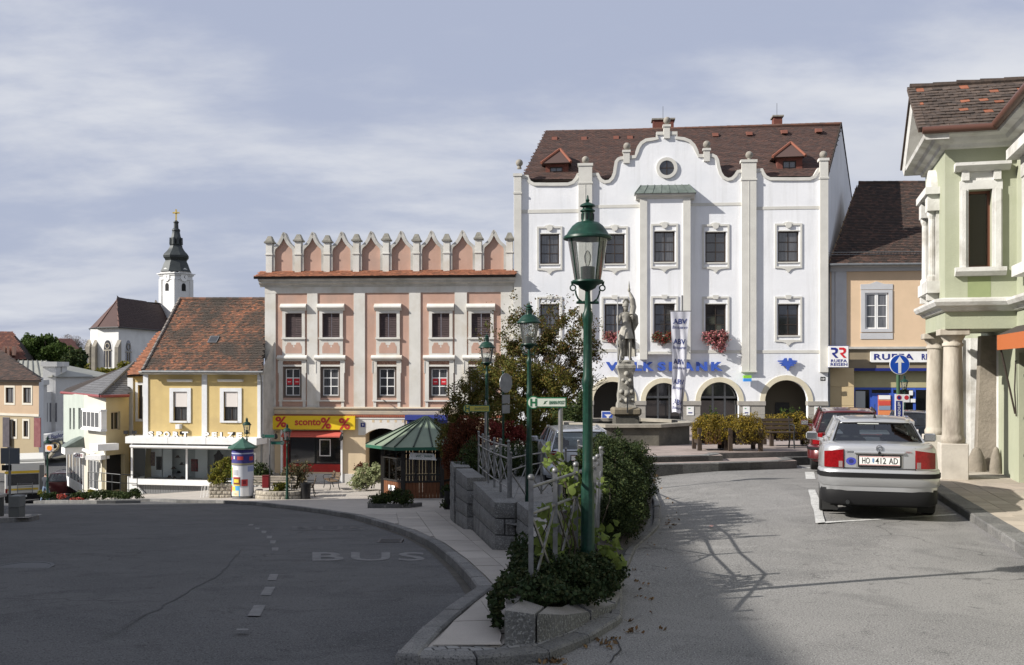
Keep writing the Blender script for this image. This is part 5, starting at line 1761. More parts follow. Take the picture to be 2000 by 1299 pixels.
simple_house('dark_red_roof_house','far house with dark red roof among the trees left of the church',108,166,170,662,697,-7,m_greyh,mat('roof_tile_wine',(.1,.05,.05),None,island=[(0.06,0.026,0.024),(0.09,0.036,0.03)]),rx0=112,rx1=140,seed=9)
#church
m_chwall=mat('church_white',(0.70,0.70,0.69),(0.60,0.60,0.59),0.25,rough=0.9,c3=(0.50,0.50,0.49),scale3=0.12)
m_chroof=mat('church_roof_tile',(.1,.05,.05),None,rough=0.85,island=[(0.040,0.026,0.025),(0.055,0.034,0.031),(0.047,0.029,0.028)])
m_chstone=mat('church_stone',(0.34,0.31,0.25),(0.24,0.22,0.19),0.9,rough=0.95)
def C3(px,py,d):
 return P(px,py,d)
church=thing('parish_church','white church choir with steep dark roof and slim baroque clock tower','church',(-78,200,-7))
CO=Vector((-78,200,-7))
def lc(v):return Vector(v)-CO
ev_=[(176.5,206),(190.5,202),(231.5,200),(330,222)]
zev=EYE+(720-640.5)/FPX*201
zbot=-7
def chp(px,d,z):return lc(((px-1000)/FPX*d,d,z))
mb=MB()
for(a,da),(b,db) in zip(ev_[:-1],ev_[1:]):
 mb.add([chp(a,da,zbot),chp(b,db,zbot),chp(b,db,zev),chp(a,da,zev)],[(0,1,2,3)])
a,da=ev_[0]
mb.add([chp(a,da,zbot),chp(a,da,zev),chp(178,222,zev),chp(178,222,zbot)],[(0,1,2,3)])
mb.build('choir_wall',m_chwall,church)
apex=lc(P(229,585,207));rend=lc(P(318,592,226))
eo=[(174,207),(189.5,201),(232,199),(335,221.5)]
E=[chp(px,d,zev+0.05) for px,d in eo]
roofp=MB()
for i in range(2):
 roofp.add([E[i],E[i+1],apex],[(0,1,2)])
rr=roofp.build('choir_roof',mat('church_roof_lit',(0.085,0.05,0.045),(0.07,0.042,0.038),0.6,rough=0.85),church)  # sunlit tone of these two facets put into the colour
roof_quad(church,E[2],E[3],rend,apex,0.5,0.42,m_chroof,41,name='nave_roof',th=0.03,rag=0.02)
MB().add([E[0],apex,rend,chp(178,230,zev)],[(0,3,2,1)]).build('rear_roof',m_deck,church)
MB().tube([E[1]+Vector((0,0,.1)),apex],0.14,6).tube([E[2]+Vector((0,0,.1)),apex],0.14,6).build('hip_tiles',mat('church_hip',(0.15,0.08,0.065)),church)
gut=MB()
for i in range(3):gut.tube([E[i],E[i+1]],0.12,6)
gut.build('gutter',m_iron,church)
def gothic(seg,x0,x1,ytop,ybot):
 u0,u1,a,b=seg.rect(x0,x1,ytop,ybot)
 um=(u0+u1)/2;w=(u1-u0)/2
 zs_=b-w*2.0
 def pointed(k,o=0):
  pts=[(um-w*k,a)]
  for i in range(7):
   t=i/6
   pts.append((um-w*k*math.cos(t*PI/2)**0.8,zs_+(b-zs_)*(k**0.5)*math.sin(t*PI/2)))
  return pts+[(2*um-p[0],p[1]) for p in reversed(pts[:-1])]
 g=xf(MB().prism(pointed(1.25),'y',-0.04,0.01),seg,CO).build('window_splay',m_chwall,church)
 p=xf(MB().prism(pointed(0.95),'y',-0.09,-0.041),seg,CO).build('gothic_window',m_darkglass,church)
 t=MB()
 for f_ in(-0.33,0.33):
  t.box(um+w*f_-0.09,um+w*f_+0.09,-0.2,-0.091,a,zs_)
 t.box(um-w*.95,um+w*.95,-0.19,-0.092,zs_-0.12,zs_+0.12)
 ribbon(t,arc(um,zs_+w*0.85,w*0.6,0,-2*PI,12)[:-1],0.16,-0.2,-0.091,closed=True)
 xf(t,seg,CO).build('tracery',m_chstone,p)
sg2=Seg(Vector(((190.5-1000)/FPX*202,202)),Vector(((231.5-1000)/FPX*200,200)),0)
sg3=Seg(Vector(((231.5-1000)/FPX*200,200)),Vector(((330-1000)/FPX*222,222)),0)
gothic(sg2,203,218.5,664,717)
gothic(sg3,244.5,256,664,706)
bt=MB()
for px,d,yt in((184.5,201.5,667),(229.5,198.6,668),(172,205,667)):
 x=(px-1000)/FPX*d;z=EYE+(720-yt)/FPX*d
 o=lc((x,d,0))
 w=0.9 if px!=172 else 1.1
 bt.hexa([(o.x-w*.4,o.y-1.0,o.z-7),(o.x+w*.4,o.y-1.0,o.z-7),(o.x+w*.4,o.y+1,o.z-7),(o.x-w*.4,o.y+1,o.z-7),(o.x-w*.4,o.y-0.6,o.z+z-1),(o.x+w*.4,o.y-0.6,o.z+z-1),(o.x+w*.4,o.y+1,o.z+z+.4),(o.x-w*.4,o.y+1,o.z+z+.4)])
bt.split('buttress',m_chstone,church)
td=226.0
tx=(344-1000)/FPX*td
tower_c=lc((tx,td,0))
ang=math.radians(34)
side=4.9
def zt_(py):return EYE+(720-py)/FPX*(td-2)
def tower_pts(s,z):
 return[tower_c+Vector((math.cos(ang)*a-math.sin(ang)*b,math.sin(ang)*a+math.cos(ang)*b,0))*(s/2)+Vector((0,0,z)) for a,b in((-1,-1),(1,-1),(1,1),(-1,1))]
def TP(a,b,z):
 return tower_c+Vector((math.cos(ang)*a-math.sin(ang)*b,math.sin(ang)*a+math.cos(ang)*b,z))
ang=math.radians(-32)
mb=MB()
mb.hexa([TP(-2.45,-2.45,-7),TP(2.45,-2.45,-7),TP(2.45,2.45,-7),TP(-2.45,2.45,-7),TP(-2.45,-2.45,zt_(532)),TP(2.45,-2.45,zt_(532)),TP(2.45,2.45,zt_(532)),TP(-2.45,2.45,zt_(532))])
tw=mb.build('tower',m_chwall,church)
def tbox(mb,a0,a1,b0,b1,z0,z1_):
 mb.hexa([TP(a0,b0,z0),TP(a1,b0,z0),TP(a1,b1,z0),TP(a0,b1,z0),TP(a0,b0,z1_),TP(a1,b0,z1_),TP(a1,b1,z1_),TP(a0,b1,z1_)])
cr=MB()
tbox(cr,-2.9,2.9,-2.9,2.9,zt_(535),zt_(533));tbox(cr,-2.65,2.65,-2.65,2.65,zt_(538),zt_(535.2))
tbox(cr,-2.6,2.6,-2.6,2.6,zt_(546),zt_(544.5))
for a in(-2.55,1.65):
 tbox(cr,a,a+0.9,-2.62,-2.44,zt_(618),zt_(546.2));tbox(cr,2.44,2.62,a,a+0.9,zt_(618),zt_(546.2))
tbox(cr,-2.6,2.6,-2.6,2.6,zt_(621),zt_(618.2))
cr.build('tower_cornice',m_chwall,tw)
sw=MB()
for f_ in(0,1):
 def TF(a,o,z):return TP(a,-2.45-o,z) if f_==0 else TP(2.45+o,a,z)
 pts=[(-0.55,zt_(568)),(0.55,zt_(568))]+[(0.55*math.cos(t),zt_(558)+0.6*math.sin(t)) for t in[PI*i/8 for i in range(9)]]
 n=len(pts)
 sw.add([TF(a,0.06,z) for a,z in pts],[tuple(range(n))])
sw.split('sound_hole',m_dark,tw)
for f_ in(0,1):
 def TF(a,o,z):return TP(a,-2.45-o,z) if f_==0 else TP(2.45+o,a,z)
 ck=MB();zc_=zt_(541)
 pts=[(0.95*math.cos(t),0.95*math.sin(t)) for t in[2*PI*i/20 for i in range(20)]]
 ck.add([TF(a,0.22,zc_+z) for a,z in pts]+[TF(a,0.0,zc_+z) for a,z in pts],[tuple(range(20))]+[(i,i+20,(i+1)%20+20,(i+1)%20) for i in range(20)])
 c_=ck.build('clock_face',m_white,tw)
 hd=MB()
 for da,L_,w in((0.5,0.8,0.08),(2.3,0.55,0.1)):
  dx_,dz_=math.sin(da),math.cos(da)
  hd.add([TF(-dz_*w,0.24,zc_+dx_*w),TF(dz_*w,0.24,zc_-dx_*w),TF(dx_*L_,0.24,zc_+dz_*L_)],[(0,1,2)])
 hd.build('clock_hands',m_black,c_)
 pd=MB().add([TF(-1.9,0.5,zt_(534)),TF(1.9,0.5,zt_(534)),TF(0.9,0.5,zt_(527)),TF(0,0.5,zt_(523)),TF(-0.9,0.5,zt_(527)),TF(-1.9,-1,zt_(534)),TF(1.9,-1,zt_(534)),TF(0,-1,zt_(523))],[(0,1,2,3,4),(3,7,5,0,4),(1,6,7,3,2)])
 pd.build('clock_gable',m_chwall,tw)
m_helm=mat('helm_slate',(0.028,0.034,0.036),(0.045,0.052,0.052),0.7,rough=0.5,metal=0.2)
prof=[(530,30),(524,27),(514,23.5),(508,20.5),(505,22),(502,24.5),(498,25),(494,22.5),(490,18.5),(486,15.5),(482,13),(478,12)]
k=(td-2)/FPX/math.cos(math.radians(0))*1.02
helm=MB().lathe([(w*k,zt_(y)) for y,w in prof],8,tuple(tower_c),rot=ang).build('helm_roof',m_helm,church,smooth=30)
lt=MB().lathe([(12.5*k,zt_(478)),(11*k,zt_(477)),(11*k,zt_(475))],8,tuple(tower_c),rot=ang)
for i in range(8):
 t=2*PI*(i+0.5)/8+ang
 lt.tube([tower_c+Vector((10*k*math.cos(t),10*k*math.sin(t),zt_(476))),tower_c+Vector((9.6*k*math.cos(t),9.6*k*math.sin(t),zt_(463)))],0.42,5)
lt.lathe([(10.6*k,zt_(467)),(11.6*k,zt_(465)),(11.4*k,zt_(463.5)),(9*k,zt_(460)),(7.5*k,zt_(452)),(7.3*k,zt_(450)),(8.3*k,zt_(448)),(7.6*k,zt_(446)),(4.7*k,zt_(443.5)),(4.3*k,zt_(434)),(5.6*k,zt_(432)),(4.6*k,zt_(430)),(1.2*k,zt_(428)),(0.4*k,zt_(424))],8,tuple(tower_c),rot=ang)
lt.build('lantern',m_helm,church,smooth=30)
m_gold=mat('gilding',(0.75,0.55,0.16),rough=0.3,metal=0.8)
cx=tower_c
MB().box(cx.x-.14,cx.x+.14,cx.y-.12,cx.y+.12,cx.z+zt_(428),cx.z+zt_(406)).box(cx.x-0.75,cx.x+0.75,cx.y-.13,cx.y+.13,cx.z+zt_(414.4),cx.z+zt_(411.6)).ball((cx.x,cx.y,cx.z+zt_(413)),0.33,8).build('cross',m_gold,church)
MB().hexa([lc(P(300,600,236)),lc(P(316,604,236)),lc(P(316,604,244)),lc(P(300,600,244)),lc(P(303,586,236)),lc(P(305,586,236)),lc(P(305,586,244)),lc(P(303,586,244))]).build('nave_gable',m_chstone,church)
#travel agency house right of the bank
m_apricot=mat('render_apricot',(0.66,0.49,0.33),(0.60,0.45,0.30),0.8,rough=0.88,bump=0.15,bscale=26)
m_ashlar=mat('ashlar_tan',(0.55,0.43,0.25),(0.49,0.385,0.225),1.2,rough=0.88,rand=0.05)
m_greypil=mat('trim_greyblue',(0.50,0.505,0.52),(0.45,0.455,0.47),2,rough=0.85)
R=Fac(1617,54.0,1850,53.2,-1.7)
ru=R.root('travel_agency_house','apricot house with dark tiled roof and blue travel agency shop front','house')
zr0,zr1=R.z(1700,681),R.z(1700,530)
hR=[R.rect(1689,1735,572,643)]
wall(MB(),0,R.w,zr0,zr1,hR,0,0.2).build('wall',m_apricot,ru)
MB().box(R.u(1624),R.u(1630.5),-0.02,.005,zr0,zr1).box(R.u(1631),R.u(1653),-0.06,0.005,zr0,zr1).build('pilaster',m_greypil,ru)
MB().prism([(0.01,zr1),(-.1,zr1),(-.14,zr1+.2),(-.35,zr1+.3),(-.35,zr1+.42),(0.01,zr1+.42)],'x',0,R.w).build('eaves_cornice',m_greypil,ru)
a,b,c,d=hR[0]
fr=MB().box(a-.2,a-.001,-.05,.01,c-.15,d+.15).box(b+.001,b+.2,-.05,.01,c-.15,d+.15).box(a,b,-.05,.01,d+.001,d+.15).box(a,b,-.05,.01,c-.15,c-.001)
fr.box(a-.22,b+.22,-.03,.005,c-.52,c-.20).prism([(a-.22,d+.18),(b+.22,d+.18),(b+.22,d+.45),((a+b)/2+.35,d+.47),((a+b)/2,d+.60),((a+b)/2-.35,d+.47),(a-.22,d+.45)],'y',-.035,.005)
fr.build('window_surround',m_greypil,ru)
for l_,r_ in((a+.03,(a+b)/2-.01),((a+b)/2+.01,b-.03)):
 window(ru,(l_,r_,c+.02,d-.02),0.03,m_white,m_glass_soft,1,3,fr=0.07,bar=0.04)
def R3(px,py,v):
 x,z=R.pt(px,py,v);return Vector((x,v,z))
FL,FR,T1,T0=R3(1620,516,-.4),R3(1880,514,-.4),R3(1880,356,6),R3(1677,357,6)
rf,eu,ev,nn=roof_quad(ru,FL,FR,T1,T0,0.19,0.16,m_tile_dark,51)
ridge(rf,T0,T1,0.11,m_tile_dark)
MB().add([(0,0.01,0),(T0.x-.1,6,0),(T0.x-.1,6,T0.z-.1),(0,0.01,zr1+.4)],[(3,2,1,0)]).build('side_wall',m_apricot,ru)
MB().add([T0,T1,T1+Vector((0,6,-5)),T0+Vector((0,6,-5))],[(0,1,2,3)]).build('rear_slope',m_deck,ru)
MB().tube([FL+Vector((0,-.06,-.04)),FR+Vector((0,-.06,-.04))],0.075,8).tube([(0.04,-.3,FL.z-.1),(0.04,-.12,FL.z-.5),(0.04,-.12,0.2)],0.05,8).build('gutter',m_zinc,ru)
sg=MB()
o=FL+ev*0.75+nn*0.06
L_=(FR-FL).length
sg.bar(o+nn*.18,o+nn*.18+eu*L_,0.03,0.03).bar(o+nn*.03,o+nn*.03+eu*L_,0.03,0.03)
k=0
while k*0.16<L_:
 p=o+eu*(k*0.16);sg.bar(p+nn*.0,p+nn*.19,0.022);k+=1
sg=sg.build('snow_guard',m_metal_grey,rf)
zs_a=R.z(1700,719)
MB().box(R.u(1658),R.w,-.03,.01,zs_a,zr0-.001).build('shop_fascia',mat('fascia_brown',(0.26,0.21,0.14),(0.22,0.18,0.12),2),ru)
MB().box(0,R.w,-.16,.005,zr0-.02,zr0+.10).build('ledge',m_stucco_worn,ru)
nrow=4
for k in range(nrow):
 z0_=zs_a*k/nrow;z1_=zs_a*(k+1)/nrow
 u0,u1=0.02,R.u(1668)
 n=1 if k%2 else 2
 for q in range(n):
  MB().cbox(u0+(u1-u0)*q/n+.005,u0+(u1-u0)*(q+1)/n-.005,-.06,.3,z0_+.005,z1_-.005,.012).build('ashlar_block',m_ashlar,ru)
MB().box(0.02,R.u(1658),-.02,.01,zs_a,zr0-.02).build('wall',m_ashlar,ru)
u0,u1=R.u(1668),R.w
zt2=R.z(1720,757)
MB().box(u0,u1,0.35,0.40,zt2,zs_a).build('awning_panel',mat('panel_olive',(0.42,0.38,0.22),(0.38,0.34,0.2),2),ru)
MB().box(u0,u1,-.06,.34,zs_a-.15,zs_a-.001).build('blue_beam',m_blue_dk,ru)
MB().box(u0,u1,1.9,2.0,0,zt2).box(u0,u1,0.45,2.0,-.05,0).build('shop_interior',m_dark,ru)
sfr=MB()
for px in(1668.5,1700,1742,1786,1812):
 x=R.u(px,.4);sfr.box(x-.06,x+.06,.36,.46,0,zt2)
sfr.box(u0,u1,.37,.45,zt2-.12,zt2-.001).box(u0,u1,.37,.45,0,.35)
sfr=sfr.build('shop_frame',m_blue,ru)
for a_,b_ in zip((1668.5,1700,1742,1786),(1700,1742,1786,1850)):
 MB().add([(R.u(a_,.42)+.06,.42,.35),(R.u(b_,.42)-.06,.42,.35),(R.u(b_,.42)-.06,.42,zt2-.12),(R.u(a_,.42)+.06,.42,zt2-.12)],[(0,1,2,3)]).build('pane',m_shopglass,sfr)
def panel(nm,px0,px1,py0,py1,v,m):
 x0,x1,za,zb_=R.rect(px0,px1,py0,py1,v)
 return MB().box(x0,x1,v,v+.04,za,zb_).build(nm,m,ru),(x0,x1,za,zb_)
panel('timetable_board',1671,1690,764,800,.30,mat('board_grey',(0.40,0.42,0.42)))
panel('blue_door_panel',1703,1752,768,850,.30,m_blue)
pb,(x0,x1,za,zb_)=panel('poster_board',1715,1740,772,812,.26,mat('poster_mixed',(0.60,0.30,0.12),(0.55,0.06,0.05),4))
for t,mm in((.9,m_white),(.62,mat('poster_red2',(0.55,0.07,0.05))),(.38,mat('poster_bluegrey',(0.2,0.26,0.36))),(.12,mat('poster_orange',(0.65,0.22,0.08)))):
 MB().box(x0+.03,x1-.03,.245,.259,za+(zb_-za)*(t-.1),za+(zb_-za)*(t+.1)).build('print',mm,pb)
panel('notice',1776,1783,763,772,.3,m_white);panel('notice',1779,1788,779,786,.3,m_white)
x0,x1,za,zb_=R.rect(1700,1846,686.5,707.5,-.12)
sb=MB().box(x0,x1,-.14,-.031,za,zb_).build('sign_board',m_white,ru)
m_navy=mat('letter_navy',(0.02,0.03,0.20),rough=0.45)
for t,p0,p1 in(('RUEFA',1707,1784),('REISEN',1800,1842)):
 text_on('lettering',t,sb,R.u(p0,-.14),R.u(p1,-.14),za+.13,zb_-.12,-.141,m_navy,bold=0.025,depth=.012,space=1.15)
bv=-.75
x0,x1,za,zb_=R.rect(1619,1657,676,717,bv)
bx=MB().box(x0,x1,bv,bv+.22,za,zb_).build('projecting_sign',m_white,ru)
edge=MB().box(x0-.02,x1+.02,bv+.01,bv+.23,zb_+.001,zb_+.02).box(x0-.02,x1+.02,bv+.01,bv+.23,za-.02,za-.001).box(x1+.001,x1+.02,bv+.01,bv+.23,za,zb_)
edge.build('sign_casing',m_navy,bx)
MB().box(x0+.1,x0+.16,bv+.22,-.02,zb_-.2,zb_-.14).build('sign_arm',m_iron,bx)
w_,h_=x1-x0,zb_-za
def rr_mark(xo,m):
 pts=[(0.06,.93),(.30,.93),(.40,.88),(.42,.78),(.38,.68),(.26,.62),(.44,.44),(.30,.44),(.12,.62),(.12,.68),(.26,.70),(.29,.76),(.27,.81),(.22,.83),(.06,.83)]
 MB().prism([(x0+w_*(p[0]+xo),za+h_*p[1]) for p in pts],'y',bv-.012,bv-.001).build('emblem',m,bx)
rr_mark(0.04,m_navy);rr_mark(0.46,mat('emblem_red',(0.55,0.02,0.03),rough=.45))
text_on('lettering','RUEFA',bx,x0+w_*.10,x1-w_*.08,za+h_*.23,za+h_*.37,bv-.001,m_navy,bold=.02,depth=.01,space=1.1)
text_on('lettering','REISEN',bx,x0+w_*.08,x1-w_*.06,za+h_*.06,za+h_*.20,bv-.001,m_navy,bold=.02,depth=.01,space=1.1)
#green house with the columned oriel
m_greenwall=mat('render_lime_green',(0.36,0.38,0.275),(0.32,0.34,0.245),0.9,rough=0.88,bump=0.2,bscale=26,c3=(0.39,0.405,0.31),scale3=0.5,streak=((0.25,0.26,0.19),.35))
m_trimw=mat('stucco_white_worn',(0.62,0.615,0.59),(0.54,0.535,0.51),3.5,rough=0.85,bump=0.3,bscale=30,c3=(0.40,0.385,0.35),scale3=1.6)
m_column=mat('column_stone',(0.46,0.42,0.355),(0.30,0.265,0.215),2.6,rough=0.9,bump=0.5,bscale=18,c3=(0.17,0.145,0.12),scale3=2.2,stretch=(1,1,.35))
m_jamb=mat('jamb_stone',(0.24,0.21,0.17),(0.17,0.15,0.12),3,rough=0.95,bump=0.8,bscale=15)
gdir=Vector((0.262,0.965,0)).normalized()
pdir=Vector((gdir.y,-gdir.x,0))
C0=Vector((8.34,19.72,0.1))
GA=math.atan2(pdir.y,pdir.x)
gh=thing('green_house','lime green house with white trimmed oriel carried on two stone columns','house',C0,GA)
def GP(px,py,off):
 """pixel -> local point on the front face of the oriel (y = off)"""
 k=(px-1000)/FPX
 x=(k*(C0.y+off*gdir.y)-C0.x-off*gdir.x)/(pdir.x-k*pdir.y)
 d=C0.y+x*pdir.y+off*gdir.y
 return x,EYE+(720-py)/FPX*d-C0.z
def GS(px,py,off=0.0):
 """pixel -> local point on the street face (x = off)"""
 k=(px-1000)/FPX
 y=(k*(C0.y+off*pdir.y)-C0.x-off*pdir.x)/(gdir.x-k*gdir.y)
 d=C0.y+y*gdir.y+off*pdir.y
 return y,EYE+(720-py)/FPX*d-C0.z
PR=1.26
OL=2.95
zb_o=GP(1900,642,0)[1];zt_o=GP(1900,288,0)[1]
zbelt=GP(1900,590,0)[1]
x0,zwt=GP(1890.5,371.5,0);x1,zwb=GP(1937,522,0)
def wallx(mb,x0,x1,z0,z1,holes,y,depth):
 return wall(mb,x0,x1,z0,z1,holes,y,depth)
mb=wall(MB(),0,PR,zb_o,zt_o,[(x0,x1,zwb,zwt)],0,0.28)
mb.build('oriel_wall',m_greenwall,gh)
sw=MB()
wy0,wy1=1.1,1.85
sz0,sz1=GS(1822,556)[1],GS(1822,415)[1]
tmp=wall(MB(),-OL,0,zb_o,zt_o,[(-wy1,-wy0,sz0,sz1)],0,0.28)
sw.v=[(p[1],-p[0],p[2]) for p in tmp.v];sw.f=tmp.f;sw.mi=tmp.mi
sw.build('oriel_wall',m_greenwall,gh)
MB().box(0,PR,OL-.001,OL,zb_o,zt_o).build('oriel_wall',m_greenwall,gh)
MB().box(0.02,PR,0.02,OL-.02,zb_o,zb_o+.1).build('oriel_floor',m_greenwall,gh)
MB().box(0.4,PR,1.4,1.5,zb_o+.1,zt_o).build('room_back',mat('room_tan',(0.06,0.045,0.03)),gh)
fr=MB()
xa,xb=GP(1874,500,0)[0],GP(1957,500,0)[0]
zh=GP(1915,335,0)[1]
fr.box(xa,x0-.001,-.07,.01,zwb,zwt).box(x1+.001,xb,-.07,.01,zwb,zwt).box(xa,xb,-.07,.01,zwt+.001,zwt+.17)
fr.box(xa+.03,x0-.05,-.10,-.071,zwb,zwt).box(x1+.05,xb-.03,-.10,-.071,zwb,zwt)
fr.box(xa+.03,xa+.16,-.11,.01,zwt+.171,zh).box(xb-.16,xb-.03,-.11,.01,zwt+.171,zh).box(xa+.161,xb-.161,-.03,.01,zwt+.171,zh)
fr.prism([(0.01,zh),(-.10,zh),(-.16,zh+.05),(-.22,zh+.09),(-.22,zh+.15),(0.01,zh+.15)],'x',xa-.1,xb+.13)
fr.prism([(0.01,zwb-.16),(-.10,zwb-.16),(-.16,zwb-.08),(-.16,zwb-.001),(0.01,zwb-.001)],'x',xa-.09,xb+.06)
fr.build('window_surround',m_trimw,gh)
wf=MB().box(x0,x0+.05,.18,.24,zwb,zwt).box(x1-.05,x1,.18,.24,zwb,zwt).box(x0+.05,x1-.05,.18,.24,zwb,zwb+.05).box(x0+.05,x1-.05,.18,.24,zwt-.05,zwt).build('window',mat('frame_redbrown',(0.16,0.06,0.035),rough=.5),gh)
MB().add([(x0+.05,.21,zwb+.05),(x1-.05,.21,zwb+.05),(x1-.05,.21,zwt-.05),(x0+.05,.21,zwt-.05)],[(0,1,2,3)]).build('pane',glass_mat('amber_glass',(0.62,0.5,0.36),gloss=0.04,opac=0.35,dark=(0.05,0.035,0.02)),wf)
rx0,rz1=GP(1890,541,0);rx1,rz0=GP(1935,587,0)
MB().add([(rx0,-.004,zbelt+.02),(rx1,-.004,zbelt+.02),(rx1,-.004,rz1),(rx0,-.004,rz1)],[(0,1,2,3)]).build('apron_panel',mat('render_olive_green',(0.26,0.30,0.15),(0.22,0.26,0.13),2,rough=.9),gh)
sf=MB()
def sbox(y0,y1,xa_,xb_,z0,z1):sf.box(xa_,xb_,y0,y1,z0,z1)
for ya,yb in((wy0-.28,wy0),(wy1,wy1+.28)):
 sbox(ya,yb,-.06,.01,sz0,sz1)
 sf.lathe([(.10,0),(.10,.1),(.07,.14),(.065,sz1-sz0-.25),(.09,sz1-sz0-.18),(.10,sz1-sz0-.1)],10,(-.12,(ya+yb)/2,sz0))
 sbox(ya-.06,yb+.06,-.22,.01,sz1-.10,sz1+.22)
sbox(wy0-.42,wy1+.42,-.27,.01,sz1+.221,sz1+.36)
sbox(wy0-.38,wy1+.38,-.24,.01,sz0-.24,sz0-.001)
pts=[(wy0-.1,sz1+.361),(wy1+.1,sz1+.361)]+arc((wy0+wy1)/2,sz1+.361,.47,0,PI,10)[1:-1]
p2=MB().prism(pts,'x',-.12,.01)
sf.v+=[];sf.add(p2.v,p2.f)
for ya in(wy0-.22,wy1+.04):
 sbox(ya,ya+.18,-.22,.01,zbelt+.1,sz0-.241)
sf.build('window_surround',m_trimw,gh)
MB().box(.15,.2,wy0,wy1,sz0,sz1).build('pane',m_darkglass,gh)
def cornice(name,prof,y_front,m,main=True):
 """prof: (out, z) outline; runs along street face, front face and main wall."""
 mb=MB()
 path=[(-0.0,OL),(0.0,0.0),(PR,0.0),(PR,-14.0)]
 nrm=[(-1,0),None,None,(-1,0)]
 dirs=[(-1,1),(-1,-1),(-1,-1),(-1,0)]
 rings=[]
 for(x,y),(dx_,dy_) in zip(path,dirs):
  rings.append([(x+dx_*o,y+dy_*o,z) for o,z in prof])
 n=len(prof)
 for a,b in zip(rings[:-1],rings[1:]):
  base=len(mb.v)
  mb.add(a+b,[(i,i+1,n+i+1,n+i) for i in range(n-1)])
 mb.add(rings[0],[tuple(range(n))])
 return mb.build(name,m,gh)
cornice('belt_cornice',[(0,zbelt-.18),(.06,zbelt-.16),(.10,zbelt-.10),(.18,zbelt-.07),(.22,zbelt+.0),(.22,zbelt+.05),(.02,zbelt+.09),(0,zbelt+.09)],0,m_trimw)
cornice('eaves_cornice',[(0,zt_o-.02),(.08,zt_o),(.10,zt_o+.06),(.20,zt_o+.10),(.24,zt_o+.17),(.38,zt_o+.20),(.40,zt_o+.27),(0,zt_o+.28)],0,m_trimw)
jx,jz=GP(1982,500,0)
zfl=0.0
hm=[(1.1,1.95,zwb-.05,zwt+.05)]
tmp=wall(MB(),0,14.0,3.05,zt_o,hm,0,.25)
mw=MB();mw.v=[(PR+p[1],-p[0],p[2]) for p in tmp.v];mw.f=tmp.f;mw.mi=tmp.mi
mw.build('wall',m_greenwall,gh)
sr=MB()
for ya,yb in((-1.1,-.84),(-2.2,-1.95)):
 sr.box(PR-.08,PR+.01,ya,yb,zwb-.05,zwt+.05)
sr.box(PR-.3,PR+.01,-2.4,-.62,zwt+.42,zwt+.6).box(PR-.1,PR+.01,-2.2,-.84,zwt+.05,zwt+.42).box(PR-.22,PR+.01,-2.35,-.68,zwb-.25,zwb-.051)
sr.build('window_surround',m_trimw,gh)
MB().box(PR+.15,PR+.2,-1.95,-1.1,zwb-.05,zwt+.05).build('pane',m_darkglass,gh)
MB().box(PR+.3,PR+9,-14,OL+3,0,zt_o).build('body',m_greenwall,gh)
gw=MB()
gw.box(PR,PR+.29,-.20,1.75,-.1,3.05)
gw.box(PR,PR+.29,-14,-1.7,-.1,3.05).box(PR,PR+.29,-1.699,-.201,2.45,3.049)
gw.box(PR,PR+.29,1.751,OL+3,2.85,3.05)
gw.build('ground_wall',m_greenwall,gh)
MB().box(PR+.9,PR+1.0,1.751,OL+3,-.1,2.84).build('recess_wall',m_greenwall,gh)
MB().box(PR,PR+.29,OL,OL+3,3.051,zt_o).build('wall',m_greenwall,gh)
dr=MB().box(PR+.10,PR+.16,-1.69,-.21,0,2.44)
dd=dr.build('shutter_door',mat('door_brown',(0.085,0.045,0.032),(0.06,0.033,0.025),3,rough=.55),gh)
hg=MB()
for z in(.5,1.2,2.0):hg.box(PR+.075,PR+.099,-1.0,-.22,z,z+.045)
hg.split('strap_hinge',m_iron,dd)
MB().hexa([(PR-.36,2.1,-.1),(PR+.02,2.1,-.1),(PR+.02,2.5,-.1),(PR-.36,2.5,-.1),(PR-.27,2.1,2.84),(PR+.02,2.1,2.84),(PR+.02,2.5,2.84),(PR-.27,2.5,2.84)]).build('stone_jamb',m_jamb,gh)
MB().box(PR+.021,PR+.12,1.76,2.3,-.1,2.84).build('door_frame',m_trimw,gh)
for(xx,yy,w,h) in((PR-.40,1.85,.20,.52),(PR-.10,1.45,.13,.56)):
 MB().lathe([(w,-.05),(w*.95,h*.3),(w*.75,h*.62),(w*.4,h*.92),(0.02,h)],9,(xx,yy,0)).build('guard_stone',m_jamb,gh,smooth=60)
wp=MB().box(PR-.62,PR-.36,3.9,4.1,0,2.84).box(PR-.359,PR-.20,3.95,4.1,0,2.84).box(PR-.199,PR+.2,3.88,4.1,0,2.84).box(PR-.56,PR-.42,3.885,3.899,.3,2.6)
wp.box(PR-.05,PR+.25,2.51,3.87,0,2.84)
wp.build('white_portal',m_trimw,gh)
MB().box(-0.1,PR,0.45,OL,-.05,.02).box(PR-.5,PR+.2,2.6,3.9,0,.12).build('threshold',m_column,gh)
aw=MB()
o_=.36
aw.add([(PR-.02,-.1,2.95),(PR-.02,-9,2.95),(PR-o_,-9,2.78),(PR-o_,-.1,2.78)],[(0,3,2,1)],0)
aw.add([(PR-o_,-.1,2.78),(PR-o_,-9,2.78),(PR-o_,-9,2.50),(PR-o_,-.1,2.50)],[(0,3,2,1)],1)
aw.add([(PR-.02,-.1,2.95),(PR-o_,-.1,2.78),(PR-o_,-.1,2.70),(PR-.02,-.1,2.80)],[(0,1,2,3)],0)
awn=thing('shop_awning','orange folding awning over the brown shutter door at the right edge','awning',C0,GA)
aw.build('cloth',[mat('awning_dark',(0.05,0.04,0.035)),mat('awning_orange',(0.40,0.11,0.03),rough=.7)],awn)
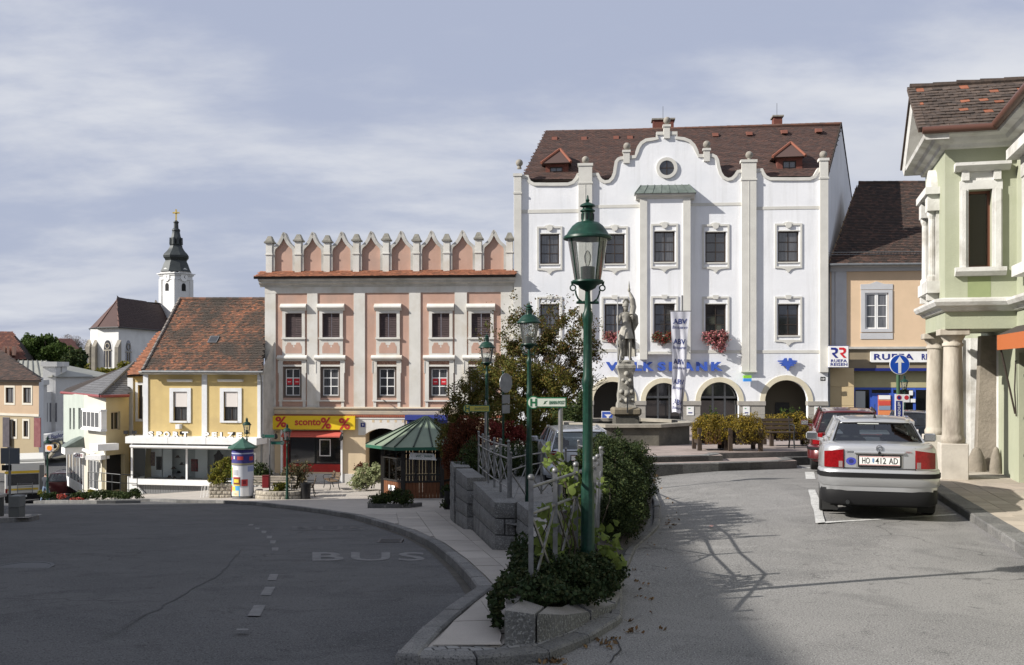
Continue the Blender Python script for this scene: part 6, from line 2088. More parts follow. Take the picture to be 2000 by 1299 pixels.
MB().tube([(PR-.30,-.15,2.5),(PR-.14,-.13,1.75),(PR-.05,-.12,1.3)],.018,6).tube([(PR-.04,-.12,2.3),(PR-.06,-.12,1.75),(PR-.03,-.12,1.25)],.014,6).build('awning_arm',m_brown,awn)
def column(cx,cy,base_z,top_z,name='column'):
 ph=0.70
 c_=thing(name,None,None);c_.parent=gh
 return c_
for i,(cx_,cy_) in enumerate(((0.18,0.30),(0.20,OL-.02))):
 H=zb_o
 col=MB()
 col.lathe([(.205,.70),(.225,.74),(.225,.80),(.20,.84),(.195,.88),(.19,1.4),(.18,2.0),(.168,H-.38),(.168,H-.34),(.195,H-.32),(.195,H-.28),(.172,H-.26),(.172,H-.22),(.21,H-.17),(.23,H-.12)],20,(cx_,cy_,0))
 cb=col.build('column',m_column,gh,smooth=50)
 MB().cbox(cx_-.25,cx_+.25,cy_-.25,cy_+.25,-.1,.70,.012).build('plinth',m_trimw if False else mat('plinth_plaster',(0.50,0.465,0.405),(0.40,0.37,0.32),2.4,rough=.9,bump=.2,bscale=20),cb)
 MB().cbox(cx_-.27,cx_+.27,cy_-.27,cy_+.27,H-.12,H-.001,.01).build('abacus',m_column,cb)
m_gtile=mat('old_flat_tile',(0.095,0.068,0.053),(0.045,0.036,0.031),9,rough=.9,bump=.4,bscale=40,rand=.28)
m_gtile2=mat('old_flat_tile_orange',(0.27,0.095,0.05),(0.20,0.075,0.042),6,rough=.88,rand=.15)
ze=zt_o+.30
apx=GS(1784,157,-.5)
yc=OL/2+.02
zap=EYE+(720-156)/FPX*(C0.y+yc*gdir.y-.45*pdir.y)-C0.z-.19
oh=.48
E0=Vector((-oh,-.42,ze));E1=Vector((PR+.3,-.42,ze));RA=Vector((-oh,yc,zap));RB=Vector((PR+3.2,yc,zap+.02))
eu=(E1-E0).normalized();evv=(RA-E0).normalized();nn=eu.cross(evv).normalized()
RD=MB().add([E0,Vector((PR+3.2,-.42,ze)),RB,RA]+[p-nn*.05 for p in(E0,Vector((PR+3.2,-.42,ze)),RB,RA)],[(0,1,2,3),(7,6,5,4),(0,4,5,1),(3,2,6,7),(0,3,7,4)]).build('oriel_roof',m_deck,gh)
tw_,tl=.17,.155
tme=[]
for k in range(5):
 r=random.Random(k)
 q=MB()
 w=tw_*.48
 c0,c1=r.uniform(-.006,.012),r.uniform(-.006,.012)
 q.add([(-w,0,.018+c0),(w,0,.018+c1),(w,.24,0),(-w,.24,0),(-w,.004,.036+c0),(w,-.004,.036+c1),(w,.24,.016),(-w,.24,.016)],[(4,5,6,7),(0,1,5,4),(1,2,6,5),(3,0,4,7)])
 for mm,nm in((m_gtile,'a'),(m_gtile2,'b')):
  me=q.mesh('roof_tile');me.materials.append(mm);tme.append(me)
slope=(RA-E0).length
Mrot=Matrix((eu,evv,nn)).transposed().to_euler()
rnd=random.Random(5)
nv=int(slope/tl);nu=int((PR+oh+1.7)/tw_)
cnt=0
for j in range(nv+1):
 for i in range(nu):
  a=(i+(.5 if j%2 else 0))*tw_+tw_*.5
  b=j*tl
  if a>oh+PR+.25+b*.95:continue
  if b+.2>slope:continue
  p=E0+eu*a+evv*b+nn*.006
  red=rnd.random()<(.07 if j>2 else .02)
  o=piece('roof_tile',tme[2*rnd.randrange(5)+(1 if red else 0)],p,RD,Mrot)
  o.rotation_euler.rotate_axis('Z',rnd.uniform(-.03,.03))
  cnt+=1
rb=MB()
for i in range(11):
 p=RA+(RB-RA)*(i/11);q=RA+(RB-RA)*((i+1.08)/11)
 rb.tube([p+Vector((0,0,.03+rnd.uniform(-.01,.01))),q+Vector((0,0,.02))],[.085,.07],8)
rb.build('ridge_tiles',m_gtile,RD)['kind']='stuff'
vt=MB()
for j in range(nv+1):
 p=E0+evv*(j*tl)+nn*.0
 vt.hexa([p+eu*-.05-nn*.05,p+eu*.10-nn*.05,p+eu*.10+evv*.18-nn*.05,p-eu*.05+evv*.18-nn*.05,p+eu*-.05+nn*.05,p+eu*.10+nn*.05,p+eu*.10+evv*.18+nn*.03,p-eu*.05+evv*.18+nn*.03])
vt.build('verge_tiles',m_gtile,RD)['kind']='stuff'
F0=Vector((-oh,OL+.46,ze));F1=Vector((PR+3.2,OL+.46,ze))
MB().add([F0,F1,RB,RA]+[p-Vector((0,0,.06)) for p in(F0,F1,RB,RA)],[(3,2,1,0),(4,5,6,7),(0,4,7,3),(0,1,5,4)]).build('oriel_roof_rear',m_gtile,gh)
pd=MB().prism([(-.30,ze-.02),(OL+.34,ze-.02),(yc,zap-.16)],'x',-.06,.02)
pd.build('pediment',m_trimw,gh)
rk=MB()
for A_,B_ in(((-.42,ze-.05),(yc,zap-.07)),((OL+.44,ze-.05),(yc,zap-.07))):
 rk.hexa([(-.40,A_[0],A_[1]-.14),(.02,A_[0],A_[1]-.14),(.02,B_[0],B_[1]-.14),(-.40,B_[0],B_[1]-.14),(-.44,A_[0],A_[1]),(.02,A_[0],A_[1]),(.02,B_[0],B_[1]),(-.44,B_[0],B_[1])])
rk.split('raking_cornice',m_trimw,gh,tol=-.01)
m_gut=mat('gutter_brown',(0.10,0.045,0.032),rough=.45)
gt=MB().tube([(-oh+.02,-.46,ze-.02),(PR-.42,-.46,ze-.02)],.07,8)
gt.build('gutter',m_gut,gh,smooth=50)
MB().tube([(PR-.44,-.44,ze+.02),(PR-.44,-14,ze+.02)],.085,8).build('gutter',m_gut,gh,smooth=50)
MB().add([(PR-.42,-14,ze+.05),(PR-.42,-.42,ze+.05),(PR+4.5,-.42,ze+3.4),(PR+4.5,-14,ze+3.4)],[(3,2,1,0)]).build('main_roof',m_gtile,gh)
MB().add([(PR-.42,OL+.5,ze+.05),(PR-.42,OL+3,ze+.05),(PR+4.5,OL+3,ze+3.4),(PR+4.5,OL+.5,ze+3.4)],[(0,3,2,1)]).build('main_roof',m_gtile,gh)
#town house outside the frame on the left that shades the lower street
tb=thing('street_row_house','tall grey town house lining the left side of the lower street','house',(-21.2,39.2,-5.25))
MB().box(-7,0,-75,0,0,20.0).build('wall',m_greyh,tb)
MB().add([(0.5,-75,19.9),(0.5,0.3,19.9),(-3.5,-5,22.4),(-3.5,-75,22.4),(-7.5,-75,19.9),(-7.5,0.3,19.9)],[(0,1,2,3),(3,2,5,4),(1,5,2),(0,3,4)]).build('roof',m_tile_dark,tb)
wm=MB().box(-.03,.05,-.55,.55,-.9,.9).mesh('window');wm.materials.append(m_darkglass)
for y in range(-70,0,4):
 for z in(3,7.5,12,16.5):
  piece('window',wm,(0.0,y+1.5,z),tb)
#street lamps
def make_lamp(H=3.93):
 t=thing('street_lamp',None,None)
 z=lambda py:H-(py-380)/202.0
 k=1/202.0
 post=MB()
 post.lathe([(17*k,0),(17*k,z(1150)),(14*k,z(1140)),(13.5*k,z(950)),(12.5*k,z(945)),(11.5*k,z(940)),(10.8*k,z(925)),(11.8*k,z(918)),(10.3*k,z(912)),(9.8*k,z(760)),(11.4*k,z(752)),(11.6*k,z(740)),(9.2*k,z(734)),(8.6*k,z(632)),(10.4*k,z(624)),(10.6*k,z(612)),(7*k,z(606)),(6.2*k,z(592)),(5.0*k,z(570)),(6.5*k,z(560))],10)
 post.build('post',m_green_paint,t,smooth=35)
 hood=MB()
 hood.lathe([(47*k,z(466)),(48*k,z(464)),(47*k,z(460)),(42*k,z(457)),(38*k,z(450)),(31*k,z(440)),(22*k,z(433)),(13*k,z(431)),(12*k,z(428)),(11.5*k,z(413)),(15*k,z(410.5)),(14.5*k,z(409)),(10*k,z(406)),(9.5*k,z(403)),(15.5*k,z(401)),(14*k,z(398)),(7*k,z(394.5)),(2.5*k,z(392.5)),(4.2*k,z(389)),(2*k,z(385.5)),(2*k,z(383)),(1.2*k,z(379.5)),(0.01*k,z(378.5))],24)
 hood.add([(0,0,z(465))]+[(44*k*math.cos(2*PI*i/16),44*k*math.sin(2*PI*i/16),z(465.5)) for i in range(16)],[(0,(i+1)%16+1,i+1) for i in range(16)])
 h=hood.build('lantern_hood',m_green_paint,t,smooth=40)
 vs=MB()
 for i in range(10):
  a=2*PI*i/10
  vs.box(11.7*k*math.cos(a)-.006,11.7*k*math.cos(a)+.006,11.7*k*math.sin(a)-.006,11.7*k*math.sin(a)+.006,z(427),z(415))
 vs.build('vent_slots',m_black,h)['kind']='stuff'
 gl=MB().lathe([(26*k,z(546)),(39*k,z(466))],24)
 gl.f=[f for f in gl.f if len(f)==4];gl.mi=[0]*len(gl.f)
 gl.build('lantern_glass',m_glass,t,smooth=60)
 rods=MB()
 for a in(0.5,0.5+PI/2,0.5+PI,0.5-PI/2):
  rods.bar((26.3*k*math.cos(a),26.3*k*math.sin(a),z(546)),(39.3*k*math.cos(a),39.3*k*math.sin(a),z(466)),.008)
 rods.split('lantern_rod',m_green_paint,t,tol=0)
 MB().lathe([(13.5*k,z(549)),(14*k,z(520)),(11*k,z(519)),(0,z(518.5))],16).build('lamp_socket',m_green_paint,t,smooth=40)
 MB().lathe([(.015,z(518)),(.03,z(508)),(.034,z(498)),(.02,z(490)),(0,z(487))],10).build('bulb',glass_mat('bulb_glass',(.95,.95,.92),gloss=.2),t,smooth=60)
 MB().lathe([(7*k,z(566)),(15*k,z(562)),(19*k,z(556)),(28*k,z(553)),(31*k,z(549)),(30*k,z(546)),(12*k,z(545))],20).build('lantern_base',m_green_paint,t,smooth=40)
 for s in(-1,1):
  br=MB()
  ring=[(s*(29*k+5.5*k*math.cos(a)),0,z(561)+5.5*k*math.sin(a)) for a in[2*PI*i/12 for i in range(13)]]
  br.tube(ring,.0075,6)
  br.tube([(s*27*k,0,z(551)),(s*31*k,0,z(549)),(s*30*k,0,z(556))],.013,6)
  br.tube([(s*24*k,0,z(566)),(s*23*k,0,z(573)),(s*19*k,0,z(582)),(s*12*k,0,z(588)),(s*6*k,0,z(590))],.009,6)
  br.ball((s*18*k,0,z(588)),.014,6)
  br.build('bracket',m_green_paint,t,smooth=50)
 MB().tube([(-22*k,0,z(590)),(22*k,0,z(590))],.013,8).build('ladder_bar',m_green_paint,t)
 return t
LG='green cast iron lantern posts'
lamp0=make_lamp()
spots=[(0.735,9.95,0.0,1.0,'tall green lantern post in the foreground rising from the ivy bed'),(0.335,20.0,-.37,1.0,'green lantern post behind the white bus stop sign'),(-.70,28.5,-.68,1.0,'green lantern post left of the autumn tree with a yellowish sign'),(0.02,39.0,-1.05,1.0,'green lantern mostly hidden inside the autumn tree'),(-9.95,45.3,None,.86,'green lantern post standing before the red discount shop window'),(-13.05,50.4,None,.94,'green lantern post rising behind the round advertising column'),(18.2,47.5,-1.25,.82,'small green lantern behind the blue arrow sign'),(-25.4,56.0,None,.92,'green lantern post at the street corner by the parked truck')]
for i,(x,y,z,s,lab) in enumerate(spots):
 o=lamp0 if i==0 else copy_tree(lamp0)
 o.location=(x,y,zLp(x,y) if z is None else z)
 o.scale=(s,s,s)
 tag(o,lab,'street lamp',LG)
lamp0.rotation_euler=(0,0,.06)
#retaining wall of granite blocks
rw=thing('retaining_wall','stepped retaining wall of rough grey granite blocks beside the pavement','wall',(0,0,0))
def rough_block(parent,a,b,z0a,z1a,z0b,z1b,th,m,name='granite_block',jit=.012,top=None):
 """Chamfered block between plan points a and b; thickness to the right-hand side of a->b turned inwards."""
 a=Vector((*a,0));b=Vector((*b,0))
 d=(b-a);L_=d.length;d.normalize()
 n=Vector((d.y,-d.x,0))
 g=.010;c=.018
 j=[random.uniform(-jit,jit) for _ in range(4)]
 a=a+d*g;b=b-d*g
 f=lambda p,o,z:(p.x+n.x*o,p.y+n.y*o,z)
 z0a+=g;z0b+=g;z1a-=g;z1b-=g
 mb=MB()
 nx,nz=4,3
 vs=[]
 for kz in range(nz+1):
  for kx in range(nx+1):
   t=kx/nx;s=kz/nz
   edge=kx in(0,nx) or kz in(0,nz)
   o=c if edge else random.uniform(-jit,jit)
   p=a+d*((L_-2*g)*t)
   zz=(z0a*(1-t)+z0b*t)*(1-s)+(z1a*(1-t)+z1b*t)*s
   vs.append(f(p,o,zz))
 fs=[(r*(nx+1)+q,r*(nx+1)+q+1,(r+1)*(nx+1)+q+1,(r+1)*(nx+1)+q) for r in range(nz) for q in range(nx)]
 bk=len(vs)
 vs+=[f(a,th,z0a),f(b,th,z0b),f(b,th,z1b),f(a,th,z1a)]
 e=[0,nx,(nz+1)*(nx+1)-1,nz*(nx+1)]
 top_row=[nz*(nx+1)+q for q in range(nx+1)]
 bot_row=list(range(nx+1))
 lef=[r*(nx+1) for r in range(nz+1)]
 rig=[r*(nx+1)+nx for r in range(nz+1)]
 fs+=[tuple(top_row+[bk+2,bk+3]),tuple([bk,bk+1]+list(reversed(bot_row))),tuple([bk]+lef+[bk+3]) if False else tuple([bk+3]+list(reversed(lef))+[bk]),tuple([bk+1]+rig+[bk+2]),(bk+1,bk,bk+3,bk+2)]
 o=mb.add(vs,fs).build(name,m,parent,recalc=True)
 return o
def block_wall(parent,a,b,zb,zt,th,courses,bl,m,mtop,end_face=True):
 """zb(x,y) base, zt = (za, zb) top heights at the ends."""
 A_,B_=Vector(a),Vector(b)
 L_=(B_-A_).length
 for k in range(courses):
  n=max(1,round(L_/bl))
  off=.5 if k%2 else 0
  ts=[0]+[(i+off)/n for i in range(1 if off==0 else 0,n)]+[1]
  ts=sorted(set(max(0,min(1,t)) for t in ts))
  for t0,t1 in zip(ts[:-1],ts[1:]):
   if(t1-t0)*L_<.12:continue
   p,q=A_.lerp(B_,t0),A_.lerp(B_,t1)
   bz0,bz1=zb(p.x,p.y)-.15*(k==0),zb(q.x,q.y)-.15*(k==0)
   tz0,tz1=zt[0]+(zt[1]-zt[0])*t0,zt[0]+(zt[1]-zt[0])*t1
   f0,f1=k/courses,(k+1)/courses
   rb_=(zb(p.x,p.y),zb(q.x,q.y))
   rough_block(parent,p,q,(bz0 if k==0 else rb_[0]+(tz0-rb_[0])*f0),rb_[0]+(tz0-rb_[0])*f1,(bz1 if k==0 else rb_[1]+(tz1-rb_[1])*f0),rb_[1]+(tz1-rb_[1])*f1,th,m)
zb_w=lambda x,y:zLp(x,y)-.02
m_gr=m_granite
block_wall(rw,(.28,14.1),(.06,16.38),zb_w,(.24,.13),.42,3,.9,m_gr,None)
block_wall(rw,(.05,16.42),(-.29,16.5),zb_w,(.10,.10),.30,3,.5,m_gr,None)
block_wall(rw,(-.29,16.52),(-.86,22.3),zb_w,(.10,-.20),.42,3,.95,m_gr,None)
block_wall(rw,(-.80,22.34),(-1.0,22.4),zb_w,(-.13,-.13),.3,4,.4,m_gr,None)
block_wall(rw,(-1.0,22.42),(-1.40,25.2),zb_w,(-.13,-.20),.42,4,.9,m_gr,None)
block_wall(rw,(-1.45,25.22),(-1.62,27.0),zb_w,(-.16,-.22),.42,5,.9,m_gr,None)
block_wall(rw,(-1.62,27.0),(-2.0,33.0),zb_w,(-.3,-.5),.42,5,1.1,m_gr,None)
block_wall(rw,(-2.0,33.0),(-1.3,50.0),zb_w,(-.5,-1.4),.42,5,1.6,m_gr,None)
block_wall(rw,(-1.3,50.0),(0.0,55.0),zb_w,(-1.4,-1.5),.42,4,1.6,m_gr,None)
#planted bed at the fork
bed=thing('planted_bed','raised bed edged with big granite blocks where the two roads part','flower bed',(0,0,0))
edge=[(.30,14.0),(.13,11.2),(-.02,9.6),(-.06,8.42),(.17,8.45),(.70,9.16),(.98,9.72),(1.10,10.9)]
ET=[.25,.25,.26,.26,.255,.22,.12,.02]
def itab(tab,x):
 if x<=tab[0][0]:return tab[0][1]
 for(p,u),(q,v) in zip(tab[:-1],tab[1:]):
  if x<=q:return u+(v-u)*(x-p)/(q-p)
 return tab[-1][1]
STOP=[(-.06,.37),(.19,.316),(.45,.225),(.68,.15),(.94,.115),(1.1,.05)]
def stone(pts_out,pts_in,zb,nm='edge_stone',flat=None):
 def fine(pl):
  out=[]
  for p,q in zip(pl[:-1],pl[1:]):
   for i in range(5):out.append((p[0]+(q[0]-p[0])*i/5,p[1]+(q[1]-p[1])*i/5))
  return out+[pl[-1]]
 fo=fine(pts_out)
 poly=fo+list(reversed(pts_in))
 k=len(poly);nf=len(fo)
 cx=sum(p[0] for p in poly)/k;cy=sum(p[1] for p in poly)/k
 def sh(p,s_):return(cx+(p[0]-cx)*s_,cy+(p[1]-cy)*s_)
 zt=[itab(STOP,p[0]) if flat is None else flat for p in poly]
 rings=[]
 for f in(0,.25,.5,.75,.93):
  r=[]
  for i,p in enumerate(poly):
   j=random.uniform(-.035,.02) if(0<i<nf-1 and f<.9) else 0
   q=sh(p,.985+j)
   r.append((q[0],q[1],zb+(zt[i]-zb)*f))
  rings.append(r)
 hi=[(*sh(p,.95),zt[i]) for i,p in enumerate(poly)]
 mb=MB()
 for r in rings+[hi]:mb.v+=r
 for a in range(5):
  for i in range(k):
   mb.f.append((a*k+i,a*k+(i+1)%k,(a+1)*k+(i+1)%k,(a+1)*k+i));mb.mi.append(0)
 mb.add(hi,[tuple(range(k))],1)
 return mb.build(nm,[m_granite,m_granite_top],bed,recalc=True)
stone([(-.06,7.96),(.18,8.05)],[(.08,8.50),(.27,8.46)],-.1)
stone([(.195,8.06),(.45,8.42),(.675,8.85)],[(.285,8.46),(.42,8.66),(.53,9.0)],-.1)
stone([(.685,8.87),(.94,9.32)],[(.54,9.01),(.74,9.48)],-.1)
stone([(.945,9.34),(1.07,10.0)],[(.75,9.5),(.84,10.05)],-.1)
stone([(-.02,9.2),(-.06,7.98)],[(.16,9.2),(.08,8.54)],-.25,flat=.34)
stone([(.13,11.0),(-.02,9.22)],[(.33,11.0),(.16,9.22)],-.45,flat=.28)
stone([(.28,13.9),(.13,11.02)],[(.5,13.9),(.33,11.02)],-.7,flat=.24)
soil=MB()
sp=[(.5,15.9),(.42,13.9),(.26,11),(.12,9.5),(.08,8.5),(.27,8.46),(.53,9.0),(.74,9.5),(.84,10.1),(1.10,11.2),(1.5,13.4),(2.05,15.4),(2.5,18.2),(2.8,22),(1.5,19)]
soil.add([(x,y,zU(x,y)+.13) for x,y in sp],[tuple(range(len(sp)))])
soil.build('soil',m_soil,bed,recalc=True)
#railings
m_rail=mat('rail_steel',(0.24,0.24,0.24),(0.16,0.16,0.16),14,rough=0.5,metal=0.6)
def railing(name,label,posts,hgt=1.0,cross=True,w=.043,rails=(1.0,.78),bottom=None):
 t=thing(name,label,'railing',posts[0])
 o=Vector(posts[0])
 P_=[Vector(p)-o for p in posts]
 for p in P_:
  pb=MB().box(p.x-w/2,p.x+w/2,p.y-w/2,p.y+w/2,p.z-.15,p.z+hgt).build('post',m_rail,t)
  MB().ball((p.x,p.y,p.z+hgt+w*.55),w*.72,12).build('ball_finial',m_rail,pb,smooth=80)
 for a,b in zip(P_[:-1],P_[1:]):
  d=(b-a).normalized()*(w/2+.002)
  for r in rails:
   MB().tube([a+d+Vector((0,0,hgt*r-.06)),b-d+Vector((0,0,hgt*r-.06))],w*.36,8).build('rail',m_rail,t,smooth=60)
  if bottom is not None:
   MB().tube([a+d+Vector((0,0,bottom)),b-d+Vector((0,0,bottom))],w*.33,8).build('rail',m_rail,t,smooth=60)
  if cross:
   top=hgt*rails[-1]-.09;lo=bottom+.02 if bottom is not None else .08
   MB().bar(a+d+Vector((0,0,lo)),b-d+Vector((0,0,top)),.014,.03).build('brace',m_rail,t)
   MB().bar(a+d+Vector((0,.016,top)),b-d+Vector((0,.016,lo)),.014,.03).build('brace',m_rail,t)
 return t
railing('railing','near steel railing with ball tops standing in the ivy bed',[(.165,8.9,.22),(.40,9.5,.22),(.63,10.1,.22),(.86,10.7,.22),(1.02,12.2,.12),(1.19,13.7,.1),(1.35,15.2,-.02),(1.5,16.7,-.1),(1.42,18.3,-.18),(1.30,20.0,-.25)],hgt=1.06)
railing('railing','steel railing with crossed braces on top of the retaining wall',[(-.06,17.5,.03),(-.21,18.9,-.04),(-.35,20.3,-.11),(-.50,21.7,-.17),(-.66,23.2,-.22),(-.80,24.6,-.25)],hgt=.95,bottom=.18)
railing('railing','low steel railing running from the wall towards the parked silver car',[(-.02,17.6,-.18),(.28,20.6,-.38),(.62,21.6,-.42),(1.15,21.9,-.44)],hgt=.95,w=.042)
#bus stop signs
m_sign_w=mat('sign_cream',(0.66,0.70,0.60),rough=.4)
m_sign_y=mat('sign_olive_yellow',(0.40,0.36,0.07),rough=.45)
m_sign_g=mat('sign_green',(0.015,0.13,0.05),rough=.4)
m_sign_gd=mat('sign_green_dark',(0.02,0.11,0.08),rough=.4)
def bus_sign(name,label,c,pxw,L_,mface,medge,txt,pole=None,flip=False,rz=0.0):
 t=thing(name,label,'bus stop sign',c,rz)
 s=L_/112.0
 def shape(o):
  pts=[]
  r=18.5*s+o
  a0=math.asin(min(.99,(14.3*s+o)/r)) if r>0 else 0
  for i in range(19):
   a=a0+(2*PI-2*a0)*i/18
   pts.append((r*math.cos(a),r*math.sin(a)))
  pts+=[(93*s+o,-(14.3*s+o)),(93*s+o,(14.3*s+o))]
  return[(-p[0] if flip else p[0],p[1]) for p in pts]
 MB().prism(shape(0),'y',-.012,.012).build('sign_plate',medge,t)
 f=MB().prism(shape(-3.2*s),'y',-.0155,-.0125).build('sign_face',mface,t)
 x=9.5*s
 text_on('letter','H',t,-x,x,-11*s,11*s,-.016,medge,bold=.035,depth=.003)
 if txt:
  u0,u1=((44 if txt=='BAHN-POST' else 30)*s,88*s) if not flip else(-88*s,-28*s)
  text_on('lettering',txt,t,u0,u1,-5*s,5*s,-.016,medge,bold=.0,depth=.003,shear=.2)
 if txt=='BAHN-POST':
  MB().prism([(27*s,-5*s),(35*s,-2*s),(31*s,0),(40*s,5*s),(30*s,2.5*s),(34*s,0)],'y',-.018,-.0155).build('rail_mark',medge,t)
 if pole:
  px_,ztop,zlow=pole
  MB().tube([(px_,.03,ztop),(px_,.03,zlow)],.032,10).lathe([(.033,0),(.02,.05),(.0,.09)],10,(px_,.03,ztop)).build('pole',m_metal_grey,t,smooth=50)
 return t
d=13.2
c=P(1042,786,d)
bus_sign('bus_stop_sign','cream and green bus stop sign with a big H on a steel pole',c,0,.51,m_sign_w,m_sign_g,'BAHN-POST',pole=(.35,-.08,-1.9))
d=23.6
c=P(913,798,d)
bus_sign('bus_stop_sign','olive yellow bus stop sign on the railing pole by the lantern',c,0,.62,m_sign_y,m_sign_gd,'BAHN POST',pole=(.42,.12,-2.3))
c=P(514.5,852,46.3)
bus_sign('bus_stop_sign','upper small green bus stop sign on the pole by the advertising column',c,0,.62,m_sign_gd,m_metal_grey,'',pole=(.28,-.15,-2.7))
c=P(551,865,46.4)
bus_sign('bus_stop_sign','lower small green bus stop sign pointing left on the pole by the advertising column',c,0,.62,m_sign_gd,m_metal_grey,'',flip=True)
c=P(799,868,46.4)
bus_sign('bus_stop_sign','dim yellow bus stop sign under the eaves of the green roofed kiosk',c,0,.6,m_sign_y,m_sign_gd,'')
c=P(988,748,31.0)
t=thing('traffic_sign','round traffic sign with two small plates seen from behind on a green pole','road sign',c)
MB().lathe([(.30,-.01),(.30,.01)],20).build('sign_plate',m_zinc,t).rotation_euler=(PI/2,0,.9)
MB().box(-.18,.18,-.012,.012,-.62,-.36).build('supplement_plate',m_zinc,t).rotation_euler=(0,0,.9)
MB().box(-.18,.18,-.012,.012,-.92,-.66).build('supplement_plate',m_zinc,t).rotation_euler=(0,0,.9)
MB().tube([(-.08,.05,.35),(-.08,.05,-2.6)],.035,8).build('pole',m_green_paint,t)
d=31.0
c=P(1757,712,d)
t=thing('arrow_sign','round blue sign with a white arrow pointing up on a green pole','road sign',c)
s=d/FPX
MB().prism([(19.5*s*math.cos(2*PI*i/28),19.5*s*math.sin(2*PI*i/28)) for i in range(28)],'y',-.01,.012).build('sign_rim',m_white,t)
MB().prism([(18.4*s*math.cos(2*PI*i/28),18.4*s*math.sin(2*PI*i/28)) for i in range(28)],'y',-.014,-.0105).build('sign_face',mat('sign_royal_blue',(0.015,0.075,0.42),rough=.35),t)
MB().prism([(p[0]*s,p[1]*s) for p in((-2.8,-17),(2.8,-17),(2.8,4),(9,3),(0,16.5),(-9,3),(-2.8,4))],'y',-.018,-.0145).build('arrow',m_white,t)
MB().tube([(-1.5*s,.05,18*s),(-1.5*s,.05,-2.95)],.055,10).build('pole',mat('pole_green',(0.045,0.10,0.05),rough=.45),t,smooth=50)
zp0,zp1=(712-770)*s,(712-815)*s
pl_=MB().box(-9.5*s,5*s+.03,-.035,-.005,zp1,zp0).build('supplement_plate',m_white,t)
MB().box(-8*s,4.5*s,-.039,-.036,zp1+1.5*s,zp0-13*s).build('blue_field',m_blue_dk,pl_)
cxx,czz=-1.8*s,zp0-6.5*s
MB().prism([(cxx+4.8*s*math.cos(2*PI*i/16),czz+4.8*s*math.sin(2*PI*i/16)) for i in range(16)],'y',-.039,-.0355).build('no_parking_mark',mat('mark_red',(.5,.03,.04)),pl_)
MB().prism([(cxx+3.2*s*math.cos(2*PI*i/16),czz+3.2*s*math.sin(2*PI*i/16)) for i in range(16)],'y',-.041,-.0395).build('no_parking_mark',m_blue_dk,pl_)
tx_=text_on('lettering','ABSCHLEPP',pl_,-14*s,14*s,-2.6*s,2.6*s,-.0392,m_white,bold=.01,depth=.003)
tx_.rotation_euler=(0,-PI/2,0);tx_.location=(-1.8*s,0,(zp0-13*s+zp1)/2)
c=P(1770.5,778,44.0)
t=thing('no_parking_plate','small white plate with a round no parking mark on the far lantern','road sign',c)
MB().box(-.13,.13,-.01,.01,-.17,.17).build('sign_plate',m_white,t)
MB().prism([(.10*math.cos(2*PI*i/14),.03+.10*math.sin(2*PI*i/14)) for i in range(14)],'y',-.014,-.0105).build('mark',MATS['mark_red'],t)
#kiosk
kc=Vector(((822-1000)/FPX*47.6,47.6,-3.86))
ki=thing('kiosk','octagonal wooden kiosk with pale green sheet metal roof','kiosk',kc)
m_ply=mat('kiosk_wood',(0.17,0.062,0.022),(0.12,0.045,0.018),4,rough=.6,rand=.12,stretch=(4,4,.6))
m_frame=mat('kiosk_frame',(0.018,0.016,0.014),rough=.6)
m_kroof=mat('kiosk_roof_green',(0.19,0.235,0.17),(0.16,0.20,0.145),1.5,rough=.5)
rot0=math.radians(-112)
rb_,hb=1.75,2.62
cs=[Vector((rb_*math.cos(rot0+i*PI/3),rb_*math.sin(rot0+i*PI/3),0)) for i in range(6)]
fr=MB()
for p in cs:
 fr.box(p.x-.09,p.x+.09,p.y-.09,p.y+.09,0,hb)
fr.split('corner_post',m_frame,ki)
for i in range(6):
 a,b=cs[i],cs[(i+1)%6]
 dv=(b-a).normalized()
 o=Vector((dv.y,-dv.x,0))
 L_=(b-a).length
 rl=MB()
 for z,h in((.06,.1),(1.02,.08),(2.05,.07),(hb-.1,.12)):
  rl.bar(a+dv*.09+Vector((0,0,z)),b-dv*.09+Vector((0,0,z)),.08,h)
 rl.split('rail',m_frame,ki)
 n=10
 me=MB().cbox(-.5*(L_-.2)/n*.93,.5*(L_-.2)/n*.93,-.012,.012,0,.86,.004).mesh('plank');me.materials.append(m_ply)
 for k in range(n):
  p=a+dv*(.1+(L_-.2)*(k+.5)/n)
  piece('plank',me,(p.x,p.y,.12),ki,(0,0,math.atan2(dv.y,dv.x)))
 if i in(1,2,3):
  me=MB().cbox(-.5*(L_-.2)/n*.93,.5*(L_-.2)/n*.93,-.012,.012,0,1.45,.004).mesh('plank');me.materials.append(m_ply)
  for k in range(n):
   p=a+dv*(.1+(L_-.2)*(k+.5)/n)
   if i==2 and k in(3,4):continue
   piece('plank',me,(p.x,p.y,1.07),ki,(0,0,math.atan2(dv.y,dv.x)))
 else:
  mu=MB()
  for t in(.33,.66):
   p=a+dv*(L_*t);mu.box(p.x-.03,p.x+.03,p.y-.03,p.y+.03,1.07,hb-.17)
  mu.split('mullion',m_frame,ki)
  MB().add([a+dv*.1+Vector((0,0,1.06)),b-dv*.1+Vector((0,0,1.06)),b-dv*.1+Vector((0,0,2.0)),a+dv*.1+Vector((0,0,2.0))],[(0,1,2,3)]).build('pane',glass_mat('kiosk_glass',(.5,.52,.5),gloss=.06),ki)
MB().lathe([(rb_-.1,.0),(rb_-.1,.05)],6,rot=rot0-PI/6+PI/6).build('floor',m_frame,ki)
re_=2.55
rc=[Vector((re_*math.cos(rot0+i*PI/3),re_*math.sin(rot0+i*PI/3),hb)) for i in range(6)]
ap_=Vector((0.25,0,EYE+(720-813)/FPX*47.6-kc.z))
rm=MB()
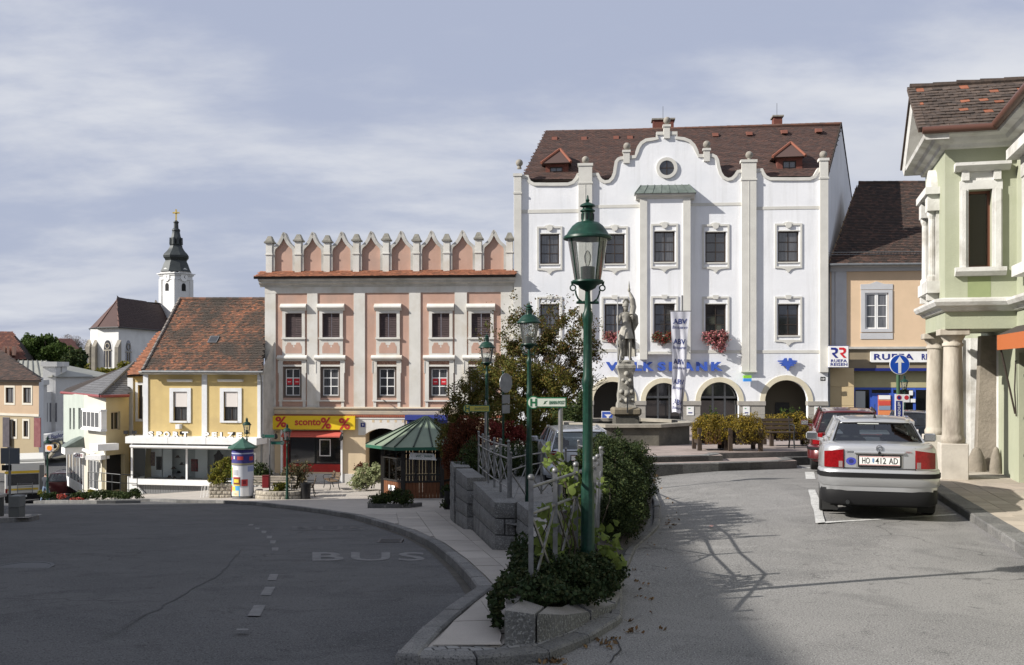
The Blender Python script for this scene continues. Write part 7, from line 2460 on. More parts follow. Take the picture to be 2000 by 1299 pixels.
for i in range(6):
 a,b=rc[i],rc[(i+1)%6]
 rm.add([a,b,ap_],[(0,1,2)],0)
 dn=Vector((0,0,-.14))
 rm.add([a+dn,b+dn,b,a],[(0,1,2,3)],1)
rm.add([p+Vector((0,0,-.14)) for p in rc],[tuple(reversed(range(6)))],1)
kr=rm.build('roof',[m_kroof,mat('kiosk_fascia',(0.02,0.10,0.06),rough=.5)],ki)
sm=MB()
for i in range(6):
 a,b=rc[i],rc[(i+1)%6]
 for t in(0.0,.33,.66):
  p=a.lerp(b,t)
  sm.bar(p+Vector((0,0,.03)),ap_.lerp(p,.03)+Vector((0,0,.03)),.06,.05)
sm.split('roof_seam',mat('kiosk_seam',(0.02,0.035,0.025),rough=.6),kr,tol=-.02)
nt_=P(769.5,941,46.0)-kc
a,b=cs[0],cs[5]
dv=(a-b).normalized();o=Vector((dv.y,-dv.x,0))
mid=(a+b)/2+o*.06
nb=MB().box(-.28,.28,-.012,.0,.55,.80).build('notice_board',m_white,ki)
ang_=math.atan2(dv.y,dv.x)
nb.location=(mid.x,mid.y,0);nb.rotation_euler=(0,0,ang_)
text_on('lettering','WC',nb,-.1,.08,.63,.73,-.0125,m_sign_gd,depth=.002)
a,b=cs[0],cs[1]
dv=(b-a).normalized();o=Vector((dv.y,-dv.x,0));mid=(a+b)/2+o*.30
wb=MB().prism([(-.62,2.06),(.62,2.0),(.48,2.30),(-.58,2.36)],'y',-.015,0).build('sign_panel',m_white,ki)
wb.location=(mid.x,mid.y,0);wb.rotation_euler=(0,0,math.atan2(dv.y,dv.x))
text_on('lettering','WC - Anlage',wb,-.32,.42,2.12,2.25,-.0155,m_sign_gd,depth=.003)
#advertising column
ac=thing('advertising_column','round advertising column covered in posters under a green roof','column',(-12.15,46.2,zLp(-12.15,46.2)))
H_=2.26
MB().lathe([(.46,0),(.46,.10),(.43,.12)],28).build('plinth',m_metal_grey,ac)
MB().lathe([(.475,.12),(.475,H_)],32).build('drum',mat('drum_white',(.55,.57,.60),(.46,.48,.52),5,rough=.6),ac,smooth=60)
MB().lathe([(.66,H_-.02),(.66,H_+.04),(.30,H_+.24),(.06,H_+.42),(.0,H_+.5)],8).build('roof',mat('column_roof',(0.03,0.085,0.06),(0.045,0.11,0.08),3,rough=.45),ac)
def wrap_poster(nm,a0,a1,z0,z1,m,r=.479,marks=()):
 def patch(a0,a1,z0,z1,r):
  n=max(2,int((a1-a0)/.12));mb=MB()
  for i in range(n):
   t0,t1=a0+(a1-a0)*i/n,a0+(a1-a0)*(i+1)/n
   mb.add([(r*math.cos(t0),r*math.sin(t0),z0),(r*math.cos(t1),r*math.sin(t1),z0),(r*math.cos(t1),r*math.sin(t1),z1),(r*math.cos(t0),r*math.sin(t0),z1)],[(0,1,2,3)])
  return mb
 p=patch(a0,a1,z0,z1,r).build(nm,m,ac)
 for(f0,f1,g0,g1,mm) in marks:
  patch(a0+(a1-a0)*f0,a0+(a1-a0)*f1,z0+(z1-z0)*g0,z0+(z1-z0)*g1,r+.004).build('print',mm,p)
RD_=math.radians
mB=mat('poster_night_blue',(0.035,0.04,0.17),(0.06,0.05,0.2),7);mRd=mat('poster_crimson',(.45,.05,.05));mYe=mat('poster_yellow',(.75,.55,.06));mLi=mat('poster_lime',(.25,.62,.18));mCy=mat('poster_cyan',(.08,.35,.6));mBrn=mat('poster_chestnut',(.16,.05,.025))
wrap_poster('poster',RD_(170),RD_(372),1.50,2.20,mB,marks=((.0,1,.72,.80,mat('print_pale',(.4,.42,.55))),(.08,.22,.35,.55,mRd),(.42,.58,.35,.58,mRd),(.75,.9,.3,.55,mRd),(.0,1,.02,.14,mat('print_khaki',(.28,.25,.16))),(.3,.34,.4,.6,m_white)))
wrap_poster('poster',RD_(215),RD_(262),.92,1.46,m_white,marks=((.05,.2,.0,.9,mRd),(.3,.95,.25,.7,mat('print_grey',(.42,.43,.46)))))
wrap_poster('poster',RD_(262),RD_(372),.85,1.46,mat('poster_paper',(.58,.60,.64)),marks=((.45,1,.6,1,mat('print_steel',(.28,.33,.5))),))
wrap_poster('poster',RD_(228),RD_(272),.60,.98,mBrn,marks=((.15,.8,.35,.75,mYe),(.05,.95,.0,.12,mYe),(.05,.9,.85,1,mRd)),r=.483)
wrap_poster('poster',RD_(278),RD_(312),.58,.88,mRd,r=.483,marks=((.2,.7,.3,.8,mat('print_wine',(.2,.02,.03))),))
wrap_poster('poster',RD_(172),RD_(215),.30,1.46,mLi,marks=((.0,1,.0,.25,mRd),(0,1,.3,.55,mCy),(.3,.6,.6,.9,mYe)))
wrap_poster('poster',RD_(215),RD_(270),.13,.58,mCy,marks=((.0,.9,.0,.55,mat('poster_cream',(.7,.62,.4))),(.05,.5,.5,.95,mYe),(.1,.7,.1,.3,mRd)))
wrap_poster('poster',RD_(270),RD_(318),.13,.56,m_white,marks=((.0,.9,.92,.98,mat('print_grey',(.4,.4,.4))),))
#stone planters, benches, bins and other street furniture in the lower square
m_plstone=mat('planter_stone',(0.40,0.36,0.29),(0.31,0.28,0.23),3.5,rough=.9,bump=.6,bscale=24,rand=.14)
def stone_ring(t,pts,z0,rows,hrow,th,sl):
 for r in range(rows):
  rs=resample(pts,sl)
  if r%2:rs=[rs[0]]+[(a+b)/2 for a,b in zip(rs[:-1],rs[1:])]+[rs[-1]]
  for a,b in zip(rs[:-1],rs[1:]):
   if(b-a).length<.05:continue
   rough_block(t,(a.x,a.y),(b.x,b.y),z0+hrow*r,z0+hrow*(r+1),z0+hrow*r,z0+hrow*(r+1),th,m_plstone,'stone')
bx,by=(408-1000)/FPX*46.6,46.6
t=thing('stone_planter','square planter of tan stones beside the advertising column','planter')
z_=zLp(bx,by)-.02
x1_=bx+1.0
stone_ring(t,[(x1_,by+1.3),(x1_,by),(bx,by),(bx,by+1.3)][::-1][0:4],z_,4,.165,.25,.27) if False else stone_ring(t,[(x1_,by),(bx,by)],z_,4,.165,.25,.26)
stone_ring(t,[(bx,by),(bx-.1,by+1.4)],z_,4,.165,.25,.28)
MB().box(bx,x1_,by+.2,by+1.4,z_,z_+.6).build('soil',m_soil,t)
t=thing('stone_planter','low rounded planter of tan stones around the shop lantern','planter')
cx,cy=-10.35,46.2
z_=zLp(cx,cy)-.02
pts=[(cx+1.25*math.cos(a),cy+.9*math.sin(a)) for a in[RD_(375-18*i) for i in range(13)]]
stone_ring(t,pts,z_,2,.2,.24,.26)
MB().prism([(cx+1.1*math.cos(a),cy+.78*math.sin(a)) for a in[2*PI*i/16 for i in range(16)]],'z',z_,z_+.3).build('soil',m_soil,t)
m_benchwood=mat('bench_wood',(0.13,0.085,0.05),(0.09,0.06,0.035),5,rough=.7,rand=.12)
m_greyboard=mat('bench_wood_grey',(0.30,0.26,0.21),(0.24,0.21,0.17),5,rough=.8,rand=.1)
def bench(label,loc,rz,L_=1.7,wood=None,metal=None,group=None):
 wood=wood or m_benchwood;metal=metal or m_iron
 t=thing('park_bench',label,'bench',loc,rz,group)
 me=MB().cbox(-L_/2,L_/2,-.045,.045,-.017,.017,.006).mesh('slat');me.materials.append(wood)
 for k in range(4):
  piece('slat',me,(0,-.18+.11*k,.45),t)
 for k in range(3):
  piece('slat',me,(0,.22+.03*k,.56+.11*k),t,(PI/2-.25,0,0))
 for s in(-1,1):
  x=s*(L_/2-.12)
  e=MB()
  e.tube([(x,-.24,0),(x,-.19,.2),(x,-.22,.43),(x,.18,.43),(x,.21,.2),(x,.28,0)],.022,6)
  e.tube([(x,.18,.43),(x,.26,.70),(x,.31,.88)],.022,6)
  e.tube([(x,-.22,.43),(x,-.27,.58),(x,-.20,.66),(x,.22,.66)],.018,6)
  e.build('side_frame',metal,t,smooth=50)
 return t
bench('iron and wood bench nearest the pale green bush in the lower square',(-9.05,51.3,zLp(-9.05,51.3)),RD_(-68))
bench('grey slatted bench in front of the discount shop behind the lantern',(-10.9,50.2,zLp(-10.9,50.2)),RD_(8),wood=m_greyboard)
bench('grey slatted bench behind the red litter bin near the advertising column',(-11.3,48.3,zLp(-11.3,48.3)),RD_(-4),L_=2.2,wood=m_greyboard)
bench('dark bench beside the black pot in the lower square',(-9.35,47.2,zLp(-9.35,47.2)),RD_(-80),L_=1.3)
def pot(label,x,y,z,r,h,m=m_black,cat='bin'):
 t=thing('black_pot',label,cat,(x,y,z))
 MB().lathe([(r*.72,0),(r*.75,.03),(r*.92,h*.8),(r,h*.86),(r,h),(r*.9,h),(r*.86,h*.9),(0,h*.88)],18).build('body',m,t,smooth=45)
 MB().lathe([(r*.9,-.02),(r*.9,.02)],18).build('base',m_iron,t)
 return t
x,y=(597-1000)/FPX*45.6,45.6
pot('big round black pot standing on the lit paving',x,y,zLp(x,y),.26,.72,cat='pot')
x,y=(876-1000)/FPX*34.5,34.5
pot('tall black pot with a plant beside the retaining wall',x,y,zLp(x,y),.17,.62,cat='pot')
c=P(519.5,941,46.0)
t=thing('litter_bin','dark red litter bin hung on the bus stop pole','bin',c)
MB().cbox(-.15,.15,-.12,.12,-.27,.26,.015).build('body',mat('bin_red',(0.17,0.012,0.016),rough=.45),t)
MB().cbox(-.16,.16,-.13,.13,.262,.30,.008).build('lid',mat('bin_lid',(0.12,0.01,0.012),rough=.45),t)
c=P(404,975,47.2)
t=thing('bicycle_rack','white tubular bicycle rack left of the stone planter','rack',c)
for k in range(4):
 MB().tube([(-.3+.15*k,0,0),(-.22+.15*k,.02,.62),(-.18+.15*k,.25,.62),(-.26+.15*k,.27,0)],.012,6).build('hoop',m_white,t)
MB().tube([(-.3,0,.03),(.16,0,.03)],.012,6).build('base_rail',m_white,t)
t=thing('handrail','thin dark handrail on posts before the cafe passage','railing',(0,0,0))
hpts=[P(172,922,52.5),P(203,924,52.0),P(235,927,51.6),P(268,928,51.8)]
MB().tube([tuple(p) for p in hpts],.022,6).build('rail',m_iron,t)
MB().tube([(p.x,p.y,p.z-.42) for p in hpts],.018,6).build('rail',m_iron,t)
for p in hpts+[(hpts[0]+hpts[1])/2,(hpts[1]+hpts[2])/2,(hpts[2]+hpts[3])/2]:
 MB().tube([(p.x,p.y,p.z),(p.x,p.y,zLp(p.x,p.y)-.1)],.02,6).build('post',m_iron,t)
d=28.5
c=P(19,1019,d)
t=thing('street_sign','grey panel sign seen from behind on a pole at the left edge','road sign',c)
s=d/FPX
MB().tube([(0,0,-.1),(0,0,146*s)],.035,8).build('pole',m_metal_grey,t)
MB().cbox(-17*s,20*s,-.03,-.0,113*s,144*s,.008).build('panel',mat('sign_back_grey',(0.10,0.11,0.125),rough=.5),t)
MB().cbox(-15*s,4*s,-.03,0,100*s,111*s,.006).build('panel',m_black,t)
c=P(31,1018,d)
t=thing('switch_cabinet','grey switch cabinet standing on the corner pavement','cabinet',c)
MB().cbox(-10*s,10*s,-.1,.25,.0,27*s,.012).build('body',mat('cabinet_grey',(0.10,0.105,0.10),rough=.6),t)
MB().cbox(-10.6*s,10.6*s,-.12,.27,27*s+.002,50*s,.02).build('upper_body',mat('cabinet_grey_light',(0.13,0.135,0.13),rough=.6),t)
t=thing('low_wall','dark low wall at the left edge behind the sign','wall',(-16.3,28.9,zLp(-16,29)))
MB().cbox(-2.5,1.9,-.15,.15,0,.55,.02).build('wall',mat('wall_dark',(.06,.06,.055)),t)
MB().cbox(-2.55,1.95,-.2,.2,.552,.64,.01).build('coping',m_slab,t)
c=P(107,872,56.0)
t=thing('guild_sign','round dark guild sign hanging by the corner lantern','sign',c)
ribbon(MB(),arc(0,0,.36,0,-2*PI,20)[:-1],.09,-.03,.03,closed=True).build('ring',m_iron,t)
ribbon(MB(),arc(0,0,.22,0,-2*PI,16)[:-1],.035,-.02,.02,closed=True).build('ring',mat('old_gold',(.35,.25,.08),rough=.4,metal=.5),t)
MB().prism([(.12*math.cos(2*PI*i/10),.12*math.sin(2*PI*i/10)) for i in range(10)],'y',-.02,.02).build('emblem',m_iron,t)
MB().tube([(-.5,0,.42),(.25,0,.42)],.025,6).tube([(0,0,.36),(0,0,.42)],.02,6).build('bracket',m_iron,t)
c=P(96,875,55.4)
t=thing('amber_light','lit amber signal light on the corner lantern','lamp',c)
MB().box(-.22,.16,0,.18,-.2,.16).build('housing',m_white,t)
MB().prism([(.13*math.cos(2*PI*i/14)+.02,.13*math.sin(2*PI*i/14)) for i in range(14)],'y',-.05,-.001).build('lens',mat('amber_lens',(0.95,0.22,0.02),emit=0.5,rough=.3),t)
t=thing('cafe_parasol_awning','folded pale awning at the side of the cafe canopy','awning',P(113,880,60))
MB().hexa([(-.6,0,-.5),(.1,0,.35),(.1,.4,.35),(-.6,.4,-.5),(-.62,0,-.35),(.08,0,.55),(.08,.4,.55),(-.62,.4,-.35)]).build('cloth',mat('awning_cream',(.55,.5,.4)),t)
MB().tube([(-.55,.2,-.45),(.1,.2,-.6)],.02,6).build('arm',m_iron,t)
#fountain with statue
fc=Vector((3.60,32.4,0))
fz=zpu(3.6,32.4)
fo=thing('fountain','stone fountain basin with carved pedestal below the statue','fountain',(fc.x,fc.y,fz))
m_basin=mat('basin_stone',(0.10,0.095,0.08),(0.065,0.062,0.054),1.8,rough=.9,bump=.5,bscale=14,c3=(0.15,0.14,0.115),scale3=.8)
m_basin_top=mat('basin_rim_stone',(0.34,0.31,0.26),(0.25,0.23,0.19),3,rough=.9,bump=.3)
m_statue=mat('statue_limestone',(0.37,0.355,0.315),(0.24,0.23,0.20),4.5,rough=.9,bump=.5,bscale=26,c3=(0.10,0.095,0.085),scale3=3)
R8=2.1
for i in range(8):
 a0,a1=PI/8+i*PI/4,PI/8+(i+1)*PI/4
 q=lambda r,a,z:(r*math.cos(a),r*math.sin(a),z)
 MB().add([q(R8*.97,a0,-.3),q(R8*.97,a1,-.3),q(R8*.97,a1,.60),q(R8*.97,a0,.60),q(R8-.25,a0,-.3),q(R8-.25,a1,-.3),q(R8-.25,a1,.6),q(R8-.25,a0,.6)],[(0,1,2,3),(5,4,7,6),(3,2,6,7),(0,3,7,4),(1,5,6,2)]).build('basin_slab',m_basin,fo)
 MB().add([q(R8*1.03,a0,.602),q(R8*1.03,a1,.602),q(R8*1.03,a1,.70),q(R8*1.03,a0,.70),q(R8-.3,a0,.602),q(R8-.3,a1,.602),q(R8-.3,a1,.70),q(R8-.3,a0,.70)],[(0,1,2,3),(5,4,7,6),(3,2,6,7),(0,4,5,1)]).build('rim_stone',m_basin_top,fo)
MB().lathe([(R8+.25,-.35),(R8+.25,.02)],8).build('base_step',m_basin,fo)
MB().lathe([(R8-.28,.50),(0,.5)],8).build('water',mat('fountain_water',(0.02,0.03,0.03),rough=.05,spec=.8),fo)
zf_=lambda py:EYE+(720-py)/FPX*32.2-fz
hw=lambda px:px*32.2/FPX
MB().cbox(-hw(24),hw(24),-hw(24),hw(24),.3,zf_(812),.03).build('plinth_lower',m_basin,fo)
MB().cbox(-hw(28),hw(28),-hw(28),hw(28),zf_(812)+.002,zf_(796),.06).build('plinth_slab',mat('plinth_brownstone',(0.20,0.17,0.12),(0.14,0.12,0.09),3,rough=.9,bump=.4),fo)
ped=MB().lathe([(hw(25),zf_(796)),(hw(25),zf_(790)),(hw(22),zf_(784)),(hw(23),zf_(770)),(hw(20),zf_(757)),(hw(18.5),zf_(735)),(hw(20.5),zf_(728)),(hw(23.5),zf_(722)),(hw(25.5),zf_(719)),(hw(25.5),zf_(714)),(hw(22),zf_(712)),(hw(21),zf_(706))],4,rot=0)
ped.build('pedestal',m_statue,fo,smooth=20)
orn=MB()
for X,Z,r in((0,730,5.5),(-7,743,4),(7,743,4),(0,748,5),(-10,765,5),(10,765,5),(0,768,7),(0,782,5),(-12,781,4),(12,781,4)):
 orn.ball((hw(X),-hw(17),zf_(Z)),hw(r),7)
orn.build('carved_ornament',m_statue,fo,smooth=70)
MB().tube([(0,-hw(20),zf_(776)),(0,-hw(28),zf_(775)),(0,-hw(30),zf_(784)),(0,-hw(30),zf_(806))],.022,6).build('spout',m_iron,fo)
def skin_body(name,joints,bones,root,m,parent,sub=2):
 me=bpy.data.meshes.new(name)
 idx={k:i for i,k in enumerate(joints)}
 me.from_pydata([joints[k][0] for k in joints],[(idx[a],idx[b]) for a,b in bones],[])
 o=bpy.data.objects.new(name,me)
 COL.objects.link(o)
 sk=o.modifiers.new('skin','SKIN')
 sl=me.skin_vertices[0].data
 for k,i in idx.items():
  r=joints[k][1]
  sl[i].radius=r if isinstance(r,tuple) else(r,r)
  sl[i].use_root=(k==root)
 sd=o.modifiers.new('sub','SUBSURF');sd.levels=sub;sd.render_levels=sub
 dg=bpy.context.evaluated_depsgraph_get();dg.update()
 out=bpy.data.meshes.new_from_object(o.evaluated_get(dg))
 bpy.data.objects.remove(o)
 out.materials.clear()
 finish(out,m,179)
 return link(bpy.data.objects.new(name,out),parent)
sz_=zf_(706)+fz
st=thing('fountain_statue','stone statue of a knight with upright lance and wrapped banner on the fountain pedestal','statue',(fc.x,fc.y,sz_))
st.scale=(.86,.9,1)
J={'pel':((.02,0,1.00),(.16,.13)),'sp1':((.03,-.01,1.22),(.15,.12)),'sp2':((.04,0,1.42),(.19,.13)),'nk':((.02,-.02,1.58),.065),'hd':((.0,-.05,1.70),(.10,.105)),'hd2':((-.01,-.05,1.80),(.085,.09)),'hl':((-.09,-.02,.95),.125),'kl':((-.12,-.12,.54),.09),'al':((-.10,-.02,.10),.06),'tl':((-.14,-.18,.05),.05),'hr':((.12,.01,.95),.125),'kr':((.14,-.03,.53),.09),'ar':((.16,.05,.10),.06),'tr':((.20,-.10,.05),.05),'sl':((-.17,0,1.46),.085),'el':((-.30,-.10,1.20),.065),'wl':((-.33,-.26,1.38),.048),'fl':((-.33,-.29,1.46),.045),'sr':((.22,.02,1.46),.09),'er':((.32,-.04,1.24),.07),'wr':((.24,-.18,1.40),.05),'fr':((.22,-.20,1.49),.045)}
Bn=[('pel','sp1'),('sp1','sp2'),('sp2','nk'),('nk','hd'),('hd','hd2'),('pel','hl'),('hl','kl'),('kl','al'),('al','tl'),('pel','hr'),('hr','kr'),('kr','ar'),('ar','tr'),('sp2','sl'),('sl','el'),('el','wl'),('wl','fl'),('sp2','sr'),('sr','er'),('er','wr'),('wr','fr')]
skin_body('figure',J,Bn,'pel',m_statue,st)
sk_=MB()
n=22
for k,(r,z) in enumerate(((.20,1.06),(.25,.92),(.29,.78),(.30,.72))):
 for i in range(n):
  a=2*PI*i/n;rr=r*(1+(.09*math.sin(a*7) if k>0 else 0))
  sk_.v.append((.02+rr*math.cos(a),rr*.8*math.sin(a),z))
for k in range(3):
 for i in range(n):
  sk_.f.append((k*n+i,k*n+(i+1)%n,(k+1)*n+(i+1)%n,(k+1)*n+i));sk_.mi.append(0)
sk_.build('armour_skirt',m_statue,st,smooth=60)
ck=MB()
rows,cols=9,9
for j in range(rows):
 t=j/(rows-1)
 z=1.52-1.36*t
 for i in range(cols):
  s_=i/(cols-1)
  a=RD_(-35+170*s_)
  r=.20+.12*t+.025*math.sin(s_*24+t*3)
  ck.v.append((.07+r*math.cos(a),.03+r*.9*math.sin(a),z))
for j in range(rows-1):
 for i in range(cols-1):
  q=j*cols+i
  ck.f.append((q,q+cols,q+cols+1,q+1));ck.mi.append(0)
ck.build('cloak',m_statue,st,smooth=70)
MB().lathe([(.115,1.74),(.125,1.78),(.10,1.86),(.05,1.92),(.015,1.95)],12,(-.01,-.04,0)).tube([(-.12,-.1,1.86),(-.05,-.05,1.96),(.06,0,1.95),(.14,.06,1.86)],[.02,.045,.05,.025],7).build('helmet',m_statue,st,smooth=60)
MB().tube([(-.335,-.29,0.0),(-.335,-.29,1.0),(-.335,-.29,2.02)],.02,7).build('lance',mat('lance_grey',(.36,.36,.36),rough=.5),st)
bn=MB()
bp=[(.20,-.18,1.46),(.26,-.1,1.72),(.24,-.06,1.94),(.17,-.05,2.12),(.13,-.05,2.20)]
bn.tube(bp,[.10,.12,.10,.055,.03],9)
bn.tube([(.20,-.16,1.50),(.33,-.05,1.40),(.36,0,1.20),(.30,.06,1.0)],[.10,.12,.11,.05],9)
bn.tube([(.13,-.05,2.2),(.11,-.05,2.32)],.014,6).lathe([(.0,2.18),(.05,2.22),(.055,2.28),(.03,2.33),(.035,2.36),(.005,2.55)],8,(.115,-.05,0))
bn.build('wrapped_banner',m_statue,st,smooth=60)
cj={'p':((-.24,-.14,.42),(.085,.07)),'s':((-.24,-.16,.62),(.09,.07)),'n':((-.24,-.18,.72),.04),'h':((-.25,-.2,.80),.07),'h2':((-.25,-.2,.87),.06),'l':((-.28,-.14,.38),.06),'lk':((-.29,-.2,.2),.045),'lf':((-.29,-.16,.03),.035),'r':((-.2,-.14,.38),.06),'rk':((-.19,-.2,.2),.045),'rf':((-.19,-.14,.03),.035),'a':((-.33,-.16,.64),.04),'a2':((-.37,-.22,.48),.033),'b':((-.15,-.16,.64),.04),'b2':((-.10,-.22,.70),.033)}
skin_body('small_figure',cj,[('p','s'),('s','n'),('n','h'),('h','h2'),('p','l'),('l','lk'),('lk','lf'),('p','r'),('r','rk'),('rk','rf'),('s','a'),('a','a2'),('s','b'),('b','b2')],'p',m_statue,st)
MB().tube([(.12,-.2,.03),(.12,-.2,.6)],.025,6).lathe([(.3,-.04),(.32,0),(.28,.04),(0,.05)],10,(0,0,0)).build('base_rock',m_statue,st,smooth=50)
#banner flag before the bank
d=49.0
zb_=zU(6,49)*.9
c=P(1332.5,833,d);c.z=-1.35
fl=thing('banner_flag','tall white banner flag with blue lettering hanging on a pole before the bank','flag',c)
s=d/FPX
Zf=lambda py:EYE+(720-py)*s-c.z
MB().tube([(0,0,0),(0,0,Zf(577))],.045,8).build('flag_pole',m_metal_grey,fl,smooth=50)
zt_f,zb_f=Zf(609),Zf(806)
def cloth(fx,fz):
 xl=-23.5+4.5*fz+1.0*math.sin(fz*5);xr=15.5-15.0*fz**0.9-1.5*math.sin(fz*7)
 x=(xl+(xr-xl)*fx)*s
 y=-.08-.13*fz*math.sin(fx*7+fz*5)-.05*math.sin(fx*14-fz*9)*(0.3+fz)
 return Vector((x,y,zt_f+(zb_f-zt_f)*fz+.04*math.sin(fx*6)*fz))
mb=MB();nx,nz=14,40
for j in range(nz+1):
 for i in range(nx+1):
  mb.v.append(tuple(cloth(i/nx,j/nz)))
for j in range(nz):
 for i in range(nx):
  q=j*(nx+1)+i
  mb.f.append((q,q+nx+1,q+nx+2,q+1));mb.mi.append(0)
cl=mb.build('cloth',mat('flag_cloth',(.62,.63,.68),(.56,.57,.63),4,rough=.8,transl=.25),fl,smooth=80)
MB().tube([(-24.5*s,-.05,zt_f+.03),(17*s,-.05,zt_f+.03)],.025,6).build('crossbar',m_metal_grey,fl)
m_fl=mat('flag_blue',(.06,.085,.28),rough=.7)
for k in range(5):
 f0=.07+.20*k
 for tx,w0,w1,h0,h1,sh_ in(('ABV',.10,.88,0,.052,0),('Bausparen',.06,.94,.068,.108,.3)):
  def wp_(u,v,z):
   p=cloth(u,z);return(p.x,p.y-.012+v*.0,p.z)
  text_on('lettering',tx,cl,w0,w1,f0+h1,f0+h0,0,m_fl,bold=.03 if sh_==0 else .008,depth=.001,shear=sh_,warp=wp_)
c=P(1189,814,44)
t=thing('info_board','blue framed bank board standing behind the fountain pedestal','sign',c)
MB().box(-14*.022,10*.022,0,.05,-.27,.24).build('frame',m_white,t)
MB().box(-13*.022,9*.022,-.012,-.001,-.24,.21).build('panel',m_blue,t)
MB().prism([(-.2,.1),(.12,.1),(.0,.0),(.0,-.16),(-.08,-.16),(-.08,0)],'y',-.018,-.0125).build('emblem',m_white,t)
MB().box(-.05,.05,.01,.04,-.9,-.271).build('foot',m_iron,t)
for i,(px,py0,py1,d,lab) in enumerate(((1258,882,905,25.5,'slim grey bollard with brass cap at the end of the low steps'),(1236,874,884,27.0,'bollard half hidden behind the clipped bush'))):
 c=P(px,py1,d)
 t=thing('bollard',lab,'bollard',c,group='bollards by the steps')
 h=(py1-py0)*d/FPX
 MB().lathe([(.04,-.3),(.04,h-.05)],12).build('post',m_metal_grey,t,smooth=40)
 MB().lathe([(.055,h-.05),(.06,h),(.03,h+.05),(0,h+.06)],12).build('cap',mat('brass_cap',(.42,.25,.12),rough=.4,metal=.6),t,smooth=60)
#timber planters and benches on the platform
m_timber=mat('planter_timber',(0.05,0.033,0.022),(0.035,0.024,0.017),6,rough=.8,rand=.15)
m_crate=mat('planter_board',(0.16,0.085,0.045),(0.11,0.06,0.035),6,rough=.8,rand=.12)
PLANTERS=[]
for i,(px0,px1,py,d,lab,boards) in enumerate(((1361,1412,892,28.0,'timber planter with yellow flowers nearest the fountain basin',True),(1420,1478,894,27.8,'timber planter with yellow flowers between the other two',False),(1500,1575,891,30.5,'timber planter with yellow flowers next to the red car',False))):
 a,b=P(px0,py,d),P(px1,py,d)
 w=b.x-a.x
 base=thing('timber_planter',lab,'planter',((a.x+b.x)/2,d,zpu((a.x+b.x)/2,d)+.012),0,'timber planters with yellow flowers')
 hw_,hd=w/2,.42
 me=MB().cbox(-.055,.055,-.055,.055,0,.62,.006).mesh('corner_post');me.materials.append(m_timber)
 for sx in(-1,1):
  for sy in(-1,1):
   piece('corner_post',me,(sx*hw_,sy*hd,0),base)
 n=max(5,int(w/.11))
 me=MB().cbox(-w/n*.4,w/n*.4,-.012,.012,0,.40,.003).mesh('board');me.materials.append(m_crate if boards else m_timber)
 for k in range(n):
  x=-hw_+w*(k+.5)/n
  if abs(x)>hw_-.09:continue
  piece('board',me,(x,-hd-.01,.18),base);piece('board',me,(x,hd+.01,.18),base)
 me2=MB().cbox(-.012,.012,-.36,.36,0,.40,.003).mesh('end_board');me2.materials.append(m_timber)
 for sx in(-1,1):piece('end_board',me2,(sx*(hw_+.0),0,.18),base)
 MB().box(-hw_+.06,hw_-.06,-hd+.03,hd-.03,.2,.52).build('soil',m_soil,base)
 PLANTERS.append((base,hw_,hd))
bg_='dark benches on the plaza platform'
x,y=P(1512,885,28.9).x,28.9
bench('dark slatted bench in front of the right hand timber planter',(x,y,zpu(x,y)+.012),RD_(2),L_=1.25,wood=m_timber,group=bg_)
x,y=P(1437,885,29.2).x,29.2
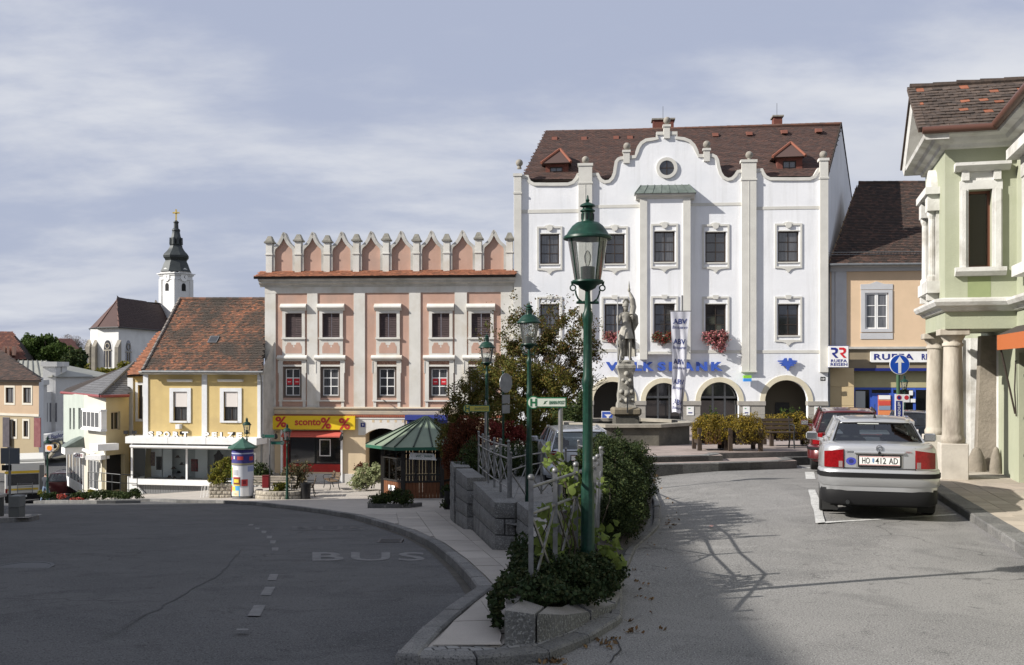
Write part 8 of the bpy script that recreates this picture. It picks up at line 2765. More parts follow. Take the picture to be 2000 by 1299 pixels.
#vegetation
def leaf_mesh(name,blobs,n,size,m,parent=None,seed=1,shell=2.4,clump=0.0,freq=3.0,aspect=.55,upright=0.0,jitter=.35,kind='stuff'):
 """Leaf-sized faces scattered through ellipsoids (cx,cy,cz,rx,ry,rz[,weight]) with gaps where a noise field is low."""
 rg=np.random.default_rng(seed)
 wts=np.array([(b[6] if len(b)>6 else 1.0)*(b[3]*b[4]*b[5])**(2/3) for b in blobs])
 wts=wts/wts.sum()
 C_=[];
 need=n
 ph=rg.uniform(0,6.28,12)
 while need>0:
  k=int(need*2.2)+50
  bi=rg.choice(len(blobs),size=k,p=wts)
  B=np.array([b[:6] for b in blobs])[bi]
  d=rg.normal(size=(k,3));d/=np.linalg.norm(d,axis=1)[:,None]
  r=rg.uniform(0,1,k)**(1/shell)
  mod=1+.22*np.sin(d[:,0]*5+ph[0]+bi)*np.sin(d[:,1]*4+ph[1])+.16*np.sin(d[:,2]*7+ph[2]+bi*2)*np.cos(d[:,0]*6+ph[3])
  p=B[:,:3]+d*r[:,None]*B[:,3:6]*mod[:,None]
  f=(np.sin(p[:,0]*freq+ph[4])*np.sin(p[:,1]*freq*1.1+ph[5])*np.sin(p[:,2]*freq*.9+ph[6])+.6*np.sin(p[:,0]*freq*2.3+ph[7])*np.sin(p[:,2]*freq*2.1+ph[8])+.5*np.sin(p[:,1]*freq*2.6+ph[9]+p[:,2]*freq))
  ok=f>clump-1.0+rg.uniform(0,.8,k)*(1 if clump>0 else 0)
  p=p[ok][:need]
  C_.append(p);need-=len(p)
 c=np.concatenate(C_)
 n=len(c)
 a=rg.normal(size=(n,3));a[:,2]+=upright;a/=np.linalg.norm(a,axis=1)[:,None]
 b=rg.normal(size=(n,3));b-=a*(a*b).sum(1)[:,None];b/=np.linalg.norm(b,axis=1)[:,None]
 s=size*rg.uniform(1-jitter,1+jitter,n)[:,None]
 nn_=np.cross(a,b)
 V=np.empty((n,4,3))
 V[:,0]=c-a*s*.5;V[:,1]=c+b*s*aspect*.5+nn_*s*.1;V[:,2]=c+a*s*.5;V[:,3]=c-b*s*aspect*.5+nn_*s*.1
 me=bpy.data.meshes.new(name)
 me.vertices.add(n*4);me.vertices.foreach_set('co',V.ravel())
 me.loops.add(n*4);me.loops.foreach_set('vertex_index',np.arange(n*4,dtype=np.int32))
 me.polygons.add(n);me.polygons.foreach_set('loop_start',np.arange(0,n*4,4,dtype=np.int32))
 try:
  me.polygons.foreach_set('loop_total',np.full(n,4,dtype=np.int32))
 except Exception:
  pass
 me.update();me.validate()
 finish(me,m)
 o=link(bpy.data.objects.new(name,me),parent)
 if kind:o['kind']=kind
 return o
def EB(px,py,d,rx,ry,rd,w=1.0,o=(0,0,0)):
 s=d/FPX
 p=P(px,py,d)
 return(p.x-o[0],p.y-o[1],p.z-o[2],rx*s,rd,ry*s,w)
L_aut=mat('leaf_autumn',(.1,.1,.05),None,rough=.7,spec=.12,transl=.3,island=[(.10,.06,.024),(.06,.075,.02),(.16,.08,.032),(.085,.10,.024),(.055,.066,.018),(.15,.11,.034)])
L_olive=mat('leaf_olive',(.1,.1,.05),None,rough=.7,spec=.12,transl=.3,island=[(.06,.08,.018),(.11,.115,.026),(.16,.14,.03),(.065,.085,.02),(.15,.09,.026),(.20,.165,.038)])
L_rust=mat('leaf_rust',(.1,.05,.03),None,rough=.7,spec=.12,transl=.25,island=[(.085,.026,.014),(.13,.036,.016),(.06,.02,.012),(.10,.042,.016)])
L_red=mat('leaf_red',(.2,.03,.03),None,rough=.7,spec=.12,transl=.25,island=[(.19,.035,.03),(.12,.022,.02),(.24,.055,.04)])
L_dark=mat('leaf_dark_green',(.03,.05,.02),None,rough=.65,spec=.12,transl=.15,island=[(.018,.034,.012),(.03,.05,.016),(.045,.062,.018),(.06,.072,.022)])
L_ivy=mat('leaf_ivy',(.03,.05,.02),None,rough=.65,spec=.12,transl=.1,island=[(.018,.032,.014),(.026,.044,.018),(.038,.055,.02),(.05,.052,.022)])
L_yew=mat('leaf_yew',(.02,.03,.01),None,rough=.65,spec=.12,transl=.1,island=[(.012,.022,.009),(.02,.034,.012),(.032,.046,.014),(.045,.056,.018),(.016,.028,.01)])
L_tree=mat('leaf_mid_green',(.05,.09,.02),None,rough=.65,spec=.12,transl=.3,island=[(.035,.065,.015),(.055,.09,.02),(.08,.115,.028),(.045,.07,.02)])
L_vari=mat('leaf_variegated',(.3,.35,.2),None,rough=.7,spec=.12,transl=.3,island=[(.30,.33,.17),(.40,.42,.24),(.16,.20,.08),(.45,.45,.28)])
L_yel=mat('leaf_yellow_green',(.2,.2,.05),None,rough=.7,spec=.12,transl=.3,island=[(.16,.17,.03),(.25,.22,.04),(.11,.13,.025),(.2,.16,.03)])
L_flow=mat('petal_yellow',(.5,.35,.03),None,rough=.7,spec=.12,transl=.2,island=[(.42,.29,.025),(.12,.105,.025),(.27,.18,.025),(.09,.085,.022),(.19,.125,.025),(.07,.068,.02)])
L_bare=mat('twig_grey',(.16,.13,.11),None,rough=.8,island=[(.15,.12,.10),(.20,.16,.13),(.11,.09,.08)])
L_vine=mat('leaf_vine',(.15,.19,.045),(.10,.14,.035),12,rough=.65,spec=.12,transl=.35,rand=.3)
m_bark=mat('bark',(.06,.045,.035),(.035,.028,.022),6,rough=.95,bump=.6)
def branches(mb,p,d,L_,r,depth,rnd,spread=.7):
 q=p+d*L_
 mid=p+d*L_*.5+Vector((rnd.uniform(-1,1),rnd.uniform(-1,1),rnd.uniform(-.4,.4)))*L_*.08
 mb.tube([p,mid,q],[r,r*.85,r*.68],6 if r>.02 else 4,caps=False)
 if depth<=0:return
 for _ in range(rnd.choice((2,3,3))):
  nd=(d+Vector((rnd.uniform(-1,1),rnd.uniform(-1,1),rnd.uniform(-.35,.75)))*spread).normalized()
  t=rnd.uniform(.55,1.0)
  branches(mb,p.lerp(q,t),nd,L_*rnd.uniform(.6,.85),r*.62,depth-1,rnd,spread)
to=Vector((.85,37.0,zU(.85,37)-.1))
tree=thing('autumn_tree','autumn tree with thin brown and green leaves between the two houses','tree',to)
rnd=random.Random(3)
mb=MB()
mb.tube([(0,0,0),(.05,.02,.8),(-.02,0,1.6)],[.16,.13,.11],8)
for a,up in((.2,.9),(1.6,1.1),(2.9,.8),(4.2,1.0),(5.3,.75),(0.9,1.5)):
 branches(mb,Vector((0,0,1.45+rnd.uniform(-.4,.2))),Vector((math.cos(a),math.sin(a)*.7,up)).normalized(),1.25,.06,4,rnd,.65)
mb.build('trunk',m_bark,tree)
d=37.0
crown=[EB(px,py,d+dd,rx,ry,rd,w,to) for px,py,dd,rx,ry,rd,w in((1075,640,0,42,42,.9,1),(1100,690,-.5,48,40,1.0,1.2),(1040,690,0,52,40,1.1,1),(995,690,.4,36,46,.9,.8),(948,655,.6,18,30,.5,.2),(965,710,.4,30,34,.7,.6),(1130,650,-.4,36,46,.8,.8),(1160,690,-.3,22,26,.5,.25),(1150,630,0,26,22,.5,.22),(1010,625,.3,30,30,.6,.4),(1120,740,-.6,48,30,.9,1),(1003,590,.3,12,30,.4,.12))]
leaf_mesh('crown',crown,14500,.088,L_aut,tree,seed=4,shell=2.0,clump=1.2,freq=3.2)
leaf_mesh('twig_leaves',[EB(1060,660,d,130,80,1.6,1,to)],2600,.085,L_aut,tree,seed=8,shell=3,clump=1.3,freq=4)
def shrub(name,label,cat,blobs,n,size,m,seed,stem=True,group=None,**k):
 o=Vector((sum(b[0] for b in blobs)/len(blobs),sum(b[1] for b in blobs)/len(blobs),min(b[2]-b[5] for b in blobs)))
 t=thing(name,label,cat,o,group=group)
 bl=[(b[0]-o.x,b[1]-o.y,b[2]-o.z,*b[3:]) for b in blobs]
 leaf_mesh('foliage',bl,n,size,m,t,seed=seed,**k)
 if stem:
  r_=random.Random(seed)
  mb=MB()
  for b in bl:
   for _ in range(3):
    p=Vector((b[0]*.6+r_.uniform(-.2,.2)*b[3],b[1]*.6,0.0))
    q=Vector((b[0]+r_.uniform(-.6,.6)*b[3],b[1]+r_.uniform(-.6,.6)*b[4],b[2]+r_.uniform(0,.6)*b[5]))
    mb.tube([p,p.lerp(q,.5)+Vector((0,0,.1)),q],[.025,.018,.008],5,caps=False)
  mb.build('stems',m_bark,t)
 return t
shrub('olive_shrub','big olive green shrub below the autumn tree','shrub',[EB(1040,770,35.5,75,60,1.3),EB(975,770,35,55,55,1.1),EB(1090,800,35,48,52,1.0),EB(1010,735,35.5,60,40,1.1),EB(1075,745,35.3,50,34,1.0),EB(1000,820,34,70,50,1.0),EB(1060,840,34,60,40,.9)],36000,.078,L_olive,11,clump=.75,freq=3.5)
shrub('yellowish_shrub','pale yellow green shrub leaning over the kiosk roof','shrub',[EB(915,790,36,45,48,.9),EB(885,830,36,32,50,.8),EB(940,740,36,34,40,.7,.6),EB(868,860,36.3,18,35,.5,.6)],15000,.072,L_olive,12,clump=.9,freq=4)
shrub('rust_shrub','rust brown shrub left of the railing','shrub',[EB(905,865,29.5,40,48,.8),EB(885,895,29.5,24,38,.6),EB(925,845,29.6,28,32,.6)],15000,.058,L_rust,13,clump=.5,freq=5)
shrub('red_shrub','small red leaved shrub behind the railing by the lantern','shrub',[EB(975,845,33,38,25,.7),EB(1010,850,33,26,18,.6)],4200,.08,L_red,14,clump=.6,freq=5)
shrub('dark_shrub','dark evergreen shrub on top of the retaining wall','shrub',[EB(925,900,26.5,32,42,.6),EB(960,915,26.8,34,45,.7),EB(1010,905,28,45,45,.8),EB(1060,890,29,40,40,.8)],18000,.055,L_dark,15,clump=.4,freq=6)
shrub('dark_shrub','dark shrub behind the silver car under the olive shrub','shrub',[EB(1110,820,33,34,36,.8),EB(1140,790,33.5,14,30,.5)],5000,.08,L_dark,16,clump=.4,freq=5)
ll=[]
for i in range(60):
 a,b=rnd.choice(list(zip(NOSE[2:-1],NOSE[3:])));t_=rnd.random()
 x,y=a[0]+(b[0]-a[0])*t_+abs(rnd.gauss(0,.16))+.05,a[1]+(b[1]-a[1])*t_
 ll.append((x,y,zU(x,y)+.02,.05,.05,.004))
litter=leaf_mesh('leaf_litter',ll,190,.045,mat('litter_brown',(.1,.06,.03),None,rough=.8,island=[(.16,.08,.03),(.08,.05,.025),(.22,.13,.05),(.06,.045,.03)]),None,seed=19,shell=3,upright=0)
tag(litter,'scattered brown dead leaves along the island kerb','leaves')
def zb_(x,y):return zU(x,y)
shrub('dark_green_bush','bushy dark green yew bush at the edge of the right road','bush',[(1.50,14.2,.46,.38,.75,.52),(1.66,15.4,.60,.42,.8,.62),(1.50,15.2,.82,.36,.8,.42),(1.85,16.4,.52,.46,.8,.56),(1.36,13.6,.26,.34,.6,.32),(1.95,17.2,.38,.44,.7,.46),(1.38,16.0,.90,.28,.6,.32),(1.75,15.6,.94,.22,.5,.2)],75000,.034,L_yew,21,clump=.6,freq=7,shell=2.6)
shrub('upright_shrub','loose upright shrub behind the clipped bush','shrub',[(1.25,17.2,.40,.36,.5,.5),(.95,17.6,.30,.3,.5,.4),(1.6,17.4,.6,.22,.5,.5,.4)],5500,.06,L_dark,22,clump=.8,freq=6)
ivy=thing('ivy_mound','dark ivy mound spilling over the granite edge of the bed','ivy',(.4,9.6,.25))
leaf_mesh('foliage',[(b[0]-.4,b[1]-9.6,b[2]-.25,*b[3:]) for b in((.24,8.72,.36,.26,.30,.11),(.55,9.2,.28,.28,.42,.14),(.38,9.5,.36,.40,.6,.18),(.14,9.1,.36,.24,.55,.12),(.80,9.85,.20,.24,.5,.15),(.30,10.4,.32,.35,.7,.2),(.95,10.6,.18,.25,.5,.14),(.0,8.8,.35,.10,.28,.07),(.62,9.9,.3,.35,.6,.2))],27000,.036,L_ivy,ivy,seed=31,shell=3.2,clump=.2,freq=7,aspect=.8,upright=.2)
tr=MB()
rnd=random.Random(9)
strands=[]
for k in range(9):
 x0,y0=-.02+.03*rnd.random(),8.35+.10*k
 pts=[Vector((x0+.1,y0,.40)),Vector((x0-.06-.05*rnd.random(),y0-.03,.41)),Vector((x0-.12-.05*rnd.random(),y0-.05,.27+.05*rnd.random())),Vector((x0-.11-.07*rnd.random(),y0-.06,.12+.15*rnd.random()))]
 strands.append(pts);tr.tube([p-Vector((.4,9.6,.25)) for p in pts],.005,4)
tr.build('stems',m_bark,ivy)
leaf_mesh('trailing_leaves',[(p.x-.4,p.y-9.6,p.z-.25,.05,.05,.06) for s_ in strands for a,b in zip(s_[:-1],s_[1:]) for p in(a,a.lerp(b,.5),b)],1500,.042,L_ivy,ivy,seed=33,shell=1.5,aspect=.8)
vine=thing('climbing_vine','climbing vine with large yellow green leaves on the near railing','vine',(.5,10.0,.2))
vo=Vector((.5,10.0,.2))
vst=MB()
vl=[]
for k in range(8):
 x=.25+.09*k;y=9.3+.19*k
 pts=[Vector((x,y,.15))]
 for j in range(5):
  pts.append(pts[-1]+Vector((rnd.uniform(-.08,.08),rnd.uniform(-.1,.12),rnd.uniform(.12,.24))))
 vst.tube([p-vo for p in pts],[.009,.008,.007,.006,.005,.004],5)
vst.tube([Vector((.62,10.05,.9))-vo,Vector((.52,10.1,1.12))-vo,Vector((.42,10.2,1.30))-vo,Vector((.36,10.3,1.38))-vo],[.008,.007,.006,.004],5)
vst.build('stems',m_bark,vine)
def vleaf(seed):
 r=random.Random(seed)
 q=MB()
 pts=[(0,0),(.30,-.12),(.48,.12),(.46,.40),(.30,.62),(.10,.86),(0,1.0),(-.10,.86),(-.30,.62),(-.46,.40),(-.48,.12),(-.30,-.12)]
 c=(0,.38,.10)
 vs=[c]+[(x*(1+r.uniform(-.08,.08)),y,-.14*abs(x)+r.uniform(-.04,.04)) for x,y in pts]
 q.add(vs,[(0,i+1,(i+1)%12+1) for i in range(12)])
 me=q.mesh('leaf');finish(me,L_vine,70)
 return me
vms=[vleaf(i) for i in range(4)]
def add_leaves(n,fn,smin,smax):
 for _ in range(n):
  p=fn()
  s=rnd.uniform(smin,smax)
  piece('leaf',rnd.choice(vms),p-vo,vine,(rnd.uniform(-.3,1.9),rnd.uniform(-.7,.7),rnd.uniform(-1.2,1.2)),(s,s,s))
add_leaves(150,lambda:Vector((.22+.62*(t:=rnd.random()),9.25+1.5*t+rnd.uniform(-.2,.2),rnd.uniform(.35,.98)+.1*t)),.065,.115)
add_leaves(42,lambda:Vector((rnd.uniform(.86,1.10),rnd.uniform(9.9,10.6),rnd.uniform(.25,.66))),.06,.10)
add_leaves(95,lambda:Vector((.34+.36*(t:=rnd.random())+rnd.uniform(-.04,.04),10.25+rnd.uniform(-.2,.2),1.36-.34*t+rnd.uniform(-.11,.12))),.05,.085)
add_leaves(18,lambda:Vector((rnd.uniform(.8,.98),rnd.uniform(10.0,10.4),rnd.uniform(1.0,1.15))),.04,.06)
for i,(base,hw_,hd) in enumerate(PLANTERS):
 b=[(-hw_*.6,-.05,.64,hw_*.8,hd*1.3,.28),(hw_*.5,0,.68,hw_*.85,hd*1.3,.32),(0,.1,.76,hw_*.8,hd,.22),(-hw_*1.1,-.2,.52,hw_*.35,hd*.8,.26),(hw_*1.1,-.25,.50,hw_*.32,hd*.7,.28),(0,-hd*1.1,.48,hw_*1.1,.2,.28,.8)]
 leaf_mesh('flowers',b,11000,.042,L_flow,base,seed=41+i,clump=.45,freq=8,shell=3)
 if i!=1:
  leaf_mesh('green_sprigs',[(hw_*.3,.1,.98,hw_*.4,.2,.22),(-hw_*.1,.1,.92,hw_*.3,.2,.2)],260,.07,L_tree,base,seed=51+i,clump=1.0,freq=9)
c=P(1582,848,31)
shrub('potted_flowers','pot of orange yellow flowers beside the red car','plant',[(c.x,31,c.z-.25,.28,.28,.24),(c.x-.1,31,c.z-.75,.2,.2,.4)],1600,.05,L_flow,47,stem=True)
L_ger_r=mat('petal_red',(.4,.03,.03),None,rough=.6,island=[(.42,.02,.025),(.03,.055,.015),(.30,.015,.02),(.04,.07,.02),(.05,.08,.025)])
L_ger_p=mat('petal_pink',(.5,.15,.2),None,rough=.6,island=[(.55,.16,.19),(.04,.07,.02),(.42,.08,.11),(.60,.25,.26),(.035,.06,.018),(.5,.12,.14)])
bm_=bank.matrix_basis.copy()
for i,(px0,px1,py,drop,v,m,lab) in enumerate(((1180,1222,655,.35,0.0,L_ger_p,'window box with red and pink geraniums behind the statue'),(1273,1318,656,.30,OV,L_ger_r,'window box with small red geraniums behind the banner'),(1372,1421,655,.75,0.0,L_ger_p,'window box with a big hanging cushion of pink geraniums'))):
 u0,u1=F.u(px0,v),F.u(px1,v);zz=F.z((px0+px1)/2,py,v)
 o=thing('flower_box',lab,'flower box',(0,0,0),0,'window boxes of the bank')
 wp=Matrix.Translation(F.o)@Matrix.Rotation(F.A,4,'Z')@Vector(((u0+u1)/2,v-.18,zz-.12))
 o.location=wp;o.rotation_euler=(0,0,F.A)
 w=(u1-u0)/2
 MB().cbox(-w,w,-.10,.10,-.1,.1,.01).build('box',m_brown,o)
 bl=[(-w*.5,-.06,.16,w*.6,.2,.2),(w*.5,-.06,.18,w*.6,.2,.2),(0,-.12,-.05,w*1.05,.22,.22+drop*.25)]
 if drop>.5:bl+=[(w*.2,-.14,-.3,w*.75,.24,.36),(w*.45,-.14,-.55,w*.35,.18,.3)]
 leaf_mesh('flowers',bl,2600 if drop>.5 else 1500,.085,m,o,seed=61+i,clump=.5,freq=9)
def at(px,py,d):return P(px,py,d)
shrub('yellow_green_shrub','yellow green shrub growing from the square stone planter','shrub',[EB(432,925,46.9,24,24,.5),EB(442,910,47,16,18,.4),EB(420,938,46.8,14,14,.35)],2600,.11,L_yel,71,clump=.7,freq=5)
shrub('dark_round_shrub','dark green shrub right of the advertising column','shrub',[EB(508,922,50,22,20,.6),EB(520,930,50,14,16,.5)],2200,.10,L_dark,72,clump=.5,freq=5)
shrub('brown_grass_shrub','brownish bushy shrub behind the shop lantern','shrub',[EB(572,925,49,26,20,.6),EB(590,915,49,22,16,.5,.5),EB(575,940,48.8,24,16,.5)],2600,.10,mat('leaf_brownish',(.1,.1,.05),None,rough=.7,transl=.2,island=[(.05,.06,.02),(.13,.09,.04),(.04,.05,.018),(.16,.11,.05)]),73,clump=.6,freq=5)
shrub('yellow_flowering_plant','low plant with yellow leaves in the rounded stone planter','plant',[EB(547,950,46.2,15,9,.4),EB(540,962,46.0,12,8,.35)],1100,.09,L_yel,74,clump=.5,freq=6)
shrub('variegated_shrub','pale variegated shrub in front of the passage','shrub',[EB(715,930,50.5,26,22,.7),EB(735,925,50.6,18,20,.6),EB(700,943,50.3,20,12,.6)],3600,.11,L_vari,75,clump=.6,freq=5)
shrub('reddish_twig_shrub','thin reddish twigs behind the variegated shrub','shrub',[EB(705,912,51.3,18,12,.4),EB(738,918,51.4,12,10,.4)],450,.10,L_rust,76,clump=1.0,freq=5)
t=shrub('dark_planter_shrub','dark low shrub in the kerbed bed before the kiosk','shrub',[EB(745,975,36,26,12,.5),EB(775,968,36.2,26,14,.5),EB(790,975,36,16,12,.5)],5200,.07,L_dark,77,clump=.4,freq=6)
kb=setting('kiosk_bed_kerb')
a,b=P(718,992,35.6),P(800,990,35.8)
kerb(kb,[(a.x,a.y),(b.x,b.y)],1,.16,zLp,-.05,.14,.6,m_kerb);kerb(kb,[(a.x,a.y),(a.x-.1,a.y+1.4)],-1,.16,zLp,-.05,.14,.6,m_kerb);kerb(kb,[(b.x,b.y),(b.x+.3,b.y+1.6)],1,.16,zLp,-.05,.14,.6,m_kerb)
shrub('pot_plant','leafy plant in the tall black pot','plant',[EB(873,957,34.5,10,12,.2),EB(868,985,34.4,8,8,.2)],500,.08,L_dark,78,clump=.5,freq=6)
fb=thing('corner_flower_bed','low corner flower bed with red flowers and dark hedge plants','flower bed',(-19.5,49,zLp(-19.5,49)))
fo_=Vector(fb.location)
def EF(*a):return EB(*a,o=fo_)
leaf_mesh('hedge_plants',[EF(200,966,48.4,34,9,.5,1),EF(245,968,48.0,30,8,.5,1),EF(160,968,48.6,22,7,.4,1),EF(262,962,48.4,14,8,.4,1),EF(100,968,50,20,6,.4,1)],6500,.085,L_dark,fb,seed=81,clump=.3,freq=5)
leaf_mesh('red_flowers',[EF(117,970,48.8,11,5,.35,1),EF(150,975,48.2,16,3,.3,.6)],900,.07,mat('petal_scarlet',(.4,.03,.03),None,rough=.6,island=[(.45,.02,.02),(.35,.03,.02),(.05,.06,.02),(.5,.05,.03)]),fb,seed=82,clump=.2)
leaf_mesh('silver_plants',[EF(225,979,47.2,40,3.5,.35,1)],1100,.08,mat('leaf_silver',(.2,.22,.2),None,rough=.7,island=[(.16,.19,.16),(.24,.26,.23),(.12,.15,.12)]),fb,seed=83,clump=.2)
leaf_mesh('yellow_plants',[EF(168,960,48.9,16,4,.3,1),EF(82,962,52,7,6,.3,1)],700,.08,L_yel,fb,seed=84,clump=.2)
rs_=setting('corner_bed_kerb')
kerb(rs_,[Lpt(65,976),Lpt(120,981),Lpt(200,983.5),Lpt(275,982)],1,.2,zL,-.1,.14,.9,m_kerb)
def bg_tree(name,label,blobs,n,size,m,seed,base,group=None,**k):
 o=Vector(base)
 t=thing(name,label,'tree',o,group=group)
 leaf_mesh('crown',[(b[0]-o.x,b[1]-o.y,b[2]-o.z,*b[3:]) for b in blobs],n,size,m,t,seed=seed,**k)
 top=max(b[2] for b in blobs)-o.z
 mb=MB().tube([(0,0,-2),(.1,0,top*.5),(0,0,top*.8)],[.35,.28,.12],7)
 r_=random.Random(seed)
 for b in blobs:
  mb.tube([(0,0,top*.35),((b[0]-o.x)*.6,(b[1]-o.y)*.6,(b[2]-o.z)*.8),(b[0]-o.x,b[1]-o.y,b[2]-o.z)],[.15,.1,.05],5)
 mb.build('trunk',m_bark,t)
 return t
bg_tree('broad_green_tree','broad green leafy tree behind the far left roofs',[EB(72,690,135,28,32,3,1),EB(95,680,136,26,26,2.5,1),EB(110,705,134,30,34,3,1),EB(55,672,137,16,18,2,.6),EB(88,664,136,14,14,1.5,.6),EB(125,720,134,24,30,3,.8)],14000,.42,L_tree,91,(-61,135,-6),clump=.7,freq=1.0)
bg_tree('dark_garden_tree','darker trees and bushes below the church choir',[EB(140,725,125,26,34,3,1),EB(160,740,124,22,26,2.5,1),EB(150,700,128,18,20,2,.7),EB(175,745,122,18,18,2,.7)],9000,.40,L_dark,92,(-53,125,-6),clump=.6,freq=1.0)
bg_tree('bare_tree','leafless grey tree on the skyline left of the church',[EB(135,668,190,20,14,3,1),EB(153,672,190,16,13,2.5,.8)],2600,.38,L_bare,93,(-81,190,-4),clump=1.0,freq=1.2,aspect=.12)
bg_tree('ochre_garden_shrub','yellowish shrub growing along the foot of the church choir',[EB(215,728,118,30,9,2,1),EB(185,742,117,20,12,2,1),EB(245,712,119,12,8,1.5,.5),EB(172,735,117,8,24,1.2,.5)],3600,.32,L_yel,94,(-46,118,-6),clump=.7,freq=1.4)
#vehicles
def lerp_tab(tab,x):
 if x<=tab[0][0]:return tab[0][1]
 for(a,va),(b,vb) in zip(tab[:-1],tab[1:]):
  if x<=b:
   return va+(vb-va)*(x-a)/(b-a)
 return tab[-1][1]
def paint(name,c,metal=.55,rough=.32):
 return mat(name,c,rough=rough,metal=metal,spec=.5,coat=.8)
m_carglass=glass_mat('car_glass',(.55,.62,.60),gloss=.10)
m_cardark=mat('car_plastic_dark',(.011,.011,.012),rough=.65,spec=.2)
m_under=mat('car_underbody',(.008,.008,.008),rough=.9)
m_seat=mat('car_seat',(.03,.03,.033),rough=.9)
m_tail=mat('tail_lamp_red',(.22,.004,.007),(.15,.002,.004),30,rough=.25,spec=.4,coat=.15)
m_tailw=mat('tail_lamp_clear',(.22,.17,.165),rough=.3,coat=.5)
m_chrome=mat('chrome',(.65,.65,.65),rough=.12,metal=1.0)
m_hub=mat('wheel_alloy',(.38,.38,.39),rough=.35,metal=.8)
def build_car(name,label,loc,heading,S_,group=None):
 """Local frame: tail at y=0, front at +y, z up. S_ holds the measured tables of one model."""
 t=thing(name,label,'car',loc,heading,group)
 pm=S_['paint']
 Wt,Zt=S_['plan'],S_['top']
 Lg=S_['L'];R_=S_.get('wr',.31)
 wheels=S_['wheels']
 ys=sorted(set([p[0] for p in Wt]+[p[0] for p in Zt]+[wy+R_*1.22*k for wy in wheels for k in(-1,-.94,-.75,-.45,0,.45,.75,.94,1)]))
 ys=[y for y in ys if 0<=y<=Lg]
 sill=S_.get('sill',.24)
 mb=MB();rings=[]
 for y in ys:
  w=lerp_tab(Wt,y);zt=lerp_tab(Zt,y);zb=lerp_tab(S_['bot'],y) if 'bot' in S_ else sill
  for wy in wheels:
   q=(R_*1.2)**2-(y-wy)**2
   if q>0:zb=max(zb,R_+math.sqrt(q))
  zb=min(zb,zt-.2)
  h=zt-zb
  half=[(w*.80,zb),(w*.975,zb+.02),(w,zb+h*.30),(w*1.0,zb+h*.55),(w*.985,zt-h*.22),(w*.955,zt-.07),(w*.92,zt-.022),(w*.84,zt)]
  ring=[(x,y,z) for x,z in half]+[(0,y,zt+.012)]+[(-x,y,z) for x,z in reversed(half)]
  rings.append(ring)
 n=len(rings[0])
 for r in rings:mb.v+=r
 for a in range(len(rings)-1):
  for k in range(n-1):
   q=a*n+k
   mb.f.append((q,q+1,q+n+1,q+n));mb.mi.append(0)
 mb.f.append(tuple(reversed(range(n))));mb.mi.append(0)
 mb.f.append(tuple((len(rings)-1)*n+k for k in range(n)));mb.mi.append(0)
 body=mb.build('body',pm,t,smooth=62,recalc=True)
 MB().box(-S_['W']*.40,S_['W']*.40,.25,Lg-.25,.18,.52).build('underbody',m_under,t)
 G=S_['glass']
 rb,rt,ft,fb=G
 roof=MB();m_=7;k_=9
 for j in range(m_+1):
  tt=j/m_
  y=rt[0]+(ft[0]-rt[0])*tt
  z=rt[1]+(ft[1]-rt[1])*tt+S_['crown']*math.sin(PI*tt)**.8
  hw=rt[2]+(ft[2]-rt[2])*tt+.015*math.sin(PI*tt)
  for i in range(k_+1):
   s=-1+2*i/k_
   roof.v.append((hw*s*(1+.0),y+(-.05 if j==0 else 0)*(1-s*s),z+.035*(1-abs(s)**2.6)))
 for j in range(m_):
  for i in range(k_):
   q=j*(k_+1)+i
   roof.f.append((q,q+1,q+k_+2,q+k_+1));roof.mi.append(0)
 rf_=roof.build('roof',pm,t,smooth=60)
 so=rf_.modifiers.new('thick','SOLIDIFY');so.thickness=.03;so.offset=-1
 B=lambda g,sx,k=1.0:Vector((sx*g[2]*k,g[0],g[1]))
 pil=MB()
 for sx in(-1,1):
  cp=S_['cpillar']
  a0,a1=B(rb,sx),B(rt,sx)
  b0=Vector((sx*rb[2]*1.02,cp[0],rb[1]-.01));b1=Vector((sx*rt[2]*1.0,cp[1],rt[1]+.01))
  i0,i1=B(rb,sx,.92),B(rt,sx,.94)
  th=Vector((-sx*.05,0,0))
  pil.hexa([a0,b0,b0+th,i0,a1,b1,b1+th,i1])
  for yb,yt_,w in S_['posts']:
   p=Vector((sx*rb[2]*1.01,yb,rb[1]-.02));q=Vector((sx*rt[2]*1.0,yt_,rt[1]+.015))
   pil.bar(p,q,.045,w)
  p=B(fb,sx);q=B(ft,sx)
  pil.bar(p,q,.06,.07)
  pil.bar(Vector((sx*rt[2],rt[0],rt[1]+.01)),Vector((sx*ft[2],ft[0],ft[1]+.01)),.045,.05)
 pil.split('pillar',pm,t,tol=-.0005)
 def pane(nm,q):
  return MB().add(q,[(0,1,2,3)]).build(nm,m_carglass,t)
 rg=[B(rb,-1,.93),B(rb,1,.93),B(rt,1,.96),B(rt,-1,.96)]
 n_=(rg[1]-rg[0]).cross(rg[3]-rg[0]).normalized()
 gm_=MB()
 for j in range(2):
  for i in range(9):
   s=i/8
   p=(rg[0].lerp(rg[1],s)).lerp(rg[3].lerp(rg[2],s),j)-n_*0+Vector((0,-.07*(1-(2*s-1)**2),0))+Vector((0,.01,0))
   gm_.v.append(tuple(p))
 for i in range(8):
  gm_.f.append((i,i+1,10+i,9+i));gm_.mi.append(0)
 gm_.build('rear_window',m_carglass,t,smooth=80)
 seal=MB()
 for i in range(8):
  seal.bar(Vector(gm_.v[i]),Vector(gm_.v[i+1]),.02,.02).bar(Vector(gm_.v[9+i]),Vector(gm_.v[10+i]),.02,.02)
 seal.bar(Vector(gm_.v[0]),Vector(gm_.v[9]),.02,.02).bar(Vector(gm_.v[8]),Vector(gm_.v[17]),.02,.02)
 seal.build('window_seal',m_cardark,t)
 pane('windscreen',[B(fb,1,.95),B(fb,-1,.95),B(ft,-1,.96),B(ft,1,.96)])
